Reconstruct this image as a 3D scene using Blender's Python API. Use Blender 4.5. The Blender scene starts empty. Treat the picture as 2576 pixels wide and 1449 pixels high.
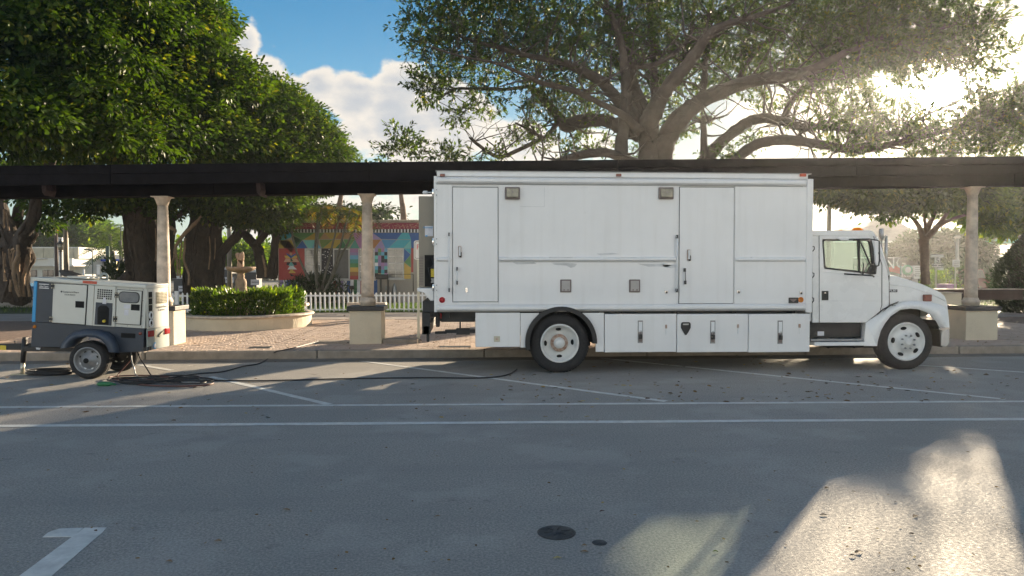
import bpy, math, random
import numpy as np
from mathutils import Vector, Matrix
random.seed(7); rng = np.random.default_rng(11)
C = bpy.context.scene.collection
# ------------------------------------------------------------------ camera
F, CX, CY = 1800.0, 1288.0, 724.5            # focal length and centre in pixels of a 2576-wide view
CAMZ, YAW, PITCH = 1.65, math.radians(-3.5), math.radians(-1.575)
cam = bpy.data.objects.new('camera', bpy.data.cameras.new('camera')); C.objects.link(cam)
cam.location = (0, 0, CAMZ); cam.rotation_euler = (math.pi/2 + PITCH, 0, YAW)
cam.data.sensor_width = 36; cam.data.lens = 36*F/2576; cam.data.clip_end = 3000; cam.data.clip_start = .05
bpy.context.scene.camera = cam
RM = cam.rotation_euler.to_matrix()
def ray(px, py): return RM @ Vector(((px-CX)/F, (CY-py)/F, -1))
def at_z(px, py, z=0.0):
    d = ray(px, py); t = (z-CAMZ)/d.z; return Vector((d.x*t, d.y*t, z))
def at_d(px, py, D):
    d = ray(px, py); return Vector((0, 0, CAMZ)) + d*D
def at_y(px, py, Y):
    d = ray(px, py); t = Y/d.y; return Vector((d.x*t, Y, CAMZ+d.z*t))
# ------------------------------------------------------------------ sun, sky, exposure
SD = ray(2380, 225).normalized()
SUN_EL = math.asin(SD.z); SUN_AZ = math.atan2(SD.x, SD.y)
sun = bpy.data.objects.new('sun', bpy.data.lights.new('sun', 'SUN')); C.objects.link(sun)
sun.data.energy = 2.1; sun.data.angle = math.radians(0.6); sun.data.color = (1.0, .84, .63)
sun.rotation_euler = SD.to_track_quat('Z', 'Y').to_euler(); sun.location = SD*60
sc = bpy.context.scene
sc.view_settings.view_transform = 'Standard'; sc.view_settings.look = 'None'
sc.view_settings.gamma = 1; sc.view_settings.use_curve_mapping = False
sc.view_settings.exposure = 2.95
try: sc.view_settings.use_white_balance = True; sc.view_settings.white_balance_temperature = 6950; sc.view_settings.white_balance_tint = 10
except Exception: pass
sc.cycles.max_bounces = 8; sc.cycles.transparent_max_bounces = 12; sc.cycles.use_denoising = True
sc.cycles.sample_clamp_indirect = 4; sc.cycles.caustics_reflective = False; sc.cycles.caustics_refractive = False
W = bpy.data.worlds.new('World'); sc.world = W; W.use_nodes = True
wt = W.node_tree; wn = wt.nodes; wl = wt.links; wn.clear()
def WN(t, **k):
    n = wn.new(t)
    for a, b in k.items(): setattr(n, a, b)
    return n
def setin(n, i, v, L=None):
    L = L or wl
    if isinstance(v, bpy.types.NodeSocket): L.new(v, n.inputs[i])
    elif v is not None: n.inputs[i].default_value = v
def wm(op, a, b=None, c=None):
    n = WN('ShaderNodeMath', operation=op); setin(n, 0, a); setin(n, 1, b); setin(n, 2, c); return n.outputs[0]
def wv(op, a, b=None):
    n = WN('ShaderNodeVectorMath', operation=op); setin(n, 0, a); setin(n, 1, b)
    return n.outputs['Value'] if op in ('DOT_PRODUCT', 'LENGTH', 'DISTANCE') else n.outputs[0]
def wmr(v, a, b, c=0.0, d=1.0):
    n = WN('ShaderNodeMapRange', interpolation_type='SMOOTHSTEP'); setin(n, 0, v)
    for i, q in enumerate((a, b, c, d)): n.inputs[i+1].default_value = q
    return n.outputs[0]
def wmix(f, a, b):
    n = WN('ShaderNodeMix', data_type='RGBA'); setin(n, 0, f); setin(n, 6, a); setin(n, 7, b); return n.outputs[2]
sky = WN('ShaderNodeTexSky', sky_type='NISHITA', sun_disc=False)
sky.sun_elevation = SUN_EL; sky.sun_rotation = SUN_AZ; sky.air_density = 1.0; sky.dust_density = .15; sky.ozone_density = 1.6
tc = WN('ShaderNodeTexCoord').outputs['Generated']
nrm = wv('NORMALIZE', tc)
SKY_GAIN = wm('MULTIPLY', 1.0, 1.0)
hsv = WN('ShaderNodeHueSaturation'); hsv.inputs['Saturation'].default_value = 1.5; hsv.inputs['Value'].default_value = .33; wl.new(sky.outputs[0], hsv.inputs['Color'])
skyc = hsv.outputs[0]
# clouds: fractal noise plus a few banks standing where the photograph has them
n1 = WN('ShaderNodeTexNoise'); n1.inputs['Scale'].default_value = 7; n1.inputs['Detail'].default_value = 9; n1.inputs['Roughness'].default_value = .58
mp = WN('ShaderNodeMapping'); mp.inputs['Scale'].default_value = (1, 1, 1.9); mp.inputs['Location'].default_value = (3.1, .7, 1.3)
wl.new(nrm, mp.inputs[0]); wl.new(mp.outputs[0], n1.inputs['Vector'])
n2 = WN('ShaderNodeTexNoise'); n2.inputs['Scale'].default_value = 1.7; n2.inputs['Detail'].default_value = 3; wl.new(mp.outputs[0], n2.inputs['Vector'])
bank = None
for (px, py, r, w) in [(600,100,62,.95),(690,118,20,.7),(700,185,75,.9),(740,230,80,1.0),(660,170,40,.7),(800,200,75,1.0),(890,230,95,1.0),(1000,190,110,1.0),(1010,300,130,1.0),
        (900,350,80,.9),(1120,260,110,1.0),(1130,340,100,.8),(860,385,50,.9),(1500,350,70,.6),(1640,300,70,.6),(1870,265,70,.75),
        (1990,290,90,.8),(2540,45,60,.85),(2480,-40,60,.4),(2576,30,60,.8),(2100,520,110,.75),(2250,560,100,.5),(2400,520,80,.5),(1350,400,90,.7),(620,600,60,.5),(200,600,120,.5)]:
    c = ray(px, py).normalized()
    dd = wv('DISTANCE', nrm, tuple(c)); b = wmr(dd, 0.0, 1.55*r/F, w, 0.0)
    bank = b if bank is None else wm('MAXIMUM', bank, b)
low = wv('DOT_PRODUCT', nrm, (0, 0, 1))
fld = wm('ADD', wm('MULTIPLY', n1.outputs[0], 1.25), wm('MULTIPLY', bank, .42))
fld = wm('ADD', fld, wm('MULTIPLY', wm('SUBTRACT', n2.outputs[0], .43), 1.0))
clr = None
for (px, py, r) in [(900,40,170),(1000,80,90),(760,70,110),(560,30,60),(1250,120,90),(2500,150,110),(1480,150,170),(1750,120,190),(1950,60,150),(1650,360,60)]:
    b = wmr(wv('DISTANCE', nrm, tuple(ray(px, py).normalized())), 0.0, 1.5*r/F, .4, 0.0); clr = b if clr is None else wm('MAXIMUM', clr, b)
fld = wm('SUBTRACT', fld, clr)
mask = wmr(fld, .88, 1.0)
elv = wv('DOT_PRODUCT', nrm, (0, 0, 1)); hz = wmr(elv, -.02, .20, .8, 0.0)
skyc = wmix(hz, skyc, wmix(wmr(wv('DOT_PRODUCT', nrm, tuple(SD)), -.7, .3), (8.0, 7.3, 6.6, 1), (.80, 1.15, 1.50, 1)))  # horizon opposite the sun, out of view, raised as fill light
thick = wmr(fld, .96, 1.24)
sd = wv('DOT_PRODUCT', nrm, tuple(SD)); sdp = wm('MAXIMUM', sd, 0.0)
near = wm('POWER', sdp, 30.0)
anti_fill = wmr(sd, -.55, .70, 1.0, 0.0)  # unseen clouds opposite the sun, brightened to fill the truck's shaded side
cl_bright = wmix(anti_fill, wmix(near, (1.8, 1.74, 1.66, 1), (2.6, 2.4, 1.95, 1)), (20.0, 17.6, 14.6, 1))
cl_dark = wmix(anti_fill, wmix(near, (1.05, 1.17, 1.35, 1), (1.4, 1.4, 1.38, 1)), (13.0, 11.8, 10.4, 1))
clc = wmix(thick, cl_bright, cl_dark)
dim = wm('SUBTRACT', 1.0, wm('MULTIPLY', wm('POWER', sdp, 7.0), .74)); dv = WN('ShaderNodeVectorMath', operation='SCALE'); wl.new(skyc, dv.inputs[0]); wl.new(dim, dv.inputs[3])
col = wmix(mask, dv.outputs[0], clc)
glow = wm('ADD', wm('MULTIPLY', wm('POWER', sdp, 36.0), .55), wm('ADD', wm('MULTIPLY', wm('POWER', sdp, 300.0), 5.0), wm('MULTIPLY', wm('POWER', sdp, 4000.0), 220.0)))
gm = WN('ShaderNodeMix', data_type='RGBA', blend_type='ADD'); gm.inputs[0].default_value = 1
gv = WN('ShaderNodeVectorMath', operation='SCALE'); gv.inputs[0].default_value = (1, .90, .66); wl.new(glow, gv.inputs[3])
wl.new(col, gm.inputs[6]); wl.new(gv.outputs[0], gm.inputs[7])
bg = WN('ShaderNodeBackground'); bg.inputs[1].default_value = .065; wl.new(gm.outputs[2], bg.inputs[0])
wo = WN('ShaderNodeOutputWorld'); wl.new(bg.outputs[0], wo.inputs[0])
# ------------------------------------------------------------------ materials
def srgb(r, g, b):
    f = lambda c: (c/255/12.92 if c/255 <= .04045 else ((c/255+.055)/1.055)**2.4)
    return (f(r), f(g), f(b), 1)
MATS = {}
def mat(name, col, rough=.6, metal=0.0, var=.12, vs=3.0, bump=0.0, bs=30.0, col2=None, spec=.5, stain=0.0, ss=1.2, coat=0.0, detail=6, streak=0.0):
    """principled surface with mottled colour, optional dirt patches, fine relief"""
    if name in MATS: return MATS[name]
    m = bpy.data.materials.new(name); m.use_nodes = True; MATS[name] = m
    nt = m.node_tree; N = nt.nodes; L = nt.links; p = N['Principled BSDF']
    col = tuple(col[:3])+(1,)
    p.inputs['Roughness'].default_value = rough; p.inputs['Metallic'].default_value = metal
    p.inputs['Specular IOR Level'].default_value = spec; p.inputs['Coat Weight'].default_value = coat
    tcn = N.new('ShaderNodeTexCoord'); o = tcn.outputs['Object']
    def noise(s, d=6, r=.6):
        n = N.new('ShaderNodeTexNoise'); n.inputs['Scale'].default_value = s; n.inputs['Detail'].default_value = d; n.inputs['Roughness'].default_value = r
        L.new(o, n.inputs['Vector']); return n.outputs[0]
    def mix(f, a, b, bt='MIX'):
        n = N.new('ShaderNodeMix'); n.data_type = 'RGBA'; n.blend_type = bt
        for i, v in ((0, f), (6, a), (7, b)):
            if isinstance(v, bpy.types.NodeSocket): L.new(v, n.inputs[i])
            else: n.inputs[i].default_value = v
        return n.outputs[2]
    def rmp(v, a, b, c=0., d=1.):
        n = N.new('ShaderNodeMapRange'); L.new(v, n.inputs[0])
        for i, q in enumerate((a, b, c, d)): n.inputs[i+1].default_value = q
        return n.outputs[0]
    base = col
    c2 = tuple(col2[:3])+(1,) if col2 else tuple(max(0, x*(1-2.2*var)) for x in col[:3])+(1,)
    if var or col2:
        base = mix(rmp(noise(vs, detail), .35, .68), col, c2)
    if stain:
        base = mix(rmp(noise(ss, 8, .65), .56, .74, 0, stain), base, tuple(x*.45 for x in col[:3])+(1,))
    if streak:
        mq = N.new('ShaderNodeMapping'); mq.inputs['Scale'].default_value = (9, 9, .55); L.new(o, mq.inputs[0])
        sn = N.new('ShaderNodeTexNoise'); sn.inputs['Scale'].default_value = 1; sn.inputs['Detail'].default_value = 5; L.new(mq.outputs[0], sn.inputs['Vector'])
        base = mix(rmp(sn.outputs[0], .5, .72, 0, streak), base, (.46,.43,.38,1))
    if isinstance(base, tuple): p.inputs['Base Color'].default_value = base
    else: L.new(base, p.inputs['Base Color'])
    if rough > .1:
        L.new(rmp(noise(vs*2.3, 4), .3, .7, rough*.85, min(1, rough*1.15)), p.inputs['Roughness'])
    if bump:
        b = N.new('ShaderNodeBump'); b.inputs['Strength'].default_value = min(1, bump*1.0); b.inputs['Distance'].default_value = .08 if 'bark' in name else .02
        L.new(noise(bs, 8, .65), b.inputs['Height']); L.new(b.outputs[0], p.inputs['Normal'])
    return m
def leafmat(name, a, b, c=None, trans=.45, rough=.45, gloss=.5):
    """two-sided leaf: colour varies leaf by leaf through the face attribute 'var'"""
    if name in MATS: return MATS[name]
    m = bpy.data.materials.new(name); m.use_nodes = True; MATS[name] = m
    nt = m.node_tree; N = nt.nodes; L = nt.links; p = N['Principled BSDF']
    at = N.new('ShaderNodeAttribute'); at.attribute_name = 'var'
    r = N.new('ShaderNodeValToRGB'); r.color_ramp.elements[0].color = tuple(a[:3])+(1,); r.color_ramp.elements[1].color = tuple((c or b)[:3])+(1,)
    e = r.color_ramp.elements.new(.82); e.color = tuple(b[:3])+(1,)
    L.new(at.outputs['Fac'], r.inputs[0]); L.new(r.outputs[0], p.inputs['Base Color'])
    p.inputs['Roughness'].default_value = rough; p.inputs['Specular IOR Level'].default_value = gloss
    t = N.new('ShaderNodeBsdfTranslucent'); mx = N.new('ShaderNodeMixShader'); mx.inputs[0].default_value = trans
    tm = N.new('ShaderNodeMix'); tm.data_type = 'RGBA'; tm.blend_type = 'MULTIPLY'; tm.inputs[0].default_value = 1; tm.inputs[7].default_value = (1.5, 1.5, .45, 1)
    L.new(r.outputs[0], tm.inputs[6]); L.new(tm.outputs[2], t.inputs['Color'])
    L.new(p.outputs[0], mx.inputs[1]); L.new(t.outputs[0], mx.inputs[2]); L.new(mx.outputs[0], N['Material Output'].inputs[0])
    return m
def glassmat(name, tint, refl=.12, rough=.03):
    """thin sheet of glass: tinted see-through plus a mirror share"""
    m = bpy.data.materials.new(name); m.use_nodes = True; MATS[name] = m
    nt = m.node_tree; N = nt.nodes; L = nt.links; N.remove(N['Principled BSDF'])
    t = N.new('ShaderNodeBsdfTransparent'); t.inputs[0].default_value = tuple(tint[:3])+(1,)
    g = N.new('ShaderNodeBsdfGlossy'); g.inputs['Roughness'].default_value = rough
    fr = N.new('ShaderNodeFresnel'); fr.inputs[0].default_value = 1.5
    ad = N.new('ShaderNodeMath'); ad.operation = 'ADD'; ad.inputs[1].default_value = refl; L.new(fr.outputs[0], ad.inputs[0])
    d = N.new('ShaderNodeBsdfDiffuse'); d.inputs[0].default_value = (.5, .55, .5, 1)
    mx0 = N.new('ShaderNodeMixShader'); mx0.inputs[0].default_value = .07; L.new(t.outputs[0], mx0.inputs[1]); L.new(d.outputs[0], mx0.inputs[2])
    mx = N.new('ShaderNodeMixShader'); L.new(ad.outputs[0], mx.inputs[0]); L.new(mx0.outputs[0], mx.inputs[1]); L.new(g.outputs[0], mx.inputs[2])
    L.new(mx.outputs[0], N['Material Output'].inputs[0]); return m
def emat(name, col, s):
    m = bpy.data.materials.new(name); m.use_nodes = True; p = m.node_tree.nodes['Principled BSDF']; MATS[name] = m
    p.inputs['Base Color'].default_value = col; p.inputs['Emission Color'].default_value = col; p.inputs['Emission Strength'].default_value = s; return m
M = dict(
 asphalt=None,
 line=mat('road_paint', (.72,.72,.69), .7, var=.12, vs=9, stain=.45, ss=14, bump=.3, bs=200),
 concrete=mat('kerb_concrete', (.34,.29,.24), .85, var=.15, vs=5, stain=.5, ss=3, bump=.4, bs=60),
 path=mat('path_concrete', (.33,.29,.27), .85, var=.1, vs=2, stain=.3, ss=1.5, bump=.2, bs=60),
 joint=mat('paver_joint_sand', (.20,.13,.10), .95, var=.2, vs=12),
 paver=mat('pink_paver', (.50,.38,.31), .8, var=.0, vs=1.7, col2=(.41,.31,.25), stain=.4, ss=4, bump=.3, bs=70),
 paver2=mat('pale_paver', (.54,.42,.35), .8, vs=2.6, col2=(.44,.34,.28), stain=.4, ss=5, bump=.3, bs=70),
 stucco=mat('cream_stucco', (.68,.60,.46), .85, var=.06, vs=2, stain=.25, ss=2.4, bump=.9, bs=45),
 stone=mat('column_stone', (.66,.56,.46), .7, var=.2, vs=6, stain=.35, ss=5, bump=.25, bs=50),
 cap=mat('dark_cap', (.035,.033,.036), .5, var=.2, vs=8, stain=.3),
 wood=mat('dark_stained_timber', (.010,.009,.011), .9, var=.3, vs=4, bump=.3, bs=40, spec=.12),
 woodr=mat('bare_timber', (.07,.045,.045), .75, var=.25, vs=9, bump=.3, bs=40),
 white=mat('truck_white_paint', (.80,.80,.80), .32, var=.035, vs=.8, stain=.10, ss=2.0, coat=.15, streak=.11, bump=.05, bs=1.5),
 whitep=mat('truck_worn_paint', (.66,.67,.68), .45, var=.12, vs=5, stain=.35, ss=6),
 whitec=mat('cab_white_paint', (.80,.80,.79), .28, var=.03, vs=1, stain=.08, ss=2, coat=.25, streak=.07),
 seam=mat('seam_rubber', (.03,.03,.032), .7, var=0),
 black=mat('black_steel', (.018,.018,.02), .5, var=.2, vs=8),
 rubber=mat('tyre_rubber', (.022,.022,.024), .8, var=.15, vs=12, bump=.15, bs=60),
 rim=mat('rim_white', (.72,.72,.70), .4, var=.08, vs=6, stain=.25, ss=9),
 rust=mat('rusty_hub', (.50,.40,.34), .7, var=.2, vs=25, stain=.5, ss=18, col2=(.28,.13,.07)),
 grey=mat('grey_steel', (.32,.33,.34), .4, metal=.5, var=.12, vs=6),
 chrome=mat('chrome', (.75,.75,.75), .12, metal=1, var=.05),
 galv=mat('galvanised', (.5,.48,.40), .35, metal=.7, var=.1),
 beige=mat('beige_enamel', (.27,.24,.19), .5, var=.05, vs=2, stain=.15),
 lens=mat('floodlight_lens', (.34,.30,.22), .25, var=.25, vs=9, stain=.3, ss=14, coat=.6),
 hatch=mat('hatch_plastic', (.44,.41,.39), .5, var=.06, vs=9),
 hatchf=mat('hatch_frame', (.19,.15,.14), .5, var=.06, vs=9),
 red=mat('red_lens', (.62,.045,.06), .2, var=.1, vs=30, coat=.6),
 amber=mat('amber_lens', (.80,.28,.03), .2, var=.1, vs=30, coat=.6),
 dred=mat('dark_red_lens', (.25,.05,.03), .25, var=.2, vs=30, coat=.5),
 gdark=mat('generator_dark', (.026,.037,.056), .42, var=.08, vs=4, stain=.2),
 gfend=mat('generator_fender', (.038,.054,.082), .45, var=.08, vs=4, stain=.2),
 gwhite=mat('generator_white', (.60,.60,.55), .4, var=.03, vs=3, stain=.12),
 ggrey=mat('generator_grey', (.30,.34,.32), .45, var=.06, vs=3, stain=.15),
 gblue=mat('generator_blue', (.012,.28,.58), .4, var=.04),
 orange=mat('orange_decal', (.62,.10,.05), .5, var=.15, vs=40),
 yellow=mat('yellow_decal', (.70,.52,.04), .5, var=.1, vs=40),
 paper=mat('paper', (.66,.66,.70), .6, var=.06, vs=20),
 ink=mat('ink', (.05,.05,.055), .6, var=0),
 void=mat('dark_void', (.006,.006,.006), .9, var=0),
 cable=mat('cable_rubber', (.016,.015,.017), .45, var=.1, vs=20),
 cableb=mat('brown_cable', (.12,.05,.04), .5, var=.1, vs=20),
 green=mat('green_connector', (.02,.17,.06), .4, var=.1, vs=20),
 pvc=mat('white_fence', (.78,.79,.80), .5, var=.03, vs=3, stain=.12),
 wwin=mat('window_frame_white', (.60,.60,.60), .5, var=.04),
 pane=mat('window_pane', (.22,.235,.245), .12, var=.25, vs=3, coat=.5),
 screen=mat('window_screen', (.16,.16,.165), .7, var=.1, vs=4),
 bark=mat('banyan_bark', (.085,.062,.047), .9, var=.3, vs=2.2, bump=1, bs=7, col2=(.045,.035,.03)),
 root=mat('aerial_root_bark', (.36,.24,.15), .85, var=.2, vs=4, bump=.8, bs=14),
 barkf=mat('ficus_bark', (.095,.075,.06), .9, var=.25, vs=1.6, bump=1, bs=7, col2=(.05,.04,.032)),
 barks=mat('pale_bark', (.22,.15,.11), .9, var=.2, vs=5, bump=.6, bs=20),
 palmt=mat('palm_stem', (.16,.15,.12), .8, var=.2, vs=6, bump=.4, bs=30),
 fount=mat('fountain_stone', (.46,.32,.22), .85, var=.2, vs=7, stain=.4, ss=7, bump=.7, bs=30),
 soil=mat('soil', (.05,.035,.025), .95, var=.2),
 iron=mat('cast_iron', (.07,.075,.08), .6, metal=.4, var=.2, vs=15, bump=.4, bs=50),
 pole=mat('green_pole_paint', (.06,.10,.085), .5, var=.15, vs=3),
 cpole=mat('concrete_pole', (.36,.31,.24), .8, var=.12, vs=3, bump=.3),
 wbuild=mat('white_building', (.66,.65,.60), .8, var=.05, vs=.6, stain=.15, ss=.6),
 bluep=mat('blue_fascia', (.02,.08,.55), .4, var=.05),
 greenp=mat('green_fascia', (.03,.30,.18), .4, var=.05),
 roofm=mat('shingle_roof', (.16,.125,.12), .85, var=.15, vs=1.2, bump=.4, bs=9),
 wallg=mat('grey_wall', (.42,.37,.33), .85, var=.06, vs=.8),
 signw=mat('sign_white', (.82,.82,.80), .45, var=.03),
 maroon=mat('maroon_paint', (.13,.015,.025), .25, var=.05, coat=.5),
 silver=mat('silver_paint', (.5,.5,.5), .25, metal=.5, var=.05, coat=.5),
 navy=mat('navy_paint', (.03,.05,.10), .25, var=.05, coat=.5),
 cglass=mat('car_glass', (.015,.018,.02), .06, var=0, coat=.3),
 loo=mat('toilet_grey', (.055,.06,.068), .5, var=.1, vs=3),
 loor=mat('toilet_roof', (.62,.66,.68), .5, var=.05),
 brown=mat('brown_wall', (.075,.05,.04), .8, var=.15),
 skin=mat('seat_vinyl', (.05,.05,.055), .6, var=.1),
)
def lensmat(k, col):
    m = M[k]; nt = m.node_tree; N = nt.nodes; L = nt.links; t = N.new('ShaderNodeBsdfTranslucent'); t.inputs[0].default_value = col
    mx = N.new('ShaderNodeMixShader'); mx.inputs[0].default_value = .6; L.new(N['Principled BSDF'].outputs[0], mx.inputs[1]); L.new(t.outputs[0], mx.inputs[2]); L.new(mx.outputs[0], N['Material Output'].inputs[0])
lensmat('amber', (1,.55,.05,1)); lensmat('red', (.85,.08,.08,1))
M['glass'] = glassmat('cab_glass', (.66,.80,.72), .06)
M['wshield'] = glassmat('windshield_glass', (.70,.88,.76), .02)
M['gwin'] = glassmat('smoked_glass', (.12,.14,.13), .05)
def leafcols():
    M['leafA'] = leafmat('banyan_leaf', (.012,.034,.006), (.070,.125,.015), (.20,.20,.03), .42, .5, .3)
    M['leafB'] = leafmat('ficus_leaf', (.022,.046,.012), (.070,.115,.022), (.19,.18,.03), .48, .5, .35)
    M['leafC'] = leafmat('hedge_leaf', (.022,.055,.008), (.075,.14,.014), (.20,.25,.03), .5, .4, .5)
    M['leafD'] = leafmat('dark_leaf', (.010,.028,.010), (.026,.055,.018), (.05,.08,.02), .3, .5, .4)
    M['leafE'] = leafmat('bright_tree_leaf', (.04,.09,.01), (.13,.22,.02), (.25,.30,.03), .5, .5, .4)
    M['leafP'] = leafmat('palm_frond', (.03,.06,.01), (.09,.12,.02), (.24,.14,.04), .45, .5, .4)
    M['dry'] = leafmat('dry_leaf', (.09,.045,.02), (.26,.15,.06), (.50,.36,.12), .2, .7, .3)
    M['grass'] = leafmat('grass_blade', (.025,.06,.01), (.06,.12,.02), (.12,.18,.03), .35, .6, .3)
leafcols()
def asphalt():
    m = bpy.data.materials.new('asphalt'); m.use_nodes = True; nt = m.node_tree; N = nt.nodes; L = nt.links; p = N['Principled BSDF']
    o = N.new('ShaderNodeTexCoord').outputs['Object']
    def noise(s, d=6, r=.6, vec=None):
        n = N.new('ShaderNodeTexNoise'); n.inputs['Scale'].default_value = s; n.inputs['Detail'].default_value = d; n.inputs['Roughness'].default_value = r
        L.new(vec or o, n.inputs['Vector']); return n.outputs[0]
    def rmp(v, a, b, c=0., d=1.):
        n = N.new('ShaderNodeMapRange'); L.new(v, n.inputs[0])
        for i, q in enumerate((a, b, c, d)): n.inputs[i+1].default_value = q
        return n.outputs[0]
    def mix(f, a, b, bt='MIX'):
        n = N.new('ShaderNodeMix'); n.data_type = 'RGBA'; n.blend_type = bt
        for i, v in ((0, f), (6, a), (7, b)):
            if isinstance(v, bpy.types.NodeSocket): L.new(v, n.inputs[i])
            else: n.inputs[i].default_value = v
        return n.outputs[2]
    c = mix(rmp(noise(.55, 7, .62), .35, .65), (.365,.338,.305,1), (.45,.415,.37,1))
    c = mix(rmp(noise(60, 4, .75), .40, .62), (.21,.205,.195,1), c)                   # aggregate
    c = mix(rmp(noise(160, 2, .6), .66, .72, 0, .8), c, (.6,.58,.54,1))            # pale chips
    mpn = N.new('ShaderNodeMapping'); mpn.inputs['Scale'].default_value = (.22, 1.1, 1); L.new(o, mpn.inputs[0])
    c = mix(rmp(noise(1.2, 6, .6, mpn.outputs[0]), .52, .78, 0, .5), c, (.20,.195,.19,1))       # tyre-darkened streaks
    c = mix(rmp(noise(14, 3, .8), .60, .72, 0, .45), c, (.15,.145,.14,1))
    c = mix(rmp(noise(.9, 4, .6), .52, .60, 0, .25), c, (.46,.44,.41,1))
    c = mix(rmp(noise(3.1, 8, .7), .62, .72, 0, .6), c, (.10,.097,.093,1))          # oil spots
    v = N.new('ShaderNodeTexVoronoi'); v.feature = 'DISTANCE_TO_EDGE'; v.inputs['Scale'].default_value = .32
    wr = N.new('ShaderNodeMix'); wr.data_type = 'RGBA'; wr.blend_type = 'ADD'; wr.inputs[0].default_value = .35
    nz = N.new('ShaderNodeTexNoise'); nz.inputs['Scale'].default_value = 1.6; nz.inputs['Detail'].default_value = 8; L.new(o, nz.inputs['Vector'])
    L.new(o, wr.inputs[6]); L.new(nz.outputs['Color'], wr.inputs[7]); L.new(wr.outputs[2], v.inputs['Vector'])
    crack = rmp(v.outputs['Distance'], 0.0, .0035, 1, 0)
    ck = N.new('ShaderNodeMath'); ck.operation = 'MULTIPLY'; L.new(crack, ck.inputs[0]); L.new(rmp(noise(.5, 3), .61, .68), ck.inputs[1])
    c = mix(ck.outputs[0], c, (.03,.03,.03,1))
    L.new(c, p.inputs['Base Color']); p.inputs['Specular IOR Level'].default_value = .35
    L.new(rmp(noise(40, 3), .3, .7, .62, .85), p.inputs['Roughness'])
    b = N.new('ShaderNodeBump'); b.inputs['Strength'].default_value = .55; b.inputs['Distance'].default_value = .006; L.new(noise(75, 5, .7), b.inputs['Height'])
    L.new(b.outputs[0], p.inputs['Normal']); return m
M['asphalt'] = asphalt()
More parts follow.
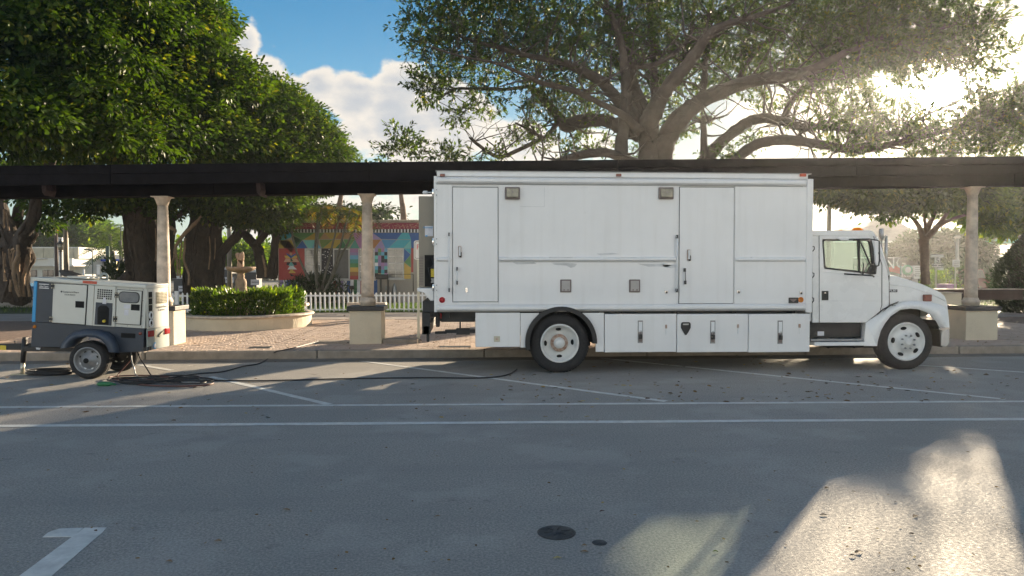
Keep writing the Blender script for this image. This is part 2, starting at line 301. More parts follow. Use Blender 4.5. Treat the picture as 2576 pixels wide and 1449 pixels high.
# ------------------------------------------------------------------ building helpers
OFF = {}
def tag(o, label=None, cat=None, group=None, kind=None):
    for k, v in (('label', label), ('category', cat), ('group', group), ('kind', kind)):
        if v: o[k] = v
    return o
def thing(name, loc, label, cat, group=None):
    o = bpy.data.objects.new(name, None); C.objects.link(o); o.location = loc; o.empty_display_size = .2
    OFF[o.name] = Vector(loc); return tag(o, label, cat, group)
class MB:
    def __init__(s): s.v = []; s.f = []; s.m = []; s.s = []
    def add(s, vs, fs, m=0, sm=False):
        b = len(s.v); s.v += [tuple(p) for p in vs]; s.f += [tuple(b+i for i in f) for f in fs]; s.m += [m]*len(fs); s.s += [sm]*len(fs); return s
    def box(s, x0, x1, y0, y1, z0, z1, m=0):
        if x0 > x1: x0, x1 = x1, x0
        if y0 > y1: y0, y1 = y1, y0
        if z0 > z1: z0, z1 = z1, z0
        return s.add([(x0,y0,z0),(x1,y0,z0),(x1,y1,z0),(x0,y1,z0),(x0,y0,z1),(x1,y0,z1),(x1,y1,z1),(x0,y1,z1)],
                     [(3,2,1,0),(4,5,6,7),(0,1,5,4),(1,2,6,5),(2,3,7,6),(3,0,4,7)], m)
    def prism(s, pts, vec, m=0):
        """flat outline pts swept along vec"""
        n = len(pts); vec = Vector(vec); a = [Vector(p) for p in pts]; b = [p+vec for p in a]
        nn = Vector((0,0,0))
        for i in range(n): nn += a[i].cross(a[(i+1) % n])
        if nn.dot(vec) > 0: a.reverse(); b.reverse()
        return s.add(a+b, [tuple(range(n)), tuple(range(2*n-1, n-1, -1))]+[(j, i, n+i, n+j) for i in range(n) for j in [(i+1) % n]], m)
    def ring(s, outer, inner, vec, m=0):
        """plate between two outlines of equal length, swept along vec"""
        n = len(outer); vec = Vector(vec); o = [Vector(p) for p in outer]; q = [Vector(p) for p in inner]
        vs = o+q+[p+vec for p in o]+[p+vec for p in q]; fs = []
        for i in range(n):
            j = (i+1) % n
            fs += [(i, j, n+j, n+i), (3*n+i, 3*n+j, 2*n+j, 2*n+i), (i, 2*n+i, 2*n+j, j), (n+i, n+j, 3*n+j, 3*n+i)]
        return s.add(vs, fs, m)
    def tube(s, pts, rad, n=8, m=0, cap=True, wob=0.0, sm=True):
        pts = [Vector(p) for p in pts]; k = len(pts)
        if not hasattr(rad, '__len__'): rad = [rad]*k
        vs = []; up = None
        for i, p in enumerate(pts):
            t = (pts[min(i+1, k-1)]-pts[max(i-1, 0)]).normalized()
            if up is None: up = Vector((0,0,1)) if abs(t.z) < .9 else Vector((1,0,0))
            a = t.cross(up)
            if a.length < 1e-5: a = t.cross(Vector((0,1,0)))
            a.normalize(); b = a.cross(t).normalized(); up = b
            for j in range(n):
                th = 2*math.pi*j/n; r = rad[i]*(1+wob*(random.random()-.5))
                vs.append(p+(a*math.cos(th)+b*math.sin(th))*r)
        fs = [(i*n+j, i*n+(j+1) % n, (i+1)*n+(j+1) % n, (i+1)*n+j) for i in range(k-1) for j in range(n)]
        s.add(vs, fs, m, sm)
        if cap:
            s.f += [tuple(len(s.v)-k*n+j for j in range(n-1, -1, -1)), tuple(len(s.v)-n+j for j in range(n))]; s.m += [m, m]; s.s += [False, False]
        return s
    def lathe(s, prof, c, n=24, m=0, axis='Z', sm=True, closed=False):
        vs = []
        for (r, h) in prof:
            for j in range(n):
                a = 2*math.pi*j/n; x, y = r*math.cos(a), r*math.sin(a)
                vs.append((c[0]+x, c[1]+y, c[2]+h) if axis == 'Z' else ((c[0]+x, c[1]-h, c[2]+y) if axis == 'Y' else (c[0]+h, c[1]+x, c[2]+y)))
        k = len(prof); fs = [(i*n+j, i*n+(j+1) % n, (i+1)*n+(j+1) % n, (i+1)*n+j) for i in range(k-1) for j in range(n)]
        s.add(vs, fs, m, sm)
        b = len(s.v)-k*n
        if not closed:
            s.f += [tuple(b+j for j in range(n-1, -1, -1)), tuple(b+(k-1)*n+j for j in range(n))]; s.m += [m, m]; s.s += [False, False]
        return s
    def build(s, name, mats, parent=None, bev=0.0, seg=2, kind=None):
        off = OFF[parent.name] if parent is not None else Vector((0,0,0))
        me = bpy.data.meshes.new(name)
        me.from_pydata([(x-off.x, y-off.y, z-off.z) for x, y, z in s.v], [], s.f)
        if not isinstance(mats, (list, tuple)): mats = [mats]
        for m in mats: me.materials.append(M[m] if isinstance(m, str) else m)
        me.polygons.foreach_set('material_index', s.m); me.polygons.foreach_set('use_smooth', s.s)
        me.update()
        o = bpy.data.objects.new(name, me); C.objects.link(o)
        if parent is not None: o.parent = parent
        OFF[o.name] = off.copy()
        if bev:
            b = o.modifiers.new('bevel', 'BEVEL'); b.width = bev; b.segments = seg; b.limit_method = 'ANGLE'; b.angle_limit = math.radians(40); b.harden_normals = False
        if kind: o['kind'] = kind
        return o
def solo(o, loc, label=None, cat=None, group=None, kind=None):
    """move a top-level mesh's origin to loc"""
    loc = Vector(loc); me = o.data; n = len(me.vertices); a = np.empty(n*3, dtype=np.float32); me.vertices.foreach_get('co', a)
    a = a.reshape(-1, 3)-np.array(loc, dtype=np.float32); me.vertices.foreach_set('co', a.ravel()); me.update(); o.location = loc
    OFF[o.name] = loc.copy(); return tag(o, label, cat, group, kind)
def text(s, p, h, mat_, parent=None, name='lettering', rot=(math.pi/2, 0, 0), ext=.001, align='CENTER', sx=1.0):
    cu = bpy.data.curves.new(name, 'FONT'); cu.body = s; cu.size = h; cu.extrude = ext; cu.align_x = align; cu.align_y = 'CENTER'; cu.resolution_u = 2
    t_ = bpy.data.objects.new('t', cu); C.objects.link(t_); bpy.context.view_layer.update()
    me = bpy.data.meshes.new_from_object(t_.evaluated_get(bpy.context.evaluated_depsgraph_get())); bpy.data.objects.remove(t_); bpy.data.curves.remove(cu)
    me.materials.clear(); me.materials.append(M[mat_]); o = bpy.data.objects.new(name, me); C.objects.link(o)
    off = OFF[parent.name] if parent is not None else Vector((0,0,0))
    o.location = Vector(p)-off; o.rotation_euler = rot; o.scale = (sx, 1, 1)
    if parent is not None: o.parent = parent
    return o
def catmull(pts, sub=4):
    P_ = [np.array(p, float) for p in pts]; out = []
    for i in range(len(P_)-1):
        p0 = P_[max(i-1, 0)]; p1 = P_[i]; p2 = P_[i+1]; p3 = P_[min(i+2, len(P_)-1)]
        for k in range(sub):
            t = k/sub; out.append(.5*((2*p1)+(-p0+p2)*t+(2*p0-5*p1+4*p2-p3)*t*t+(-p0+3*p1-3*p2+p3)*t**3))
    out.append(P_[-1]); return out
def conv(x0, y0, s):
    """turns a position in an enlarged crop of the photograph into view pixels"""
    return lambda x, y: ((x0+x/s)/1.4907, (y0+y/s)/1.4907)
def copyobj(o, parent=None, loc=None, rot=None, scale=None):
    c = o.copy(); C.objects.link(c)
    if parent is not None: c.parent = parent
    if loc is not None: c.location = loc
    if rot is not None: c.rotation_euler = rot
    if scale is not None: c.scale = scale
    return c
def copytree(r, loc, label=None, rotz=None, scale=None):
    c = copyobj(r, None, loc)
    if rotz is not None: c.rotation_euler = (0, 0, rotz)
    if scale: c.scale = scale
    if label: c['label'] = label
    for ch in list(r.children):
        d = copyobj(ch, c)
        for g in list(ch.children): copyobj(g, d)
    OFF[c.name] = Vector(loc); return c
# leaves: many small folded blades in one mesh
def leafmesh(name, P_, D, U, size, mat_, parent=None, wide=.5, var=None, kind=None, hexa=False):
    """P_ base points, D blade directions, U blade normals (n x 3), size (n)"""
    n = len(P_); off = np.array(OFF[parent.name]) if parent is not None else np.zeros(3)
    D = D/np.linalg.norm(D, axis=1, keepdims=True); S = np.cross(D, U); S /= (np.linalg.norm(S, axis=1, keepdims=True)+1e-9); Nn = np.cross(S, D)
    L_ = size[:, None]; w = L_*wide*.5
    if hexa:
        vs = np.stack([P_, P_+D*L_*.3+S*w*.85+Nn*w*.25, P_+D*L_*.7+S*w*.9+Nn*w*.2, P_+D*L_, P_+D*L_*.7-S*w*.9+Nn*w*.2, P_+D*L_*.3-S*w*.85+Nn*w*.25], 1); k = 6
        loops = np.array([0,1,2,3, 0,3,4,5]); starts = np.array([0,4]); nf = 2
    else:
        vs = np.stack([P_, P_+D*L_*.5+S*w+Nn*w*.3, P_+D*L_, P_+D*L_*.5-S*w+Nn*w*.3], 1); k = 4
        loops = np.array([0,1,2, 0,2,3]); starts = np.array([0,3]); nf = 2
    ls = len(loops)//nf
    me = bpy.data.meshes.new(name); me.vertices.add(n*k); me.vertices.foreach_set('co', (vs.reshape(-1, 3)-off).astype(np.float32).ravel())
    me.loops.add(n*len(loops)); me.loops.foreach_set('vertex_index', (np.arange(n)[:, None]*k+loops[None]).astype(np.int32).ravel())
    me.polygons.add(n*nf); me.polygons.foreach_set('loop_start', (np.arange(n*nf)*ls).astype(np.int32)); 
    try: me.polygons.foreach_set('loop_total', np.full(n*nf, ls, dtype=np.int32))
    except Exception: pass
    me.update(calc_edges=True)
    a = me.attributes.new('var', 'FLOAT', 'FACE'); v = var if var is not None else rng.random(n); a.data.foreach_set('value', np.repeat(np.clip(v, 0, 1), nf).astype(np.float32))
    me.materials.append(M[mat_]); o = bpy.data.objects.new(name, me); C.objects.link(o)
    if parent is not None: o.parent = parent
    OFF[o.name] = Vector(off)
    if kind: o['kind'] = kind
    return o
def unit(n):
    v = rng.normal(size=(n, 3)); return v/np.linalg.norm(v, axis=1, keepdims=True)
SUNV = np.array(SD)
def shadow_xy(P_): t = P_[:, 2]/SUNV[2]; return P_[:, :2]-SUNV[None, :2]*t[:, None]
TWG = {}
def crown_pts(blobs, n_clump, per, spread, shell=.55, keep=None, droop=.25, twig=False):
    """leaf bases gathered in clumps through lumpy ellipsoids; blobs = (centre, (rx, ry, rz))"""
    vol = np.array([(b[1][0]*b[1][2])**1.0 for b in blobs]); cnt = rng.multinomial(n_clump, vol/vol.sum()); Cs = []; Ds = []
    for (c, r), k in zip(blobs, cnt):
        d = unit(k); ph = rng.random(4)*6.28; lump = np.sin(d[:,0]*5.5+ph[0])*np.sin(d[:,2]*6+ph[1])+.6*np.sin(d[:,1]*8+d[:,0]*5+ph[2])*np.sin(d[:,2]*9+ph[3])
        kk = rng.random(k) < 1.0+1.0*lump; d = d[kk]; lump = lump[kk]; k = len(d); q = (1+.26*lump)*(shell+(1-shell)*rng.random(k)**.6)*(.82+.3*rng.random(k)); p = d*q[:, None]*np.array(r)[None]
        Cs.append(np.array(c)[None]+p); Ds.append(d)
    Cs = np.concatenate(Cs); Ds = np.concatenate(Ds)
    if keep is not None: k = keep(Cs); Cs = Cs[k]; Ds = Ds[k]
    n = len(Cs); cv = rng.random(n)
    o = unit(n*per)*(rng.random(n*per)**.5)[:, None]*spread*(0.6+.8*np.repeat(rng.random(n), per))[:, None]
    o[:, 2] *= .7; P_ = np.repeat(Cs, per, 0)+o
    if twig:      # leaves set along a short twig instead of a loose puff
        td = Ds*.5+unit(n)*.9; td[:, 2] += .15; td /= np.linalg.norm(td, axis=1, keepdims=True); TWG['p'] = Cs-td*spread*.9; TWG['d'] = td; TWG['l'] = np.full(n, spread*2.0)
        s_ = rng.random(n*per)*1.9-.9; P_ = np.repeat(Cs, per, 0)+np.repeat(td, per, 0)*(s_*spread)[:, None]+unit(n*per)*(.07*rng.random(n*per))[:, None]
        o = unit(n*per)*.7+np.repeat(td, per, 0)*.7
    D = o/np.linalg.norm(o, axis=1, keepdims=True)*.8+np.repeat(Ds, per, 0)*.5+unit(n*per)*.45; D[:, 2] -= droop
    U = unit(n*per)*.75+np.array([0, 0, 1.0])[None]+np.repeat(Ds, per, 0)*.3
    return P_, D, U, np.clip(np.repeat(cv, per)*.75+rng.random(n*per)*.35-.05, 0, 1)
def blobP(px, py, rpx, D, ry=1.0, dm=None):
    """a lump centred on the view ray px,py at distance D"""
    c = at_d(px, py, D); r = rpx*D/F; return (tuple(c), (r, dm or r, r*ry))
# ------------------------------------------------------------------ ground, road, kerb, pavement
YK, YP, YT = 13.2, 14.3, 11.15
def sheet(name, x0, x1, y0, y1, z, m, bottom=None, kind='structure'):
    b = MB().box(x0, x1, y0, y1, bottom if bottom is not None else z-.3, z); return tag(b.build(name, m), kind=kind)
gm_ = mat('far_ground', (.16,.15,.13), .95, var=.1, vs=.3)
MB().add([(-260,-60,-.32),(260,-60,-.32),(260,260,-.32),(-260,260,-.32)], [(0,1,2,3)]).build('ground', gm_)['kind'] = 'structure'
MB().add([(-60,-25,0),(60,-25,0),(60,YK,0),(-60,YK,0)], [(0,1,2,3)]).build('road', 'asphalt')['kind'] = 'structure'
gut = MB().box(-60, 60, YK-.42, YK-.001, -.1, .004).build('gutter', mat('gutter_concrete', (.23,.20,.17), .85, var=.15, vs=3, stain=.5, ss=3, bump=.3)); gut['kind'] = 'structure'
sheet('pavement', -60, 60, YK+.16, 24.6, .143, 'joint')
kerb = tag(MB().box(-60, -18.01, YK, YK+.16, -.2, .15).build('kerb', 'concrete', bev=.02), kind='structure')
for i in range(13):
    x = -18+i*3.05; MB().box(x, x+3.04, YK, YK+.158, -.2, .15+random.uniform(-.002,.002)).build('kerb_stone', 'concrete', kerb, bev=.025, seg=3)
kp = sheet('path', -60, 60, 21.2, 24.4, .156, 'path')
sheet('lawn', -60, 60, 24.6, 60, .13, mat('lawn_soil', (.05,.075,.02), .95, var=.3, vs=3))
# painted markings (4 mm sheets)
def stripe(name, pts, z=.004):
    o = MB().prism([(x, y, z-.003) for x, y in pts], (0, 0, .003)).build(name, 'line'); o['kind'] = 'structure'; return o
def line2(p, q, w, name='road_marking'):
    p = Vector(p[:2]); q = Vector(q[:2]); d = (q-p).normalized(); n = Vector((-d.y, d.x))*w/2
    pts = []; k = max(2, int((q-p).length/.35))
    a = [p+(q-p)*i/k+n*(1+random.uniform(-.10,.10)) for i in range(k+1)]; b = [p+(q-p)*i/k-n*(1+random.uniform(-.10,.10)) for i in range(k+1)]
    m = MB()
    for i in range(k): m.add([(a[i].x,a[i].y,.004),(b[i].x,b[i].y,.004),(b[i+1].x,b[i+1].y,.004),(a[i+1].x,a[i+1].y,.004)], [(0,1,2,3)])
    o = m.build(name, 'line'); o['kind'] = 'structure'; return o
line2((-20,8.2),(22,6.95),.115, 'edge_line'); line2((-20,9.25),(22,7.95),.10, 'bay_line')
for a, b in [((530,948),(828,1018)),((905,908),(1675,1010)),((1510,901),(2530,1005)),((2250,915),(2576,937)),((350,918),(432,932))]:
    line2(at_z(*a), at_z(*b), .10, 'stall_line')
stripe('painted_arrow', [at_z(*p)[:2] for p in [(107,1352),(122,1340),(150,1331),(209,1329),(184,1351)]])
stripe('painted_arrow', [at_z(*p)[:2] for p in [(212,1329),(268,1328),(258,1340),(100,1475),(15,1475)]])
# pavers: brick course by the kerb, scalloped rows beyond
def paver_box(m, c, ux, uy, l, w, z1, jit=.006):
    z = z1+random.uniform(-jit, jit)*.5; q = []
    tilt = [random.uniform(-.0015,.0015) for _ in range(4)]
    for k, (sx, sy) in enumerate(((-1,-1),(1,-1),(1,1),(-1,1))):
        q.append((c[0]+ux[0]*sx*l/2+uy[0]*sy*w/2, c[1]+ux[1]*sx*l/2+uy[1]*sy*w/2, z+tilt[k]))
    g = [(x, y, z-.03) for x, y, _ in q]
    i = [( (c[0]+(x-c[0])*.93), (c[1]+(y-c[1])*.93), zz) for x, y, zz in q]; q2 = [(x, y, zz-.006) for x, y, zz in q]
    m.add(g+q2+i, [(8,9,10,11)]+[(a, b, 4+b, 4+a) for a, b in ((0,1),(1,2),(2,3),(3,0))]+[(4+a, 4+b, 8+b, 8+a) for a, b in ((0,1),(1,2),(2,3),(3,0))])
    return m
near_p = []; m1 = MB(); m2 = MB()
pav = bpy.data.objects['pavement']
def put(c, ux, uy, l, w):
    if c[0] < -9.6 or c[0] > 15: return
    vis = (c[0] < 1.3 and c[1] < 14.35) or (c[0] > 9.2 and c[1] < 15.0)
    if vis and c[0] > -8.2 and len(near_p) < 296: near_p.append((c, ux, uy, l, w)); return
    paver_box(m1 if random.random() < .6 else m2, c, ux, uy, l, w, .15)
for r_ in range(10):
    y = YK+.16+.055+r_*.108
    for k in range(125): put((-9.6+k*.205+(r_ % 2)*.1, y), (1,0), (0,1), .198, .101)
y0s = YK+.16+10*.108+.05
for j in range(74):
    for k in range(112):
        x = -9.6+k*.222+(j % 2)*.11; t = ((x/1.25) % 1)*2-1; y = y0s+j*.108-.26*(t*t)+.02
        if y < y0s-.02 or y > 21.15: continue
        sl = -.26*2*t*2/1.25; L_ = math.hypot(1, sl); ux = (1/L_, sl/L_); put((x, y), ux, (0,1), .213*L_, .099)
m1.build('paver', 'paver', pav, kind='stuff'); m2.build('paver', 'paver2', pav, kind='stuff')
for q in near_p: paver_box(MB(), q[0], q[1], q[2], q[3], q[4], .15).build('paver', random.choice(('paver','paver','paver2')), pav)
# ------------------------------------------------------------------ box truck
def TP(px, py, dy=0.0): return at_y(px, py, YT+dy)
tr = thing('box_truck', (1.44, YT, 0), 'long white box truck with side doors and lower lockers parked along the kerb', 'truck')
def tx(px): return TP(px, 700).x
def tz(py, px=1500): return TP(px, py).z
def rect(px0, py0, px1, py1, y=0.0):
    """outline in the truck's side plane from two view corners, squared up"""
    xm = (px0+px1)/2; x0, x1 = TP(px0, (py0+py1)/2).x, TP(px1, (py0+py1)/2).x; z0, z1 = TP(xm, py1).z, TP(xm, py0).z
    return x0, x1, z0, z1
def tbox(m, px0, py0, px1, py1, y0, y1, mi=0):
    x0, x1, z0, z1 = rect(px0, py0, px1, py1); return m.box(x0, x1, YT+y0, YT+y1, z0, z1, mi)
X0, X1 = tx(1094), tx(2040); ZT, ZB = tz(446), tz(784)
WD = 2.42
bd = MB().box(X0, X1, YT+.02, YT+WD, ZB, ZT).build('box_body', 'white', tr, bev=.015)
# side skin panels (joints recessed)
xs = [X0+.005, tx(1137), tx(1254.5), tx(1703), tx(1708), tx(1847.5), tx(2027)]
m = MB(); 
for a, b in ((0,1),(2,3),(5,6)): m.box(xs[a], xs[b], YT+.002, YT+.019, tz(765), tz(467))
m.box(xs[1], xs[2]+.0, YT+.002, YT+.019, tz(765), tz(762.5)); m.box(xs[4], xs[5], YT+.002, YT+.019, tz(765), tz(765.6))
m.build('side_panel', 'white', tr)
MB().box(X0-.012, X0+.03, YT-.004, YT+WD, ZB, ZT).build('corner_post', 'white', tr, bev=.006)
MB().box(tx(2027), tx(2043), YT-.012, YT+.02, tz(788), ZT).build('corner_post', 'white', tr, bev=.008)
MB().box(tx(2025), tx(2043), YT+.021, YT+WD-.02, tz(780), ZT-.01).build('front_bulkhead', 'white', tr)
tbox(MB(), 1099, 434, 2033, 447, .0, WD).build('roof_cap', 'white', tr, bev=.01)
tbox(MB(), 1096, 432.5, 2041, 434.6, -.012, WD+.01).build('roof_edge', 'grey', tr)
def rail(px0, px1, py0, py1, d=.055, name='rub_rail', m_='white'):
    x0, x1 = tx(px0), tx(px1); z0, z1 = tz(py1), tz(py0); h = z1-z0; prof = [(0, z0), (-d*.5, z0+.012), (-d, z0+h*.3), (-d, z0+h*.7), (-d*.5, z1-.012), (0, z1)]
    mb = MB(); n = len(prof); vs = []
    for x, s_ in ((x0, .3), (x0+.04, 1), (x1-.04, 1), (x1, .3)): vs += [(x, YT+.002+p[0]*s_, p[1]) for p in prof]
    fs = [(k*n+i, (k+1)*n+i, (k+1)*n+i+1, k*n+i+1) for k in range(3) for i in range(n-1)]+[tuple(range(n)), tuple(range(4*n-1, 3*n-1, -1))]
    mb.add(vs, fs, 0); return mb.build(name, m_, tr, bev=.006)
rail(1096, 2026, 447.5, 465); rail(1096, 1134, 647, 658.5, .05); rail(1254, 1704, 646, 658, .05); rail(1849, 2026, 646.5, 658, .05); rail(1097, 2027, 765.5, 782)
for a, b in ((1125,1127),(1380,1440),(1560,1600),(1885,1890)): tbox(MB(), a, 646.5+random.random(), b, 648.6, -.0505, -.0485).build('scuff', 'whitep', tr)
tbox(MB(), 1256, 658.6, 1700, 659.6, -.003, .001).build('seam_line', 'grey', tr); tbox(MB(), 1098, 783, 2025, 784.6, -.004, .02).build('seam_line', 'black', tr)
tbox(MB(), 1098, 465.6, 2020, 466.6, -.003, .001).build('seam_line', 'grey', tr)
for pts in ([(1603,663),(1650,665),(1668,664),(1690,668),(1676,672),(1655,670),(1632,671),(1612,666)],[(1664,666),(1704,666),(1704,672),(1688,675),(1672,671)],[(1388,662),(1440,662),(1452,664),(1446,671),(1436,674),(1424,668),(1395,666)],[(1290,660),(1345,660),(1350,664),(1300,665)],[(1500,638),(1540,636),(1560,639),(1510,642)],[(1240,447),(1282,448),(1290,455),(1272,457),(1250,452)],[(1160,445),(1200,444),(1204,449),(1170,450)]):
    MB().prism([TP(x, y, -.0012 if y > 460 else -.0405) for x, y in pts], (0, .001, 0)).build('scuff', 'whitep', tr)
# doors
def door(px0, py0, px1, py1):
    x0, x1, z0, z1 = rect(px0, py0, px1, py1); g = .004
    d = MB().box(x0+g, x1-g, YT-.004, YT+.016, z0+g, z1-g).build('door', 'white', tr, bev=.005)
    MB().box(x0-.004, x1+.004, YT+.017, YT+.0195, z0-.004, z1+.004).build('seal', 'seam', d)
    return d
d1 = door(1138.5, 471, 1253, 759.5); d2 = door(1709, 471, 1846, 763.5)
for a, b, c, d in ((1709,470,1846,471.2),(1138,469.6,1253,471)): tbox(MB(), a, b, c, d, -.012, .0).build('drip_rail', 'grey', tr)
def handle(px, py, par, s=1):
    x, z = tx(px), tz(py); m = MB()
    m.box(x-.022, x+.022, YT-.03, YT-.004, z-.085, z+.085, 0).box(x-.006, x+.028, YT-.05, YT-.03, z-.095, z-.01, 1).box(x-.012, x+.012, YT-.055, YT-.03, z-.07, z+.075, 2)
    return m.build('handle', ['rust','black','pvc'], par, bev=.006)
handle(1157, 633, d1); handle(1731, 641, d2)
def grab(px, py0, py1, r=.011, m_='pvc', par=None, lean=0):
    x0, x1 = tx(px), tx(px+lean); za, zb = tz(py0), tz(py1)
    p = [(x0, YT, za), (x0, YT-.06, za-.02), (x1, YT-.06, zb+.02), (x1, YT, zb)]
    g = MB().tube(p, r, 8).build('grab_bar', m_, par or tr)
    for x, z in ((x0, za-.02), (x1, zb+.02)): MB().box(x-.009, x+.009, YT-.075, YT-.002, z-.028, z+.028).build('bracket', 'black', g)
    return g
grab(1130, 588, 732); grab(1700.5, 592, 734, .013); grab(1150, 673, 714, .010, 'pvc', d1); grab(1720.5, 676, 714, .010, 'grey', d2, 1.5)
# floodlights and outlet hatches
def framed(name, px0, py0, px1, py1, mf, mi, sub, dep=.05):
    x0, x1, z0, z1 = rect(px0, py0, px1, py1)
    o = MB().box(x0, x1, YT-dep*.6, YT+.002, z0, z1).build(name, mf, tr, bev=.014, seg=3)
    s_ = MB().box(x0+.022, x1-.022, YT-dep, YT-dep*.6, z0+.022, z1-.022).build(sub, mi, o, bev=.016, seg=3); return o
for a in ((1270,471,1307.5,502),(1656,471.5,1693,501.5)):
    o = framed('floodlight', *a, 'hatchf', 'lens', 'lens', .085); x0, x1, z0, z1 = rect(*a)
    MB().lathe([(.013,0),(.013,.012)], ((x0+x1)/2, YT-.085, (z0+z1)/2+.01), 10, axis='Y').build('bulb_cap', 'hatchf', o)
for a in ((1409,703,1437,735.5),(1582,703,1610,735.5)):
    o = framed('outlet_hatch', *a, 'hatchf', 'hatch', 'hatch_lid', .035); x0, x1, z0, z1 = rect(*a)
    for t in (.33,.68): MB().box(x0+(x1-x0)*t-.008, x0+(x1-x0)*t+.008, YT-.044, YT-.035, z0+.03, z0+.05).build('catch', 'hatchf', o)
o = tbox(MB(), 1308, 471, 1370, 520, -.002, .001).build('patch_plate', 'white', tr, bev=.001)
for q in ((1308,519.4,1370,520.2),(1369.3,471,1370,520)): tbox(MB(), *q, -.0035, -.0015).build('plate_edge', 'whitep', tr)
# lamps, reflectors
for a, c in (((1107,437.5,1119.5,444.5),'dred'),((1549,437.5,1562.5,444.5),'dred'),((2011,437,2026.5,444.5),'orange')):
    tbox(MB(), *a, -.035, .0).build('marker_lamp', c, tr, bev=.008)
def roundlamp(px, py, r, c):
    MB().lathe([(r,0),(r,.008),(r*.8,.018),(.001,.022)], (tx(px), YT, tz(py)), 20, axis='Y').build('reflector', c, tr)
roundlamp(1112, 753.5, .046, 'red'); roundlamp(2015, 755.5, .044, 'amber')
pl = tbox(MB(), 1983.5, 748.5, 2008, 762.5, -.014, .002).build('badge_plate', 'black', tr, bev=.006)
MB().prism([TP(x, y, -.018) for x, y in ((1987,752),(2005,752),(2000,757),(1996,760),(1992,757))], (0,.004,0)).build('emblem', 'hatchf', pl)
for px, py in ((1676,735),(1858,735),(2015,738)):
    x, z = tx(px), tz(py); MB().box(x-.022, x+.022, YT-.012, YT+.002, z-.016, z+.024, 0).box(x-.01, x+.016, YT-.024, YT-.012, z-.022, z+.01, 1).build('lock', ['chrome','black'], tr, bev=.003)
x, z = tx(1173.5), tz(728); MB().lathe([(.02,0),(.02,.014)], (x, YT-.004, z+.012), 10, axis='Y').lathe([(.02,0),(.02,.014)], (x, YT-.004, z-.022), 10, axis='Y').build('lock', ['chrome'], d1)
for py in (487, 608.5, 723):
    x, z = tx(1093), tz(py); m = MB().box(x-.03, x+.055, YT-.014, YT+.02, z-.055, z+.055, 0).tube([(x-.018, YT-.02, z-.05),(x-.018, YT-.02, z+.05)], .016, 8, 1); m.build('hinge', ['white','chrome'], tr, bev=.004)
    for s_ in (-.04,.04): MB().lathe([(.007,0),(.007,.006)], (x+.035, YT-.014, z+s_), 8, axis='Y').build('bolt', 'black', tr)
for py in (515, 545, 575, 690, 700, 640, 745): MB().lathe([(.006,0),(.006,.003)], (tx(1099), YT-.004, tz(py)), 6, axis='Y').build('rivet', 'whitep', tr)
# lower skirt and lockers
def panel(px0, py0, px1, py1, y0=0.0, nm='skirt_panel', mt='white'):
    x0, x1, z0, z1 = rect(px0, py0, px1, py1); return MB().box(x0+.004, x1-.004, YT+y0, YT+.5, z0, z1-.004).build(nm, mt, tr, bev=.008)
pa = panel(1195.5, 786, 1309, 873)
# panel around the wheel arch
wc = TP(1411, 861); Rw = .565
def arcpts(cx_, cz, r, a0, a1, n): return [(cx_+r*math.cos(math.radians(a0+(a1-a0)*i/n)), cz+r*math.sin(math.radians(a0+(a1-a0)*i/n))) for i in range(n+1)]
xl, xr = tx(1309.5), tx(1519.5); zb1, zb2, zt_ = tz(873), tz(885), tz(787)
for side in (0, 1):
    arc = arcpts(wc.x, wc.z, Rw*.98, 180 if side == 0 else 0, 90, 14)
    xe = xl if side == 0 else xr; zb = zb1 if side == 0 else zb2
    pts = [(xe, zb)]+[(arc[0][0], zb)]+[a for a in arc if a[1] > zb and a[1] < zt_]
    pts += [(pts[-1][0], zt_), (xe, zt_)]
    MB().prism([(x, YT+.001, z) for x, z in pts], (0,.03,0)).build('skirt_panel', 'white', tr)
# black arch flare
o_ = arcpts(wc.x, wc.z, Rw*1.0, 192, -2, 30); i_ = arcpts(wc.x, wc.z, Rw*.88, 192, -2, 30)
m = MB(); vs = [(x, YT-.06, z) for x, z in o_]+[(x, YT-.06, z) for x, z in i_]+[(x, YT+.75, z) for x, z in i_]+[(x, YT+.02, z) for x, z in o_]; n = 31
m.add(vs, [(i, i+1, n+i+1, n+i) for i in range(30)]+[(n+i, n+i+1, 2*n+i+1, 2*n+i) for i in range(30)]+[(i+1, i, 3*n+i, 3*n+i+1) for i in range(30)], 0); m.build('wheel_arch', 'black', tr)
# filling behind the arch, seen above the tyre
MB().box(tx(1325), tx(1505), YT+.72, YT+.74, .35, ZB).build('arch_liner', 'void', tr)
for i, (a, b) in enumerate(((1520.5,1702),(1702.5,1882),(1882.5,2037.5))):
    lk = panel(a, 789, b, 886, -.004, 'locker_door')
    rx0 = (1604,1786,1955.5)[i]; x0, x1, z0, z1 = rect(rx0, 806, rx0+13, 863+i)
    MB().box(x0, x1, YT-.010, YT-.0045, z0, z1).build('latch_frame', 'grey', lk, bev=.003)
    MB().box(x0+.012, x1-.012, YT-.013, YT-.010, z0+.02, z1-.01).build('latch_well', 'hatchf', lk)
    MB().box(x0+.014, x1-.014, YT-.016, YT-.012, z0+.18, z1-.02).build('latch_blade', 'pvc', lk)
    xm = (x0+x1)/2; q = MB().box(xm-.026, xm+.022, YT-.06, YT-.012, z0+.07, z0+.14, 0).tube([(xm-.014,YT-.035,z0+.13),(xm-.012,YT-.035,z0+.2),(xm+.008,YT-.035,z0+.2),(xm+.012,YT-.035,z0+.13)], .006, 6, 1)
    q.build('padlock', ['black','chrome'], lk, bev=.005)
    hx = tx((1676,1857,2012)[i]); hz = tz(823); MB().box(hx-.016, hx+.014, YT-.02, YT-.004, hz-.025, hz+.035, 0).box(hx-.004, hx+.006, YT-.018, YT-.006, hz-.12, hz-.02, 1).build('prop_hook', ['rust','pvc'], lk, bev=.003)
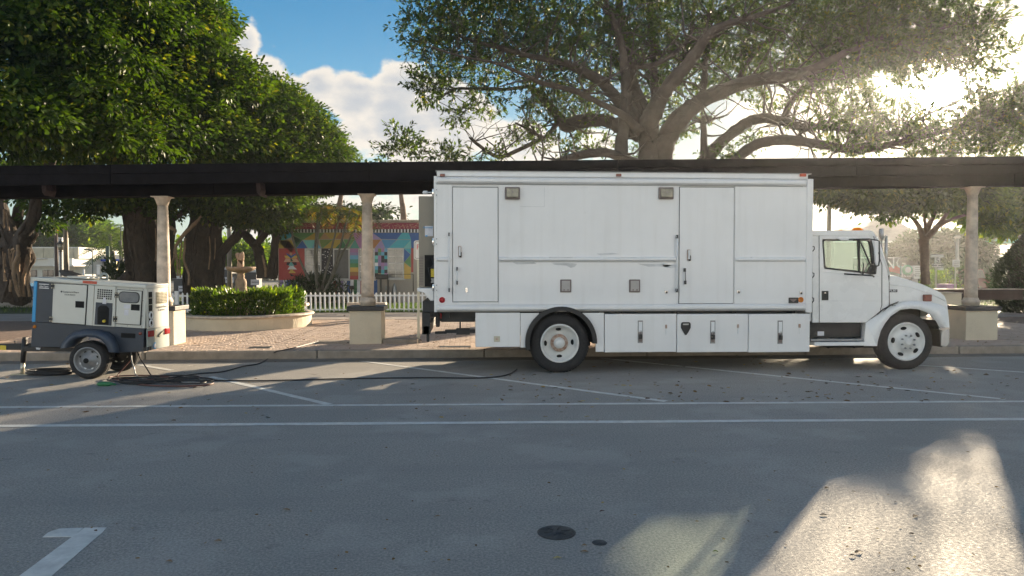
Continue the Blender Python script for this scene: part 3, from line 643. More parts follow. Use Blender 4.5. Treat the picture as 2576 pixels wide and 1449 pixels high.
for a, b in ((1200,1305),(1520.5,1702),(1702.5,1882),(1882.5,2037.5)):     # lockers along the kerb side
    x0, x1, z0, z1 = rect(a, 789, b, 886); MB().box(x0, x1, YT+WD-.5, YT+WD, z0, z1).build('locker_door', 'white', tr, bev=.008)
# black paddle holder, small brass flap
pc = [(-1.0,.95),(-.75,1.25),(.75,1.25),(1.0,.95),(1.0,.2),(.55,-.55),(.1,-1.15),(-.1,-1.15),(-.55,-.55),(-1.0,.2)]; hc = TP(1724.5, 827)
pi = [(x*.58, .62+(.42 if y > .5 else -.02)*(1 if y > .5 else 0)) for x, y in pc]
MB().ring([(hc.x+x*.075, YT-.03, hc.z+y*.085) for x, y in pc], [(hc.x+(x*.05), YT-.03, hc.z+(1.0 if y > .5 else .72)*.085) for x, y in pc], (0,.024,0)).build('paddle_holder', 'black', tr, bev=.004)
x0, x1, z0, z1 = rect(1242.5, 845.5, 1257.5, 859.5); MB().box(x0, x1, YT-.012, YT, z0, z1).build('fuel_flap', 'galv', tr, bev=.004); MB().lathe([(.02,0),(.02,.01)], ((x0+x1)/2, YT-.012, (z0+z1)/2), 10, axis='Y').build('fuel_lock', 'rust', tr)
# wheels
def wheel(c, r, w, rr, par, mrim, mhub, front, name='wheel'):
    """outer face towards -Y at c"""
    t = MB().lathe([(rr*1.02,.02),(rr*1.06,.0),(r*.80,-.005),(r*.93,.008),(r*.985,.03),(r,.06),(r,w-.06),(r*.985,w-.03),(r*.9,w),(rr,w)], (c[0],c[1]+w,c[2]) , 48, axis='Y')
    t = MB(); prof = [(rr*1.0,-.05),(rr*1.03,-.012),(r*.80,.0),(r*.93,-.012),(r*.985,-.035),(r,-.06),(r,-(w-.06)),(r*.985,-(w-.03)),(r*.9,-w),(rr,-w)]
    t.lathe(prof, c, 56, axis='Y', closed=True); ty = t.build('tyre', 'rubber', par)
    # tread blocks
    tb = MB()
    for k in range(56):
        a = 2*math.pi*k/56
        for y0, y1 in ((.055,.5*w-.01),(.5*w+.01,w-.055)):
            ca, sa, cb, sb = math.cos(a), math.sin(a), math.cos(a+.085), math.sin(a+.085); R1, R2 = r-.004, r+.009
            tb.add([(c[0]+R1*ca,c[1]+y0,c[2]+R1*sa),(c[0]+R1*cb,c[1]+y0,c[2]+R1*sb),(c[0]+R1*cb,c[1]+y1,c[2]+R1*sb),(c[0]+R1*ca,c[1]+y1,c[2]+R1*sa),
                    (c[0]+R2*ca,c[1]+y0,c[2]+R2*sa),(c[0]+R2*cb,c[1]+y0,c[2]+R2*sb),(c[0]+R2*cb,c[1]+y1,c[2]+R2*sb),(c[0]+R2*ca,c[1]+y1,c[2]+R2*sa)],
                   [(3,2,1,0),(4,5,6,7),(0,1,5,4),(1,2,6,5),(2,3,7,6),(3,0,4,7)])
    tb.build('tread', 'rubber', ty)
    if front: prof = [(rr*1.03,-.012),(rr*1.0,.004),(rr*.95,.004),(rr*.92,-.02),(rr*.86,-.035),(rr*.50,-.02),(rr*.44,.02),(rr*.40,.03),(rr*.22,.035),(rr*.20,.06),(rr*.10,.066),(.001,.066)]
    else: prof = [(rr*1.03,-.012),(rr*1.0,.004),(rr*.94,.004),(rr*.90,-.06),(rr*.84,-.12),(rr*.55,-.15),(rr*.48,-.15),(rr*.46,-.11),(rr*.30,-.10),(rr*.27,-.02),(rr*.12,-.012),(.001,-.012)]
    rm = MB().lathe(prof, c, 48, axis='Y', closed=True).build('rim', mrim, par)
    yh = -.02 if front else -.135
    for k in range(5 if front else 5):
        a = math.radians(30+72*k) if front else math.radians(90*k+2) 
        if not front and k > 3: break
        q = [(c[0]+(rr*.72)*math.cos(a)+rr*(.15*math.cos(t_)*math.sin(a)+.085*math.sin(t_)*math.cos(a)), c[1]-(yh+.012 if front else -.125), c[2]+(rr*.72)*math.sin(a)+rr*(-.15*math.cos(t_)*math.cos(a)+.085*math.sin(t_)*math.sin(a))) for t_ in np.linspace(0, 2*math.pi, 13)[:-1]]
        MB().prism(q, (0, .03, 0)).build('hand_hole', 'void', rm)
    for k in range(8):
        a = math.radians(20+45*k); rb = rr*(.36 if front else .40); x, z = c[0]+rb*math.cos(a), c[2]+rb*math.sin(a); yb = c[1]-(.03 if front else -.11)
        MB().lathe([(.016,0),(.016,.022),(.010,.035)], (x, yb, z), 6, axis='Y').build('wheel_nut', 'grey' if front else 'rust', rm)
    if not front: MB().lathe([(rr*.47,0),(rr*.47,.02),(rr*.34,.025)], (c[0], c[1]+.11, c[2]), 24, axis='Y').build('hub_flange', mhub, rm); MB().lathe([(rr*.27,0),(rr*.26,.1),(rr*.2,.12),(.001,.12)], (c[0], c[1]+.1, c[2]), 24, axis='Y').build('hub_cap', 'rim', rm)
    return rm
ct = TP(1408.5, 864, .03); rt = ct.z; RR = TP(1456, 864, .03).x-ct.x
wheel((ct.x, YT+.03, ct.z), rt, .25, RR, tr, 'rim', 'rust', False); 
for yy in (.33, 1.9, 2.16): MB().lathe([(RR,-.01),(rt*.93,0),(rt,-.05),(rt,-.2),(rt*.93,-.25),(RR,-.24)], (ct.x, YT+yy, rt), 40, axis='Y').build('tyre', 'rubber', tr)
cf = TP(2283, 860, .0); rf = cf.z; RF = TP(2331, 860).x-cf.x-.015
wheel((cf.x, YT+.02, rf), rf, .25, RF, tr, 'rim', 'rust', True)
MB().lathe([(RF,-.01),(rf*.93,0),(rf,-.05),(rf,-.2),(rf*.93,-.25),(RF,-.24)], (cf.x, YT+2.05, rf), 40, axis='Y').build('tyre', 'rubber', tr)
# chassis, axles, underbody
m = MB()
for yy in (.75, 1.55): m.box(tx(1100), tx(2300), YT+yy, YT+yy+.08, tz(815), tz(788))
m.box(ct.x-.06, ct.x+.06, YT+.3, YT+2.1, rt-.06, rt+.06).box(cf.x-.05, cf.x+.05, YT+.25, YT+2.1, rf-.05, rf+.03)
for px in (1120, 1190, 1300, 1560, 1700, 1850, 2000): m.box(tx(px), tx(px)+.06, YT+.1, YT+2.3, tz(800), tz(786))
m.box(tx(1820), tx(1990), YT+.6, YT+1.5, tz(893), tz(840)).tube([(tx(1750), YT+1.15, .5),(tx(1420), YT+1.15, rt)], .06, 10)
m.build('chassis', 'black', tr)
m = MB(); tbox(m, 1108, 786, 1195, 813, .25, .35); tbox(m, 1095, 786, 1104, 826, .25, .5); tbox(m, 1155, 813, 1159, 836, .3, .34); tbox(m, 1118, 833, 1196, 842, .28, .36); tbox(m, 1092, 838, 1122, 844, .28, .36); tbox(m, 1147, 830, 1182, 846, .26, .38)
m.build('hydraulic_arm', 'black', tr, bev=.006)
m = MB(); tbox(m, 1063, 757, 1094, 786, .02, 2.3); tbox(m, 1061, 786, 1082, 842, .05, .16); tbox(m, 1061, 786, 1082, 842, 2.1, 2.22); tbox(m, 1063, 820, 1080, 842, .05, 2.2); tbox(m, 1072, 842, 1079, 862, .09, .14)
m.build('liftgate_frame', 'black', tr, bev=.008)
tbox(MB(), 1106, 790, 1110, 804, .18, .24).build('tail_lamp', 'red', tr, bev=.003)
MB().prism([TP(x, y, .10) for x, y in ((1049,724.5),(1091,724.5),(1091,762),(1083,757),(1066,736),(1050,733))], (0,1.9,0)).build('shelf_bracket', 'white', tr, bev=.008)
# enclosed generator unit on the rear wall
pu = tbox(MB(), 1050, 488.5, 1091, 724, .30, 1.9).build('power_unit', 'beige', tr, bev=.01)
x0, x1, z0, z1 = rect(1065.5, 640.5, 1093, 722)
m = MB().box(x0, x1-.02, YT+.292, YT+.299, z0, z1).build('open_bay', 'void', pu)
m = MB(); m.tube([(x0+.12, YT+.27, z1-.05),(x0+.15, YT+.22, z1-.2),(x0+.06, YT+.24, z0+.3),(x0+.1, YT+.24, z0+.08)], .012, 6, 0).box(x0+.1, x0+.17, YT+.24, YT+.292, z1-.35, z1-.22, 1).box(x0+.1, x0+.2, YT+.24, YT+.292, z0+.06, z0+.13, 2).lathe([(.05,0),(.05,.03)], (x0+.15, YT+.292, z0+.3), 14, 0, 'Y')
m.build('machinery', ['black','yellow','grey'], pu)
st = tbox(MB(), 1066, 565.5, 1087, 592, .296, .299).build('sticker', 'paper', pu); p_ = TP(1076.5, 572, .294)
text('thermal', p_, .05, 'gblue', pu, 'sticker_lettering'); tbox(MB(), 1067, 589.5, 1073, 593, .294, .2955).build('sticker_tab', 'gblue', pu)
m = MB()
for k in range(18): tbox(m, 1051, 645+k*4.2, 1062, 647+k*4.2, .294, .2995)
m.build('louver', 'hatchf', pu)
MB().tube([TP(1092, 484.5, .5), TP(1072, 484.5, .5)], .012, 8).lathe([(.001,-.05),(.03,-.03),(.03,.03),(.001,.05)], TP(1070, 484.5, .5), 12, axis='X').build('work_lamp', 'pvc', tr)
# ---------------- cab
cv = conv(2950, 750, 2.898); c5 = conv(2950, 700, 1.9315)
def CP(p, dy=0.0, f=None): return TP(*p, dy)
CY0, CY1 = .06, 2.28
def rounded(pts, r=.05, n=4):
    out = []; k = len(pts)
    for i in range(k):
        p = Vector(pts[i]); a = Vector(pts[i-1]); b = Vector(pts[(i+1) % k]); ra = min(r, (a-p).length*.4); rb = min(r, (b-p).length*.4)
        p0 = p+(a-p).normalized()*ra; p1 = p+(b-p).normalized()*rb
        for j in range(n+1): t = j/n; out.append(tuple(p0*(1-t)**2+p*2*t*(1-t)+p1*t*t))
    return out
def V3(pts, dy): return [TP(x, y, dy) for x, y in pts]
sideo = [(2044,591),(2196,591.5),(2203,598),(2233,687),(2236,709),(2236,768),(2222,784),(2179,811.5),(2044,811.5)]
wino = [(2068.5,602),(2190,602.5),(2199,688),(2199.5,688),(2160,685),(2074,675)]
# side walls as plates with the window cut out (strips around the opening)
def sidewall(dy0, dy1, name):
    V = {k: v for k, v in dict(A=(2044,591),B=(2197,591.5),B2=(2203,598),Cc=(2233,687),D=(2236,709),E=(2236,768),F=(2222,784),G=(2179,811.5),H=(2044,811.5),
         a=(2069,601.5),b=(2191,602.5),c=(2203.5,688.5),d=(2160,685.5),e=(2074,675.5)).items()}
    m = MB()
    for q in (('A','a','e','H'),('A','B','b','a'),('B','B2','b'),('b','B2','Cc','c'),('Cc','D','c'),('H','e','d','G'),('G','d','c','F'),('c','D','E','F')):
        m.prism([TP(*V[k], dy0) for k in q], (0, dy1-dy0, 0))
    return m.build(name, 'whitec', tr)
sidewall(CY0, CY0+.035, 'cab_side'); sidewall(CY1-.035, CY1, 'cab_side')
m = MB().box(tx(2044), tx(2046), YT+CY0, YT+CY1, tz(811), tz(591)); m.build('cab_back', 'whitec', tr)
m = MB().box(tx(2046), tx(2230), YT+CY0+.04, YT+CY1-.04, tz(812), tz(808)).box(tx(2225), tx(2232), YT+CY0+.04, YT+CY1-.04, tz(808), tz(700)); m.build('cab_floor', 'black', tr)
# roof
rp = rounded([(2044,592.5,0),(2044,580,0),(2186,579.5,0),(2197,582,0),(2205,596,0),(2205.5,600,0),(2198,593.5,0)], 4, 3)
MB().prism([TP(p[0], p[1], CY0-.02) for p in rp], (0, CY1-CY0+.04, 0)).build('cab_roof', 'whitec', tr, bev=.012)
for x in (2115, 2156.5):
    w = 7.5 if x < 2130 else 14; dy = 1.2 if x < 2130 else .5
    a = TP(x-w, 580, dy); b = TP(x+w, 574, dy); MB().lathe([((b.x-a.x)/2,0),((b.x-a.x)/2*.92,.05),((b.x-a.x)/2*.6,.085),(.001,.095)], ((a.x+b.x)/2, a.y, tz(580)), 16).build('roof_lamp', 'amber', tr)
# door, seams
dr = V3(rounded([(x, y, 0) for x, y in [(2060.5,592.5),(2196,593),(2218.5,668),(2218,767),(2214,784),(2179,811),(2061,811)]], 3, 2) and [(2060.5,592.5),(2196,593),(2218.5,668),(2218,767),(2214,784),(2179,811),(2061,811)], CY0-.006)
lst = [(2060.5,592.5),(2060.5,812)]
dd_ = MB()
def seam(pts, w=.008, dy=CY0-.004, m_='seam', par=None, name='seam'):
    return MB().tube([TP(x, y, dy) for x, y in pts], w/2, 6).build(name, m_, par or tr)
dpan = MB()
VD = dict(P=(2061.5,594),Q=(2195.5,594.5),R=(2217,668),S=(2216.8,766),T=(2213.5,783),U=(2178.5,810),Vv=(2062,810),a=(2068,600.5),b=(2191.5,601.5),c=(2204.5,689.5),d=(2160,687),e=(2073,677))
for q in (('P','a','e','Vv'),('P','Q','b','a'),('Q','R','c','b'),('Vv','e','d','U'),('U','d','c','T'),('c','R','S','T')):
    dpan.prism([TP(*VD[k], CY0-.012) for k in q], (0, .014, 0))
dpo = dpan.build('cab_door', 'whitec', tr)
seam([(2060.6,592),(2061.2,700),(2061.2,811)], .012); seam([(2197,592),(2218.6,667),(2218.4,768),(2213,785),(2179,812)], .010); seam([(2044,592),(2197,592)], .006)
seam([(2062,757),(2217,757)], .005, CY0-.013, 'whitep'); seam([(2044,757),(2060,757)], .005, CY0-.002, 'whitep')
seam([(2066,683),(2120,688),(2216,696)], .007, CY0-.012, 'whitec', dpo, 'body_crease')
# window surround, glass, divider
wo_ = rounded([(2069,602,0),(2190.5,603,0),(2204,690,0),(2160,685.5,0),(2074,676,0)], 7, 4); wi_ = rounded([(2072.5,605,0),(2188,606,0),(2199.5,686,0),(2160,681.5,0),(2077,672.5,0)], 6, 4)
MB().ring([TP(p[0], p[1], CY0-.02) for p in wo_], [TP(p[0], p[1], CY0-.02) for p in wi_], (0,.05,0)).build('window_seal', 'seam', dpo)
MB().add([TP(p[0], p[1], CY0+.012) for p in wi_], [tuple(range(len(wi_)))]).build('side_window', 'glass', dpo)
MB().add([TP(p[0], p[1], CY1-.02) for p in wi_], [tuple(range(len(wi_)))]).build('side_window', 'glass', tr)
MB().prism([TP(x, y, CY0-.012) for x, y in ((2158,604),(2163.5,604),(2164.5,684),(2161,684))], (0,.03,0)).build('window_divider', 'black', dpo)
MB().tube([TP(2163, 605, CY0-.02), TP(2199, 686, CY0-.02)], .013, 6).build('mirror_strut', 'black', tr)
MB().prism([TP(x, y, CY0-.03) for x, y in ((2190,668),(2200,664),(2204,680),(2203,690),(2190,691),(2178,687))], (0,.03,0)).build('mirror_mount', 'black', tr, bev=.006)
MB().prism([TP(x, y, CY0-.016) for x, y in ((2188,604),(2193,604),(2207,664),(2204,690),(2199,688),(2193,640))], (0,.02,0)).build('pillar_trim', 'black', tr)
# west coast mirror: frame out beside the door
mf = [(2190,603.5),(2208,604),(2212.5,606),(2212,664),(2207,671),(2198,668)]
MB().tube([TP(x, y, -.16) for x, y in [(2136,602),(2185,601),(2206,604),(2212,607),(2212.5,655),(2210,668),(2203,671),(2198,664),(2196,686)]], .011, 6).build('mirror_arm', 'black', tr)
MB().prism([TP(x, y, -.20) for x, y in ((2199,606),(2210,607),(2210,662),(2206,668),(2203,660))], (0,.035,0)).build('mirror', 'white', tr, bev=.008)
MB().tube([TP(2124, 689, -.05), TP(2195, 693.5, -.12), TP(2199, 697, -.14)], .014, 6).build('mirror_bar', 'black', tr)
MB().tube([TP(2171, 690, -.06), TP(2172, 662, -.08)], .010, 6).tube([TP(2171, 690, -.06), TP(2152,680,-.07)], .006, 5).build('aerial', 'black', tr)
MB().prism([TP(x, y, CY0-.05) for x, y in ((2106,600),(2114,597),(2150,597),(2152,601),(2144,605),(2118,605))], (0,.05,0)).build('mirror_bracket', 'whitec', tr, bev=.006)
# passenger side mirror pillar beyond the bonnet
MB().tube([TP(2217.5, 575, 2.5), TP(2217.5, 603, 2.5)], .045, 10).tube([TP(2217.5, 603, 2.5), TP(2217.5, 690, 2.5)], .02, 8).tube([TP(2217.5, 600, 2.5), TP(2230, 594, 2.6)], .02, 8).tube([TP(2229, 593, 2.6), TP(2229.5, 686, 2.6)], .03, 8).build('mirror', 'silver', tr)
# windscreen with posts and divider
wa, wb = (2204,600), (2233.5,688)
MB().add([TP(*wa, CY0+.05), TP(*wb, CY0+.05), TP(*wb, CY1-.05), TP(*wa, CY1-.05)], [(0,1,2,3)]).build('windscreen', 'wshield', tr)
for dy in (CY0+.03, CY1-.03): MB().tube([TP(2203, 597, dy), TP(2235, 692, dy)], .032, 8).build('pillar', 'whitec', tr)
# seats and wheel
for dy in (.35, 1.35):
    m = MB().box(tx(2085), tx(2128), YT+dy, YT+dy+.5, tz(755), tz(735)).box(tx(2080), tx(2094), YT+dy, YT+dy+.5, tz(740), tz(668)).build('seat', 'skin', tr, bev=.03)
sw = TP(2196, 672, .6)
MB().tube([(sw.x+.05*math.sin(a)*0+.10*math.cos(a), sw.y+.21*math.sin(a), sw.z+.18*math.cos(a)) for a in np.linspace(0, 2*math.pi, 25)], .013, 6, cap=False).tube([sw, (sw.x+.2, sw.y, sw.z-.3)], .02, 6).build('steering_wheel', 'black', tr)
m = MB().box(tx(2214), tx(2232), YT+.1, YT+2.2, tz(740), tz(692)); m.build('dashboard', 'skin', tr)
# bonnet: cross-sections from cowl to nose
top = [(2234,687.5),(2252,692),(2285,701.5),(2315,711),(2349,724.5),(2368,733),(2378,741),(2384,756),(2387,780),(2388.5,800),(2389,815)]
def bonnet():
    m = MB(); secs = []; n = 17
    for k, (px, py) in enumerate(top[:8]):
        x = tx(px); zt = tz(py, px); zb = tz(760) ; wdt = [1.0,1.0,.99,.98,.96,.94,.92,.87][k]; hw = (CY1-CY0)/2*wdt*.90; yc = YT+(CY0+CY1)/2; s_ = []
        for j in range(n):
            a = math.pi*j/(n-1); c_, s__ = math.cos(a), math.sin(a); ex = .36
            yy = -hw*math.copysign(abs(c_)**ex, c_); zz = (zt-zb)*abs(s__)**.42
            s_.append((x, yc+yy, zb+zz))
        secs.append(s_)
    for px, f_ in ((2387,.80),):
        x = tx(px); yc = YT+(CY0+CY1)/2; hw = (CY1-CY0)/2*.8; zb = tz(815); zt = tz(775, px)
        secs.append([(x, yc-hw*math.copysign(abs(math.cos(math.pi*j/(n-1)))**.36, math.cos(math.pi*j/(n-1))), zb+(zt-zb)*abs(math.sin(math.pi*j/(n-1)))**.42) for j in range(n)])
    vs = [p for s_ in secs for p in s_]
    fs = [(i*n+j, i*n+j+1, (i+1)*n+j+1, (i+1)*n+j) for i in range(len(secs)-1) for j in range(n-1)]
    m.add(vs, fs, 0, True); m.f.append(tuple(range((len(secs)-1)*n, len(secs)*n))); m.m.append(0); m.s.append(False)
    o = m.build('bonnet', 'whitec', tr); s = o.modifiers.new('s', 'SUBSURF'); s.levels = s.render_levels = 1; return o
bn = bonnet()
# side of bonnet: plate from seam to nose
bp = [(2237,690),(2252,693.5),(2285,703.5),(2315,713),(2347,727),(2366,736),(2377,746),(2382,760),(2386,790),(2388,815),(2361,817),(2340,789),(2309,770),(2257,768),(2237,768)]
MB().prism([TP(x, y, CY0+.035) for x, y in bp], (0,.05,0)).build('bonnet_side', 'whitec', tr, bev=.02, seg=3)
MB().prism([TP(x, y, CY1-.08) for x, y in bp], (0,.05,0)).build('bonnet_side', 'whitec', tr)
MB().tube([TP(x, y, CY0+.038) for x, y in ((2240,716),(2290,722),(2340,738),(2378,757))], .012, 6).build('bonnet_crease', 'whitec', tr)
MB().prism([TP(x, y, CY0+.02) for x, y in ((2230,688),(2238.5,690),(2236.5,709))], (0,.05,0)).build('cowl_gap', 'seam', tr)
seam([(2236,709),(2237,767),(2240,769)], .02, CY0+.035, 'hatchf'); seam([(2222,784),(2237,768),(2260,759)], .014, CY0-.01)
# fender
fo = [(2179,811.5),(2206,790),(2222,783),(2240,768),(2257,760),(2283,757),(2309,757.5),(2340,760),(2361,765),(2375,771),(2382,780),(2385.5,795),(2388,815),(2388.5,823)]
fi = [(2206.5,870.5),(2209,855),(2219,825),(2236,800),(2257,780),(2283,776.5),(2309,777.5),(2330,784),(2344,794),(2355,808),(2363,821),(2370,823),(2376,824),(2384,824)]
m = MB()
oL = [TP(2178.5, 812, -.02), TP(2173, 870.5, -.02)]
f_out = [(2178,812),(2190,803),(2203,796),(2222,784),(2240,770),(2283,757),(2309,757.5),(2340,760),(2361,765),(2375,771),(2382,780),(2385.5,795),(2388,815),(2388.5,824)]
f_in = [(2206.5,870.5),(2209,855),(2216,832),(2226,814),(2240,796),(2265,779),(2290,776.5),(2309,778),(2330,785),(2344,795),(2355,809),(2362,822),(2372,823.5),(2384,824)]
vs = [TP(x, y, .035) for x, y in f_out]+[TP(x, y, -.045) for x, y in [(a*.62+c*.38, b*.62+d*.38) for (a, b), (c, d) in zip(f_out, f_in)]]+[TP(x, y, -.05) for x, y in f_in]+[TP(x, y, .6) for x, y in f_in]+[TP(x, y, .6) for x, y in f_out]
n = 14; m.add(vs, [(r*n+i, r*n+i+1, (r+1)*n+i+1, (r+1)*n+i) for r in range(3) for i in range(n-1)], 0, True)
m.add([TP(2178,812,.035), TP(2173,870.5,-.02), TP(2206.5,870.5,-.05), TP(2189,834,-.045)], [(0,1,2,3)], 0, True)
m.build('fender', 'whitec', tr)
MB().prism([TP(x, y, .05) for x, y in ((2180,812),(2174,870),(2206,870),(2212,840),(2230,808),(2222,785))], (0,.3,0)).build('fender', 'whitec', tr, bev=.01)
seam([(2206,791),(2222,778),(2243,767),(2257,761)], .02, -.02); seam([(2237,768.5),(2262,769.5)], .008, -.0)
MB().box(tx(2200), tx(2375), YT+.6, YT+.63, .3, tz(770)).build('arch_liner', 'void', tr)
MB().prism([TP(x, y, .02) for x, y in ((2356,806),(2363,818),(2366,872),(2370,874),(2374,835),(2372,822))], (0,.5,0)).build('mud_flap', 'black', tr)
# bumper
b_ = MB(); b_.prism([TP(x, y, .0) for x, y in ((2370,832),(2388,827),(2390,836),(2389,866),(2380,873),(2368,871))], (0, 2.3, 0)); b_.build('bumper', 'silver', tr, bev=.02, seg=3)
MB().prism([TP(x, y, -.04) for x, y in ((2362,824),(2388,823),(2389.5,828),(2376,832),(2364,830))], (0,.3,0)).build('bumper_end', 'chrome', tr, bev=.008)
# step and battery side
tbox(MB(), 2040, 813, 2177, 852, .14, .7).build('battery_box', 'black', tr, bev=.01); tbox(MB(), 2067, 835.5, 2083, 846.5, .13, .14).build('label_plate', 'paper', tr)
tbox(MB(), 2040, 853, 2170, 858, .0, .3).build('step', 'grey', tr, bev=.005); tbox(MB(), 2048, 860, 2191, 869.5, -.03, .28).build('step', 'white', tr, bev=.01)
for px in (2060, 2160): tbox(MB(), px, 852, px+4, 866, .1, .2).build('step_hanger', 'black', tr)
# door handle, badge, lamp, cab-side latches
x0, x1, z0, z1 = rect(2070.5, 732, 2087.5, 755.5); h_ = MB().box(x0, x1, YT+CY0-.022, YT+CY0-.012, z0, z1).build('door_handle', 'black', dpo, bev=.018, seg=3); MB().lathe([(.010,0),(.010,.008)], (x0+.05, YT+CY0-.022, z1-.03), 10, axis='Y').build('key_hole', 'chrome', dpo)
x0, x1, z0, z1 = rect(2241.5, 728.5, 2265.5, 735.5); bg_ = MB().box(x0, x1, YT+CY0+.022, YT+CY0+.036, z0, z1).build('model_badge', 'black', tr, bev=.004)
text('FL80', ((x0+x1)/2, YT+CY0+.020, (z0+z1)/2), .048, 'pvc', tr, 'badge_lettering', sx=1.25)
x0, x1, z0, z1 = rect(2330, 741, 2348.5, 758.5); MB().box(x0, x1, YT+CY0-.03, YT+CY0+.04, z0, z1).build('turn_lamp', 'dred', tr, bev=.015, seg=3)
for py in (623, 691, 755): x = tx(2044.5); z = tz(py); MB().tube([(x, YT+.03, z+.03),(x+.02, YT+.0, z+.02),(x+.02, YT+.0, z-.02),(x, YT+.03, z-.06)], .008, 6).build('hose_clip', 'black', tr)
# ------------------------------------------------------------------ generator trailer
g5 = conv(100, 1030, 3.4509)
ga = at_z(74, 953); gb = at_z(361, 958)           # feet of the near side plane
GP0 = Vector((-7.35, 11.20, 0)); GP1 = Vector((-5.10, 10.98, 0))
gdir = (GP1-GP0).normalized(); gn = Vector((-gdir.y, gdir.x, 0))
if gn.y < 0: gn = -gn
def G(px, py, dep=0.0):
    d = ray(px, py); o = Vector((0,0,CAMZ)); t = (GP0+gn*dep-o).dot(gn)/d.dot(gn); return o+d*t
def GG(x, y, dep=0.0): return G(*g5(x, y), dep)
gc_ = G(219, 907); gen = thing('generator_trailer', (gc_.x, gc_.y, 0), 'towable grey and white diesel generator on two wheels with cables', 'generator')
WG = .64
def gpr(pts, d0, d1, name, mt, par=None, bev=.006, raw=True):
    P3 = [GG(x, y, 0) if raw else G(x, y, 0) for x, y in pts]; P3 = [p+gn*d0 for p in P3]
    return MB().prism(P3, gn*(d1-d0)).build(name, mt, par or gen, bev=bev)
# body of the lower chassis with wheel-arch cut
arch = [(520,940),(560,860),(640,815),(780,800),(900,812),(990,860),(1040,930),(1062,1003)]
gpr([(60,612),(320,628),(760,657),(1510,700),(1504,998),(1180,1012)]+arch[::-1][:1]+[(1062,1003)][:0]+[(1040,930),(990,860),(900,812),(780,800),(640,815),(560,860),(520,940)]+[(440,942),(40,936)], .02, .05, 'side_skirt', 'gdark')
gpr([(62,620),(1508,705),(1504,800),(50,800)], .05, WG-.01, 'lower_body', 'gdark')
gpr([(52,800),(470,800),(440,940),(42,934)], .05, WG-.01, 'lower_body', 'gdark'); gpr([(1110,800),(1506,800),(1504,996),(1180,1008),(1110,1000)], .05, WG-.01, 'lower_body', 'gdark')
gpr([(95,82),(1545,180),(1520,700),(60,614)], .02, WG-.02, 'enclosure', 'gwhite', bev=.01)
gpr([(136,85),(346,108),(322,626),(104,612)], .004, .03, 'front_panel', 'gdark'); gpr([(93,82),(136,85),(112,612),(62,610)], -.002, .03, 'blue_corner', 'gblue', bev=.01)
gpr([(93,30),(1548,128),(1546,182),(93,80)], -.012, WG+.01, 'roof_lid', 'gwhite', bev=.012)
def gplate(pts, nm, mt, par=None, d=-.006, d1=.02): return gpr(pts, d, d1, nm, mt, par, bev=.004)
gplate([(345,110),(790,131),(757,652),(322,624)], 'seam', 'seam', None, .001, .02)
gd1 = gplate([(350,116),(783,137),(751,646),(328,618)], 'side_door', 'gwhite', None, -.008)
gplate([(795,132),(872,138),(846,660),(763,652)], 'filler_panel', 'gwhite', None, .004, .021); gplate([(882,138),(1150,155),(1136,675),(852,660)], 'service_panel', 'gwhite', None, .002, .021)
gplate([(1170,188),(1499,210),(1472,657),(1148,637)], 'seam', 'seam', None, .001, .02)
gd2 = gplate([(1178,196),(1490,217),(1464,650),(1155,630)], 'control_door', 'gwhite', None, -.008)
def hng(x0, y0, x1, y1, par):
    m = gplate([(x0+6,y0),(x1,y0+4),(x1-6,y1),(x0,y1-4)], 'hinge', 'black', par, -.018, -.006); 
    for x, y in ((x0+14,y0+12),(x1-10,y0+14),(x0+12,y1-14),(x1-14,y1-12)): MB().lathe([(.009,0),(.009,.006)], GG(x, y, -.018), 8, axis='Y').build('bolt', 'galv', m)
hng(314,110,368,186,gd1); hng(290,538,343,612,gd1); hng(1142,228,1198,300,gd2); hng(1122,534,1180,610,gd2)
gplate([(634,340),(750,346),(748,432),(632,426)], 'latch_pocket', 'void', gd1, -.010, .0); gplate([(1354,380),(1470,386),(1466,468),(1352,460)], 'latch_pocket', 'void', gd2, -.010, .0)
gplate([(732,75),(917,88),(915,124),(730,111)], 'warning_decal', 'orange', None, -.0135, -.011)
for y in (119, 170): gplate([(160,y-3),(288,y+3),(286,y+12),(158,y+6)], 'logo_stripe', 'pvc', None, .0015, .003)
rz = math.atan2(gdir.y, gdir.x); tilt = 0.045
def gtext(s, x, y, h, m_='ink', dep=-.010, nm='lettering', sx=1.0):
    o = text(s, GG(x, y, dep), h, m_, gen, nm, sx=sx); o.rotation_euler = (Matrix.Rotation(rz, 3, 'Z') @ Matrix.Rotation(math.pi/2, 3, 'X') @ Matrix.Rotation(-tilt, 3, 'Z')).to_euler(); return o
gtext('Atlas Copco', 223, 152, .036, 'pvc', .001, 'logo_lettering', .75); gtext('EquipmentShare', 574, 226, .037, 'ink'); gtext('555-80-RENTS', 558, 262, .027, 'ink', nm='phone_lettering')
MB().lathe([(.014,0),(.014,.002)], GG(452, 219, -.008), 14, axis='Y').build('logo_mark', 'ink', gd1)
for i in range(7):
    for j in range(5): x = 918+i*28-j*2; y = 184+j*27+i*2; gplate([(x,y),(x+21,y+1.5),(x+20,y+21),(x-1,y+20)], 'vent_hole', 'void', None, .0005, .004)
gr = gplate([(896,357),(1112,370),(1096,660),(878,646)], 'socket_frame', 'gdark', None, -.006, .004)
gplate([(920,430),(960,396),(1040,402),(1072,440),(1062,652),(916,640)], 'socket_recess', 'void', gr, -.008, .0)
MB().lathe([(.022,0),(.02,.03)], GG(1008, 600, -.01), 12, axis='Y').build('plug', 'yellow', gr)
gplate([(996,290),(1030,298),(1036,380),(986,376)], 'tag', 'paper', None, -.012, -.009)
w_ = rounded([(1200,212,0),(1470,228,0),(1464,376,0),(1196,358,0)], 60, 5); gpr([(p[0],p[1]) for p in w_], -.016, -.006, 'window_frame', 'black', gd2)
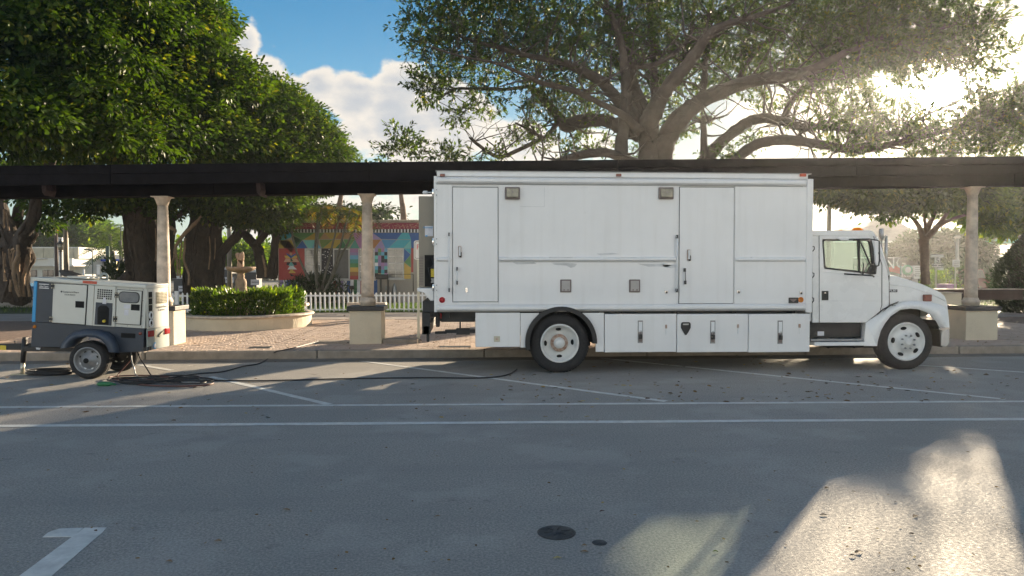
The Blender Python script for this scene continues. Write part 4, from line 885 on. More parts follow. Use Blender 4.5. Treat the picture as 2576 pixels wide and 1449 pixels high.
w2 = rounded([(1212,224,0),(1458,239,0),(1452,364,0),(1208,347,0)], 52, 5); gpr([(p[0],p[1]) for p in w2], -.018, -.015, 'control_window', 'pane', gd2, bev=.002); MATS['dk'] = 1
gplate([(1262,384),(1343,388),(1340,440),(1258,436)], 'data_sheet', 'paper', gd2, -.0095, -.0075); gplate([(1268,452),(1325,455),(1320,528),(1264,524)], 'data_sheet', 'paper', gd2, -.0095, -.0075)
for x, y in ((1158,172),(1338,186),(1513,198),(1508,338),(1494,534),(1487,676),(1307,662),(1130,652),(1138,510)): MB().lathe([(.008,0),(.008,.005)], GG(x, y, .02), 6, axis='Y').build('bolt', 'grey', gen)
for x, y, c in ((105,672,'amber'),(1473,761,'dred')): MB().lathe([(.026,0),(.024,.012),(.001,.014)], GG(x, y, .02), 16, axis='Y').build('side_lamp', c, gen)
gplate([(1212,754),(1398,764),(1396,826),(1210,816)], 'tool_pocket', 'void', None, .015, .021)
# fender hoop standing proud
fo_ = [(432,955),(455,890),(520,800),(620,735),(770,703),(920,710),(1060,742),(1130,800),(1180,900),(1202,1010)]
fi_ = [(512,948),(530,900),(570,852),(640,818),(770,803),(890,812),(970,848),(1015,900),(1045,950),(1062,1004)]
m = MB(); n = 10; vs = [GG(x, y, .0) for x, y in fo_]+[GG((x*.6+a*.4), (y*.6+b*.4), -.13) for (x, y), (a, b) in zip(fo_, fi_)]+[GG(x, y, -.14) for x, y in fi_]+[GG(x, y, -.14)+gn*.3 for x, y in fi_]
m.add(vs, [(r*n+i, r*n+i+1, (r+1)*n+i+1, (r+1)*n+i) for r in range(3) for i in range(n-1)], 0, True); m.build('fender', 'gfend', gen)
# end face (faces +X): own plane
ec = GG(1520, 700, 0); en = gdir
def EP(x, y):
    px, py = g5(x, y); d = ray(px, py); o = Vector((0,0,CAMZ)); base = GG(1533, 400, 0)+gdir*.012; t = (base-o).dot(gdir)/d.dot(gdir); return o+d*t
# the photograph foreshortens the end: stretch its depth onto the real width
eL = EP(1540, 400); eR = EP(1795, 400)
def E2(x, z, off=0.0):
    """x 0..1 across the end, z height"""
    return GG(1533, 400, 0)*1.0+gdir*(.012+off)+gn*(x*WG)+Vector((0,0,0)) if z is None else Vector(((GG(1533,400,0)+gdir*(.012+off)+gn*(x*WG)).x, (GG(1533,400,0)+gdir*(.012+off)+gn*(x*WG)).y, z))
zt_e = GG(1545, 182).z; zm_e = GG(1518, 705).z; zb_e = GG(1504, 985).z
def epl(x0, x1, z0, z1, nm, mt, par=None, o0=0.0, o1=.012, bev=.003):
    q = [E2(x0, z0, o0), E2(x1, z0, o0), E2(x1, z1, o0), E2(x0, z1, o0)]; return MB().prism(q, gdir*(o1-o0)).build(nm, mt, par or gen, bev=bev)
epl(.02,.30,zm_e,zt_e,'end_panel','gwhite'); ep = epl(.31,.98,zm_e,zt_e,'end_panel','gwhite'); epl(.0,1.0,zb_e,zm_e-.005,'end_skirt','ggrey')
sl = epl(.08,.24,zm_e+.03,zt_e-.05,'cable_slot','void',None,.012,.014); 
for k in range(5): z = zm_e+.06+k*.1; MB().tube([E2(.06,z,.02),E2(.26,z,.02)], .006, 5).build('slot_bar', 'galv', gen)
for z in (zm_e+.08, zm_e+.2): 
    c = E2(.16, z, .02); MB().tube([(c.x+.01*k*0, c.y+.05*math.cos(a), c.z+.05*math.sin(a)) for a in np.linspace(0, 2*math.pi, 15)], .012, 6, cap=False).build('hose_coupling', 'pvc', gen)
epl(.40,.90,zt_e-.24,zt_e-.06,'vent_back','void',None,.012,.014)
gm2 = MB()
for k in range(9): y_ = .41+k*.06; gm2.prism([E2(y_,zt_e-.24,.014),E2(y_+.012,zt_e-.24,.014),E2(y_+.012,zt_e-.06,.014),E2(y_,zt_e-.06,.014)], gdir*.008)
for k in range(8): z = zt_e-.235+k*.023; gm2.prism([E2(.40,z,.015),E2(.90,z,.015),E2(.90,z+.005,.015),E2(.40,z+.005,.015)], gdir*.008)
gm2.build('vent_grille', 'galv', gen)
eo = text('EquipmentShare', E2(.64, zt_e-.29, .0135), .05, 'ink', gen); eo.rotation_euler = (math.pi/2, 0, rz+math.pi/2)
eo = text('555-80-RENTS', E2(.64, zt_e-.34, .0135), .035, 'ink', gen, 'phone_lettering'); eo.rotation_euler = (math.pi/2, 0, rz+math.pi/2)
for a, b in ((.03,.24),(.78,.97)): epl(a, b, zm_e-.12, zm_e-.03, 'tail_lamp', 'red', None, .012, .04, .01)
epl(.30,.42,zm_e-.16,zm_e-.03,'plate_lamp','galv',None,.012,.02); c = E2(.33, zm_e-.27, .012)
MB().lathe([(.055,0),(.055,.003)], c, 20, axis='X').build('round_sticker', 'gblue', gen); MB().lathe([(.035,.003),(.035,.004)], c, 16, axis='X').build('sticker_mark', 'paper', gen)
MB().prism([E2(.45,zm_e-.12,.013),E2(.66,zm_e-.06,.013),E2(.66,zm_e-.08,.013),E2(.47,zm_e-.15,.013)], gdir*.03).build('lock_bar', 'galv', gen)
gplate([(1500,945),(1580,935),(1578,985),(1506,996)], 'rear_bracket', 'black', None, .0, .08)
# lifting eye, roof lamp unit
le = [GG(955+47*(1-math.cos(a)), 72-60*math.sin(a)-(0 if 0 < a < math.pi else 0), .42) for a in np.linspace(0, math.pi, 13)]
le_c = GG(1003, 60, .42); r_ = .052
MB().tube([le_c+Vector((r_*math.cos(a)*1.0, 0, .035+r_*math.sin(a))) for a in np.linspace(-.5, math.pi+.5, 16)], .02, 8).box(le_c.x-.07, le_c.x+.07, le_c.y-.02, le_c.y+.02, le_c.z-.06, le_c.z+.0).build('lifting_eye', 'ggrey', gen)
gpr([(452,18),(715,38),(712,56),(450,38)], .12, .6, 'roof_hatch', 'gwhite'); p = GG(520, 20, .3)
MB().prism([p+Vector((-.06,0,0)), p+Vector((.16,0,0)), p+Vector((.16,0,.012)), p+Vector((-.10,0,.10)), p+Vector((-.12,0,.08))], (0,.2,0)).build('solar_panel', 'black', gen)
# drawbar, jack
m = MB().prism([G(x, y, .38) for x, y in ((-20,866),(75,864),(190,868),(190,885),(-20,879))], gn*.08)
m.build('drawbar', 'black', gen, bev=.006)
MB().prism([G(x, y, .2) for x, y in ((60,872),(330,878),(345,886),(62,884))], gn*.5).build('frame_rail', 'black', gen, bev=.006)
MB().prism([G(x, y, .375) for x, y in ((0,868.5),(15,869.5),(15,881),(0,880))], gn*.004).build('caution_label', 'yellow', gen)
MB().prism([G(x, y, .195) for x, y in ((90,874),(102,875),(100,880),(91,879))], gn*.004).build('label_plate', 'paper', gen)
MB().tube([G(62.5, 853, .36), G(58, 912, .36)], .038, 12).box(G(63,853,.36).x-.02, G(63,853,.36).x+.03, G(63,853,.36).y-.03, G(63,853,.36).y+.03, G(63,853,.36).z-.01, G(63,853,.36).z+.03).build('jack', 'black', gen)
jb = G(56, 942, .36); jb.z = .012
MB().tube([G(58, 911, .36), jb], .028, 12).build('jack_leg', 'galv', gen); MB().box(jb.x-.12, jb.x+.12, jb.y-.09, jb.y+.09, .004, .016).build('jack_foot', 'galv', gen)
MB().tube([G(38, 866, .4), G(38, 857, .4)], .008, 6).tube([G(35,858,.4), G(41,858,.4)], .008, 6).build('coupler_lever', 'black', gen)
# wheels
def gwheel(c, r, rr, w, dark=False):
    t = MB(); t.lathe([(rr,-.03),(rr*1.04,-.01),(r*.75,.0),(r*.92,-.012),(r*.985,-.035),(r,-.06),(r,-(w-.05)),(r*.98,-(w-.03)),(r*.9,-w),(rr,-w)], c, 44, axis='Y', closed=True); ty = t.build('tyre', 'rubber', gen)
    tb = MB()
    for k in range(60):
        a = 2*math.pi*k/60; b = a+.07
        for y0, y1 in ((.06,.5*w-.005),(.5*w+.005,w-.05)):
            q = [(c[0]+R_*math.cos(t_), c[1]+y_, c[2]+R_*math.sin(t_)) for R_ in (r-.003, r+.006) for t_, y_ in ((a,y0),(b,y0),(b,y1),(a,y1))]
            tb.add(q, [(3,2,1,0),(4,5,6,7),(0,1,5,4),(1,2,6,5),(2,3,7,6),(3,0,4,7)])
    tb.build('tread', 'rubber', ty)
    rm = MB().lathe([(rr*1.05,-.010),(rr*1.0,.004),(rr*.94,.0),(rr*.90,-.03),(rr*.78,-.06),(rr*.70,-.065),(rr*.62,-.04),(rr*.45,-.03),(rr*.40,-.012),(rr*.25,-.012),(rr*.24,.03),(.001,.032)], c, 40, axis='Y', closed=True).build('rim', 'grey' if not dark else 'black', gen)
    for k in range(8):
        a = math.radians(22+45*k); cc = (c[0]+rr*.66*math.cos(a), c[1]+.052, c[2]+rr*.66*math.sin(a)); MB().lathe([(rr*.095,0),(rr*.095,.004)], cc, 10, axis='Y').build('hand_hole', 'pvc' if k in (4,5,6,7) and not dark else ('galv' if dark else 'void'), rm)
    MB().lathe([(rr*.23,0),(rr*.2,.03),(.001,.032)], (c[0], c[1]-.005, c[2]), 16, axis='Y').build('hub', 'void', rm)
wc1 = G(219, 907, -.07); rg = wc1.z
gwheel((wc1.x, wc1.y, rg), rg, .192, .21); wc2 = wc1+gn*.80
gwheel((wc2.x-.01, wc2.y, rg), rg, .192, .21, True)
MB().box(wc1.x-.04, wc1.x+.04, wc1.y+.1, wc2.y+.1, rg-.04, rg+.04).build('axle', 'black', gen)
# ------------------------------------------------------------------ cables
def ground_cable(pix, r=.011, name='cable', mt='cable', lift=None, z0=0.0, sub=5):
    pts = []
    for i, q in enumerate(pix):
        z = (q[2] if len(q) > 2 else r+.002); p = at_z(q[0], q[1], z); pts.append(p)
    return MB().tube(catmull(pts, sub), r, 7).build(name, mt)
lc = ground_cable([(335,960),(380,955),(420,962),(470,957),(560,957),(640,958),(740,956),(860,953),(980,951),(1090,950),(1180,951),(1240,949),(1275,943),(1292,935),(1300,929)])
solo(lc, at_z(640,958), 'long black cable running along the asphalt from the generator to under the box truck', 'cable')
c2_ = [at_z(x, y, z) for x, y, z in [(350,962,.012),(430,950,.03),(500,940,.014),(560,935,.014),(610,922,.014),(650,915,.014),(676,901,.012),(688,889,.10),(697,884,.165),(735,876,.165),(790,862,.165),(805,857,.165),(850,858,.165),(876,862,.165)]]
lc = MB().tube(catmull(c2_, 5), .010, 7).build('cable', 'cable'); solo(lc, c2_[4], 'black cable climbing the kerb and crossing the pavers to the middle pier', 'cable')
# tangled heap
hp = at_z(395, 958); heap = thing('cable_heap', (hp.x, hp.y, 0), 'heap of looped black cables dropped on the asphalt beside the generator', 'cables')
for k in range(8):
    cx_, cy_ = random.uniform(330,470), random.uniform(949,966); a0 = random.uniform(0, 6); pts = []
    rx, ry = random.uniform(40,90), random.uniform(3.5,8); turns = random.uniform(.8,1.5); n = int(14*turns)
    for i in range(n):
        a = a0+2*math.pi*i/14; s_ = 1+.25*math.sin(a*.7+k); pts.append(at_z(cx_+rx*s_*math.cos(a), min(975, max(944, cy_+ry*s_*math.sin(a))), .012+.010*(k % 4)+.01*abs(math.sin(a*1.5))))
    MB().tube(catmull(pts, 3), random.choice((.008,.011,.013)), 6).build('cable_loop', 'cable' if k % 5 else 'cableb', heap)
for pts, mt in (([(330,885,.33),(331,905,.25),(337,925,.08),(345,946,.03),(380,962,.02)],'grey'),([(346,884,.33),(352,900,.25),(368,925,.10),(385,948,.03),(420,955,.02)],'cable'),([(330,905,.2),(312,925,.08),(296,945,.03),(304,952,.02),(340,950,.03),(390,948,.03),(440,953,.02)],'cableb')):
    q = [at_y(x, y, 11.3-.1*i) if z > .05 else at_z(x, y, z) for i, (x, y, z) in enumerate(pts)]
    for i in range(len(q)): q[i].z = max(q[i].z, .014)
    MB().tube(catmull(q, 5), .010, 7).build('cable_drop', mt, heap)
p = at_z(264, 966, .03); MB().tube([p+Vector((-.11,0,0)), p+Vector((-.08,0,0)), p+Vector((.05,0,0)), p+Vector((.09,0,0)), p+Vector((.15,.0,-.01))], [.012,.030,.034,.018,.010], 12).build('connector', 'green', heap)
hp = at_z(128, 942); coil = thing('cable_coil', (hp.x, hp.y, 0), 'small coil of black cable lying on the asphalt between jack and generator wheel', 'cable')
for k in range(9):
    a0 = random.uniform(0,6); rr_ = random.uniform(.2,.34); pts = [(hp.x+rr_*1.15*math.cos(a0+i*.45), hp.y+rr_*.6*math.sin(a0+i*.45), .012+.011*k*.7) for i in range(14)]
    MB().tube(catmull(pts, 2), .010, 6).build('cable_loop', 'cable', coil)
# ------------------------------------------------------------------ pergola
YB = YP+.33
pg = thing('pergola', (-2.0, YB, .15), 'long dark timber pergola on tapered stone columns behind the box truck', 'pergola')
cols = []
zb_b = at_y(1000, 486, YB-.15).z
def column(px_pier_l, px_pier_r):
    xl_ = at_y(px_pier_l, 830, YP).x; xr_ = at_y(px_pier_r, 830, YP).x; w = xr_-xl_; xc = (xl_+xr_)/2; zc0 = at_y((px_pier_l+px_pier_r)/2, 782, YP).z; zc1 = at_y((px_pier_l+px_pier_r)/2, 771, YP-.05).z
    pr = MB().box(xl_, xr_, YP, YP+w, .14, zc0).build('pier', 'stucco', pg, bev=.012)
    cp = MB().box(xl_-.05, xr_+.05, YP-.05, YP+w+.05, zc0+.001, zc1).build('pier_cap', 'cap', pg, bev=.01)
    z0 = zc1; H = zb_b+.0185*((xl_+xr_)/2+1.4)-z0; yc = YP+w/2
    base = MB().lathe([(.16,0),(.16,.05),(.165,.055),(.172,.085),(.165,.115),(.15,.125),(.145,.15),(.135,.17)], (xc, yc, z0), 28).build('column_base', 'stone', pg)
    prof = [(.128,.165),(.126,.3),(.122,.8),(.115,H*.5),(.105,H*.75),(.096,H-.17)]
    MB().lathe(prof, (xc, yc, z0), 28).build('column_shaft', 'stone', pg)
    MB().lathe([(.098,H-.172),(.105,H-.165),(.105,H-.15),(.112,H-.14),(.13,H-.08),(.155,H-.03),(.16,H-.02)], (xc, yc, z0), 28).box(xc-.165, xc+.165, yc-.165, yc+.165, z0+H-.022, z0+H-.001).build('capital', 'stone', pg)
    return xc
xs_ = [column(357, 437), column(879, 960), column(2430, 2510)]
gap = 3.75
for xx in (xs_[0]-gap,):
    MB().box(xx-.32, xx+.32, YP, YP+.64, .14, .78).build('pier', 'stucco', pg, bev=.012); MB().lathe([(.128,.8),(.096,zb_b)], (xx, YP+.32, 0), 24).build('column_shaft', 'stone', pg)
for xx in (1.7, 5.5):
    MB().box(xx-.32, xx+.32, YP, YP+.64, .14, .78).build('pier', 'stucco', pg, bev=.012); MB().box(xx-.37, xx+.37, YP-.05, YP+.69, .781, .87).build('pier_cap', 'cap', pg); MB().lathe([(.128,.87),(.096,zb_b)], (xx, YP+.32, 0), 24).build('column_shaft', 'stone', pg)
XL, XR = -16.0, 17.0
SL = .0185
def zs(x): return SL*(x+1.4)
def sbox(x0, x1, y0, y1, z0, z1): return MB().prism([(x0, y0, z0+zs(x0)), (x1, y0, z0+zs(x1)), (x1, y0, z1+zs(x1)), (x0, y0, z1+zs(x0))], (0, y1-y0, 0))
for k in range(6):
    a = XL+k*5.5; sbox(a, a+5.495, YB-.16, YB+.16, zb_b+.001, zb_b+.27).build('beam', 'wood', pg, bev=.01)
fz0, fz1 = at_y(1000, 456, YB-.95).z, at_y(1000, 408.5, YB-.95).z
for k in range(7):
    a = XL+k*4.72; fm = fz0+(fz1-fz0)*.55
    for q0, q1_, dy_ in ((fz0, fm-.004, 0), (fm, fz1, -.008)): sbox(a, a+4.712, YB-.99+dy_, YB-.95+dy_, q0+random.uniform(-.006,.006), q1_+random.uniform(-.003,.003)).build('fascia_board', 'wood', pg, bev=.004)
    sbox(a, a+4.715, YB+.95, YB+.99, fz0, fz1).build('fascia_board', 'wood', pg)
rz0, rz1 = zb_b+.272, fz1-.03
for k in range(54):
    x = XL+.1+k*.61; sbox(x, x+.07, YB-.949, YB+.949, rz0, rz1).build('rafter', 'wood', pg)
for k in range(12):
    y = YB-.85+k*.155; sbox(XL, XR, y, y+.045, rz1+.001, rz1+.03).build('top_slat', 'wood', pg)
for px in (110, 650):      # hanging rafter tails below the fascia
    a = [at_y(x+px-650, y, YB-.5) for x, y in ((643,457),(654,457),(656,478),(652,492),(646,484))]
    MB().prism(a, (0, .5, 0)).build('rafter_tail', 'woodr', pg, bev=.006)
# low ledge slab by the middle pier, flat utility lids
tag(MB().box(xs_[1]+.33, xs_[1]+1.02, YP+.05, YP+.35, .14, .235).build('stone_ledge', 'concrete', bev=.01), 'low concrete ledge jutting from the foot of the middle pier', 'ledge'); 
tag(MB().box(xs_[1]-.98, xs_[1]-.33, YP+.16, YP+.42, .14, .19).build('stone_slab', 'concrete', bev=.01), 'flat concrete slab on the pavers where the cable meets the pier', 'slab')
for px, py, w, d, lb in ((655,874,.42,.26,'square grey utility lid set in the pavers beside the kerb'),(1145,872,.6,.2,'grey utility lid in the pavers under the liftgate of the truck')):
    p = at_z(px, py, .15); o = MB().box(p.x-w/2, p.x+w/2, p.y-d/2, p.y+d/2, .14, .158).build('utility_cover', 'iron', bev=.004); solo(o, (p.x, p.y, .15), lb, 'cover')
# ------------------------------------------------------------------ manhole covers
p = at_z(1400, 1341); mh = thing('manhole_cover', (p.x, p.y, 0), 'round cast iron manhole cover set in the open road', 'manhole')
MB().lathe([(.118,.0015),(.12,.006),(.105,.006)], (p.x, p.y, 0), 40).build('rim', 'iron', mh); MB().lathe([(.102,.002),(.101,.009),(.001,.0095)], (p.x, p.y, 0), 40).build('lid', 'iron', mh)
for a in range(6):
    th = math.radians(a*60+10); MB().tube([(p.x+.03*math.cos(th), p.y+.03*math.sin(th), .0115),(p.x+.085*math.cos(th), p.y+.085*math.sin(th), .0115)], .004, 5).build('rib', 'iron', mh)
p = at_z(1508, 1366); o = MB().lathe([(.045,.001),(.044,.004),(.001,.005)], (p.x, p.y, 0), 24).build('valve_cover', 'iron'); solo(o, (p.x, p.y, 0), 'small dark valve cover flush in the road beside the manhole cover', 'cover')
# ------------------------------------------------------------------ round planter, hedge, fountain
pc_ = at_z(622, 833, .15); PY, PR = pc_.y+1.6, 1.60; PX = at_y(624, 800, PY).x
pln = thing('round_planter', (PX, PY, .15), 'round cream stucco planter wall with a rounded lip between two piers', 'planter')
zr = at_y(622, 797, PY-PR).z
def ringwall(r0, r1, z0, z1, m, name, mt, par, n=56):
    vs = [(PX+r*math.cos(2*math.pi*j/n), PY+r*math.sin(2*math.pi*j/n), z) for r, z in ((r1,z0),(r1,z1),(r0,z1),(r0,z0)) for j in range(n)]
    fs = [(k*n+j, k*n+(j+1) % n, ((k+1) % 4)*n+(j+1) % n, ((k+1) % 4)*n+j) for k in range(4) for j in range(n)]; m.add(vs, fs, 0, False); return m.build(name, mt, par)
ringwall(PR-.2, PR, .14, zr-.06, MB(), 'wall', 'stucco', pln)
n = 64; m = MB(); prof = [(PR-.24,zr-.055),(PR+.045,zr-.055),(PR+.07,zr-.03),(PR+.07,zr-.01),(PR+.045,zr+.012),(PR-.24,zr+.012)]
vs = [(PX+r*math.cos(2*math.pi*j/n), PY+r*math.sin(2*math.pi*j/n), z) for r, z in prof for j in range(n)]
m.add(vs, [(k*n+j, k*n+(j+1) % n, ((k+1) % 6)*n+(j+1) % n, ((k+1) % 6)*n+j) for k in range(6) for j in range(n)], 0, True).build('lip', 'stone', pln)
MB().lathe([(PR-.2,.0),(.001,.0)], (PX, PY, zr-.08), 40).build('soil', 'soil', pln)
hz1 = at_y(600, 738, PY-.7).z
hd = thing('hedge', (PX, PY, zr-.08), 'clipped ring of bright green shrubs growing in the round planter', 'hedge')
def hedge_leaves(n, size):
    a = rng.random(n)*2*math.pi; lump = 1+.05*np.sin(a*7)+.05*np.sin(a*13+1); rr = (PR-.28)*lump-(rng.random(n)**1.8)*.55
    top = (hz1-zr)*(1+.07*np.sin(a*5+1)+.06*np.sin(a*11)); z = zr-.06+top*rng.random(n)**.75
    k = rng.random(n) < .35; z[k] = (zr-.06+top[k])+rng.random(k.sum())*.05
    rr = rr-np.where(z > zr+top*.8, rng.random(n)*.12, 0)
    P_ = np.stack([PX+rr*np.cos(a), PY+rr*np.sin(a), z], 1); D = np.stack([np.cos(a), np.sin(a), .6+rng.random(n)], 1)+unit(n)*.8
    return P_, D, unit(n)+np.array([0,0,.6]), size*(.6+.7*rng.random(n))
P_, D, U, S = hedge_leaves(16000, .075); leafmesh('foliage', P_, D, U, S, 'leafC', hd, .5)
P_, D, U, S = hedge_leaves(1500, .12); P_[:,2] = np.maximum(P_[:,2], zr+(hz1-zr)*.7)+.04; leafmesh('shoot_leaves', P_, D+np.array([0,0,1.2]), U, S, 'leafC', hd, .35, var=.6+.4*rng.random(1500))
m = MB()
for k in range(40):
    a = 2*math.pi*k/40; x, y = PX+(PR-.5)*math.cos(a), PY+(PR-.5)*math.sin(a); m.tube([(x, y, zr-.08),(x+.05*math.sin(k), y, zr+.2),(x+.1*math.cos(3*k), y+.06, hz1-.08)], [.012,.01,.005], 5)
m.build('stem', 'barks', hd, kind='stuff')
fx = at_y(606, 700, PY).x; ft = thing('fountain', (fx, PY, zr-.08), 'weathered stone fountain with a wide bowl and a figure on top', 'fountain')
fz = lambda py: at_y(606, py, PY).z
MB().lathe([(.16,zr-.08),(.15,fz(730)),(.135,fz(722)),(.145,fz(712)),(.13,fz(704)),(.085,fz(699)),(.095,fz(695)),(.08,fz(690)),(.10,fz(684))], (fx, PY, 0), 24).build('pedestal', 'fount', ft)
MB().lathe([(.09,fz(687)),(.22,fz(684)),(.34,fz(679)),(.37,fz(675)),(.375,fz(671.5)),(.355,fz(671)),(.32,fz(674)),(.06,fz(678))], (fx, PY, 0), 32).build('bowl', 'fount', ft)
def skinfig(name, joints, edges, radii, mt, parent, sub=2):
    off = OFF[parent.name]; me = bpy.data.meshes.new(name); me.from_pydata([tuple(Vector(j)-off) for j in joints], edges, []); me.materials.append(M[mt])
    o = bpy.data.objects.new(name, me); C.objects.link(o); o.parent = parent; OFF[o.name] = off.copy()
    md = o.modifiers.new('skin', 'SKIN'); md.use_smooth_shade = True
    for i, r in enumerate(radii): me.skin_vertices[0].data[i].radius = (r, r); me.skin_vertices[0].data[i].use_root = (i == 0)
    o.modifiers.new('sub', 'SUBSURF').levels = sub; o.modifiers['sub'].render_levels = sub; return o
b0 = fz(678); hh = fz(632)-b0
J = [(0,0,0),(-.0,0,.25),(.01,0,.5),(.015,0,.66),(0,0,.78),(-.01,0,.92),(.05,0,.62),(.06,-.03,.85),(.045,-.03,1.0),(-.06,-.02,.6),(-.075,-.05,.75),(-.08,-.03,.93),(.0,-.05,.35)]
skinfig('statue', [(fx+x, PY+y, b0+z*hh) for x, y, z in J], [(0,1),(1,2),(2,3),(3,4),(4,5),(3,6),(6,7),(7,8),(3,9),(9,10),(10,11),(1,12)], [.10,.09,.085,.09,.045,.06,.05,.04,.035,.05,.045,.055,.07], 'fount', ft)
# ------------------------------------------------------------------ benches, picket fences
def bench(px0, px1, py, Y, lb):
    p0 = at_y(px0, py, Y); p1 = at_y(px1, py, Y); b = thing('stone_bench', ((p0.x+p1.x)/2, Y, .15), lb, 'bench')
    MB().box(p0.x, p1.x, Y, Y+.4, p0.z-.09, p0.z).build('seat', 'stone', b, bev=.02)
    for x in (p0.x+.15, p1.x-.3): MB().box(x, x+.15, Y+.06, Y+.34, .14, p0.z-.091).build('leg', 'stone', b)
bench(872, 970, 762, 20.6, 'pale stone bench seen behind the middle pier'); bench(715, 771, 763, 20.9, 'pale stone bench half hidden by the round planter')
YF = 24.75
fn = thing('picket_fence', (-3, YF, .13), 'white picket fence in front of the painted house', 'fence')
zt, zb = at_y(900, 735, YF).z, at_y(900, 784, YF).z
pitch = at_y(783.5, 760, YF).x-at_y(771.7, 760, YF).x
me_p = MB().box(-.028,.028,-.012,.012,0,zt-zb-.04).add([(-.028,-.012,zt-zb-.04),(.028,-.012,zt-zb-.04),(.028,.012,zt-zb-.04),(-.028,.012,zt-zb-.04),(0,-.012,zt-zb),(0,.012,zt-zb)], [(0,1,4),(1,2,5,4),(2,3,5),(3,0,4,5)])
pk0 = me_p.build('picket', 'pvc'); pk0.parent = fn; x_ = at_y(400, 760, YF).x; first = True
while x_ < 2.6:
    o = pk0 if first else copyobj(pk0, fn); first = False
    o.location = (x_-OFF[fn.name].x+random.uniform(-.004,.004), -.03, zb-.13+random.uniform(-.004,.004)); x_ += pitch
for py in (743.5, 779): z = at_y(900, py, YF).z; MB().box(at_y(395, 760, YF).x, 2.7, YF-.015, YF+.02, z-.028, z+.028).build('rail', 'pvc', fn)
for px in (445, 763, 920, 1085): x = at_y(px, 760, YF).x; MB().box(x-.06, x+.06, YF-.05, YF+.06, .1, zt+.05, 0).build('post', 'pvc', fn, bev=.01)
YF2 = 44
fn2 = thing('picket_fence', (-17, YF2, .13), 'low white picket fence in front of the portable toilets', 'fence')
x_ = at_y(510, 730, YF2).x; z1_ = at_y(600, 722, YF2).z; pk = MB().box(-.03,.03,-.01,.01,.0,z1_-.13).build('picket', 'pvc'); pk.parent = fn2; f1 = True
while x_ < at_y(690, 730, YF2).x:
    o = pk if f1 else copyobj(pk, fn2); f1 = False; o.location = (x_+17, 0, 0); x_ += .16
for z in (.35, z1_-.12): MB().box(at_y(510,730,YF2).x, at_y(690,730,YF2).x, YF2-.02, YF2+.02, z-.04, z+.04).build('rail', 'pvc', fn2)
# grass behind the fence and on the verge
def grass(name, x0, x1, y0, y1, z, n, h, lab):
    P_ = np.stack([x0+(x1-x0)*rng.random(n), y0+(y1-y0)*rng.random(n), np.full(n, z)], 1); D = np.array([0,0,1.0])+unit(n)*.45; D[:,2] = np.abs(D[:,2])+.3
    o = leafmesh(name, P_, D, unit(n), h*(.5+rng.random(n)), 'grass', None, .18); tag(o, kind='stuff'); return o
grass('grass', -7.5, 3, 24.45, 30, .13, 30000, .10, ''); grass('grass', -30, -7, 25, 40, .13, 20000, .10, ''); grass('grass', 9, 30, 24, 40, .13, 16000, .10, '')
# ------------------------------------------------------------------ painted house
m6 = conv(1000, 800, 3.6229); YH = 32.0
def H(x, y, dep=0.0): return at_y(*m6(x, y), YH+dep)
hs = thing('painted_house', (H(1000,1100).x, YH, .13), 'low flat roofed house covered in a bright geometric mural', 'house')
hx0, hx1 = H(160, 700).x, H(2350, 700).x; hzt = H(1000, 108).z
MB().box(hx0, hx1, YH, YH+7, .1, hzt).build('wall', 'wallg', hs)
def col(n, r, g, b): return mat('mural_'+n, srgb(r, g, b), .75, var=.05, vs=3)
PAL = dict(crim=(128,50,66), blk=(38,38,46), wht=(196,196,200), teal=(70,130,125), grn=(84,126,84), dgr=(50,95,70), ochre=(156,134,66), brn=(140,98,66), rust=(128,74,58), cyan=(100,165,165), blue=(46,84,140), lil=(132,118,158), pink=(150,110,150), tan=(150,120,90), aqua=(60,145,160), sky=(62,120,160), olive=(100,120,66), peach=(176,140,120), gry=(130,130,134), red=(150,66,66), lb=(96,150,180), yel=(180,150,80))
PN = list(PAL)
for k, v in PAL.items(): v2 = tuple(min(255, c*1.2) for c in v); M['mu_'+k] = col(k, *v2)
def mural(name, polys, dep=-.004, th=.003, zf=None):
    m = MB(); used = []
    for c, pts in polys:
        if c not in used: used.append(c)
        m.prism([H(x, y, dep) for x, y in pts], (0, th, 0), used.index(c))
    return m.build(name, ['mu_'+c for c in used], hs)
def R_(x0, y0, x1, y1): return [(x0,y0),(x1,y0),(x1,y1),(x0,y1)]
MB().box(hx0-.1, hx1+.1, YH-.12, YH+7.1, hzt, hzt+.07).build('roof_edge', 'stone', hs)
mural('frieze', [('crim', R_(163,128,2340,214))], -.03, .03)
m = MB(); random.seed(5)
for k in range(95):
    x = 170+k*20+random.uniform(-8,8); y = random.uniform(135,205); pts = []; a = random.uniform(-1.3,1.3); 
    for i in range(5): pts.append(H(x, min(212, max(130, y)), -.034)); x += 16*math.cos(a); y += 16*math.sin(a); a += random.uniform(-.2,.5)
    m.tube(pts, .007, 4)
m.build('squiggle', 'mu_peach', hs, kind='stuff')
x = 152; 
while x < 2340:
    o = MB().box(H(x,235).x, H(x+20,235).x, YH-.06, YH-.001, H(x,260).z, H(x,216).z).build('dentil', 'mu_wht', hs); o2 = MB().box(H(x+21,235).x, H(x+40,235).x, YH-.05, YH-.001, H(x,260).z, H(x,216).z).build('dentil', 'mu_blk', hs); x += 44
T = []
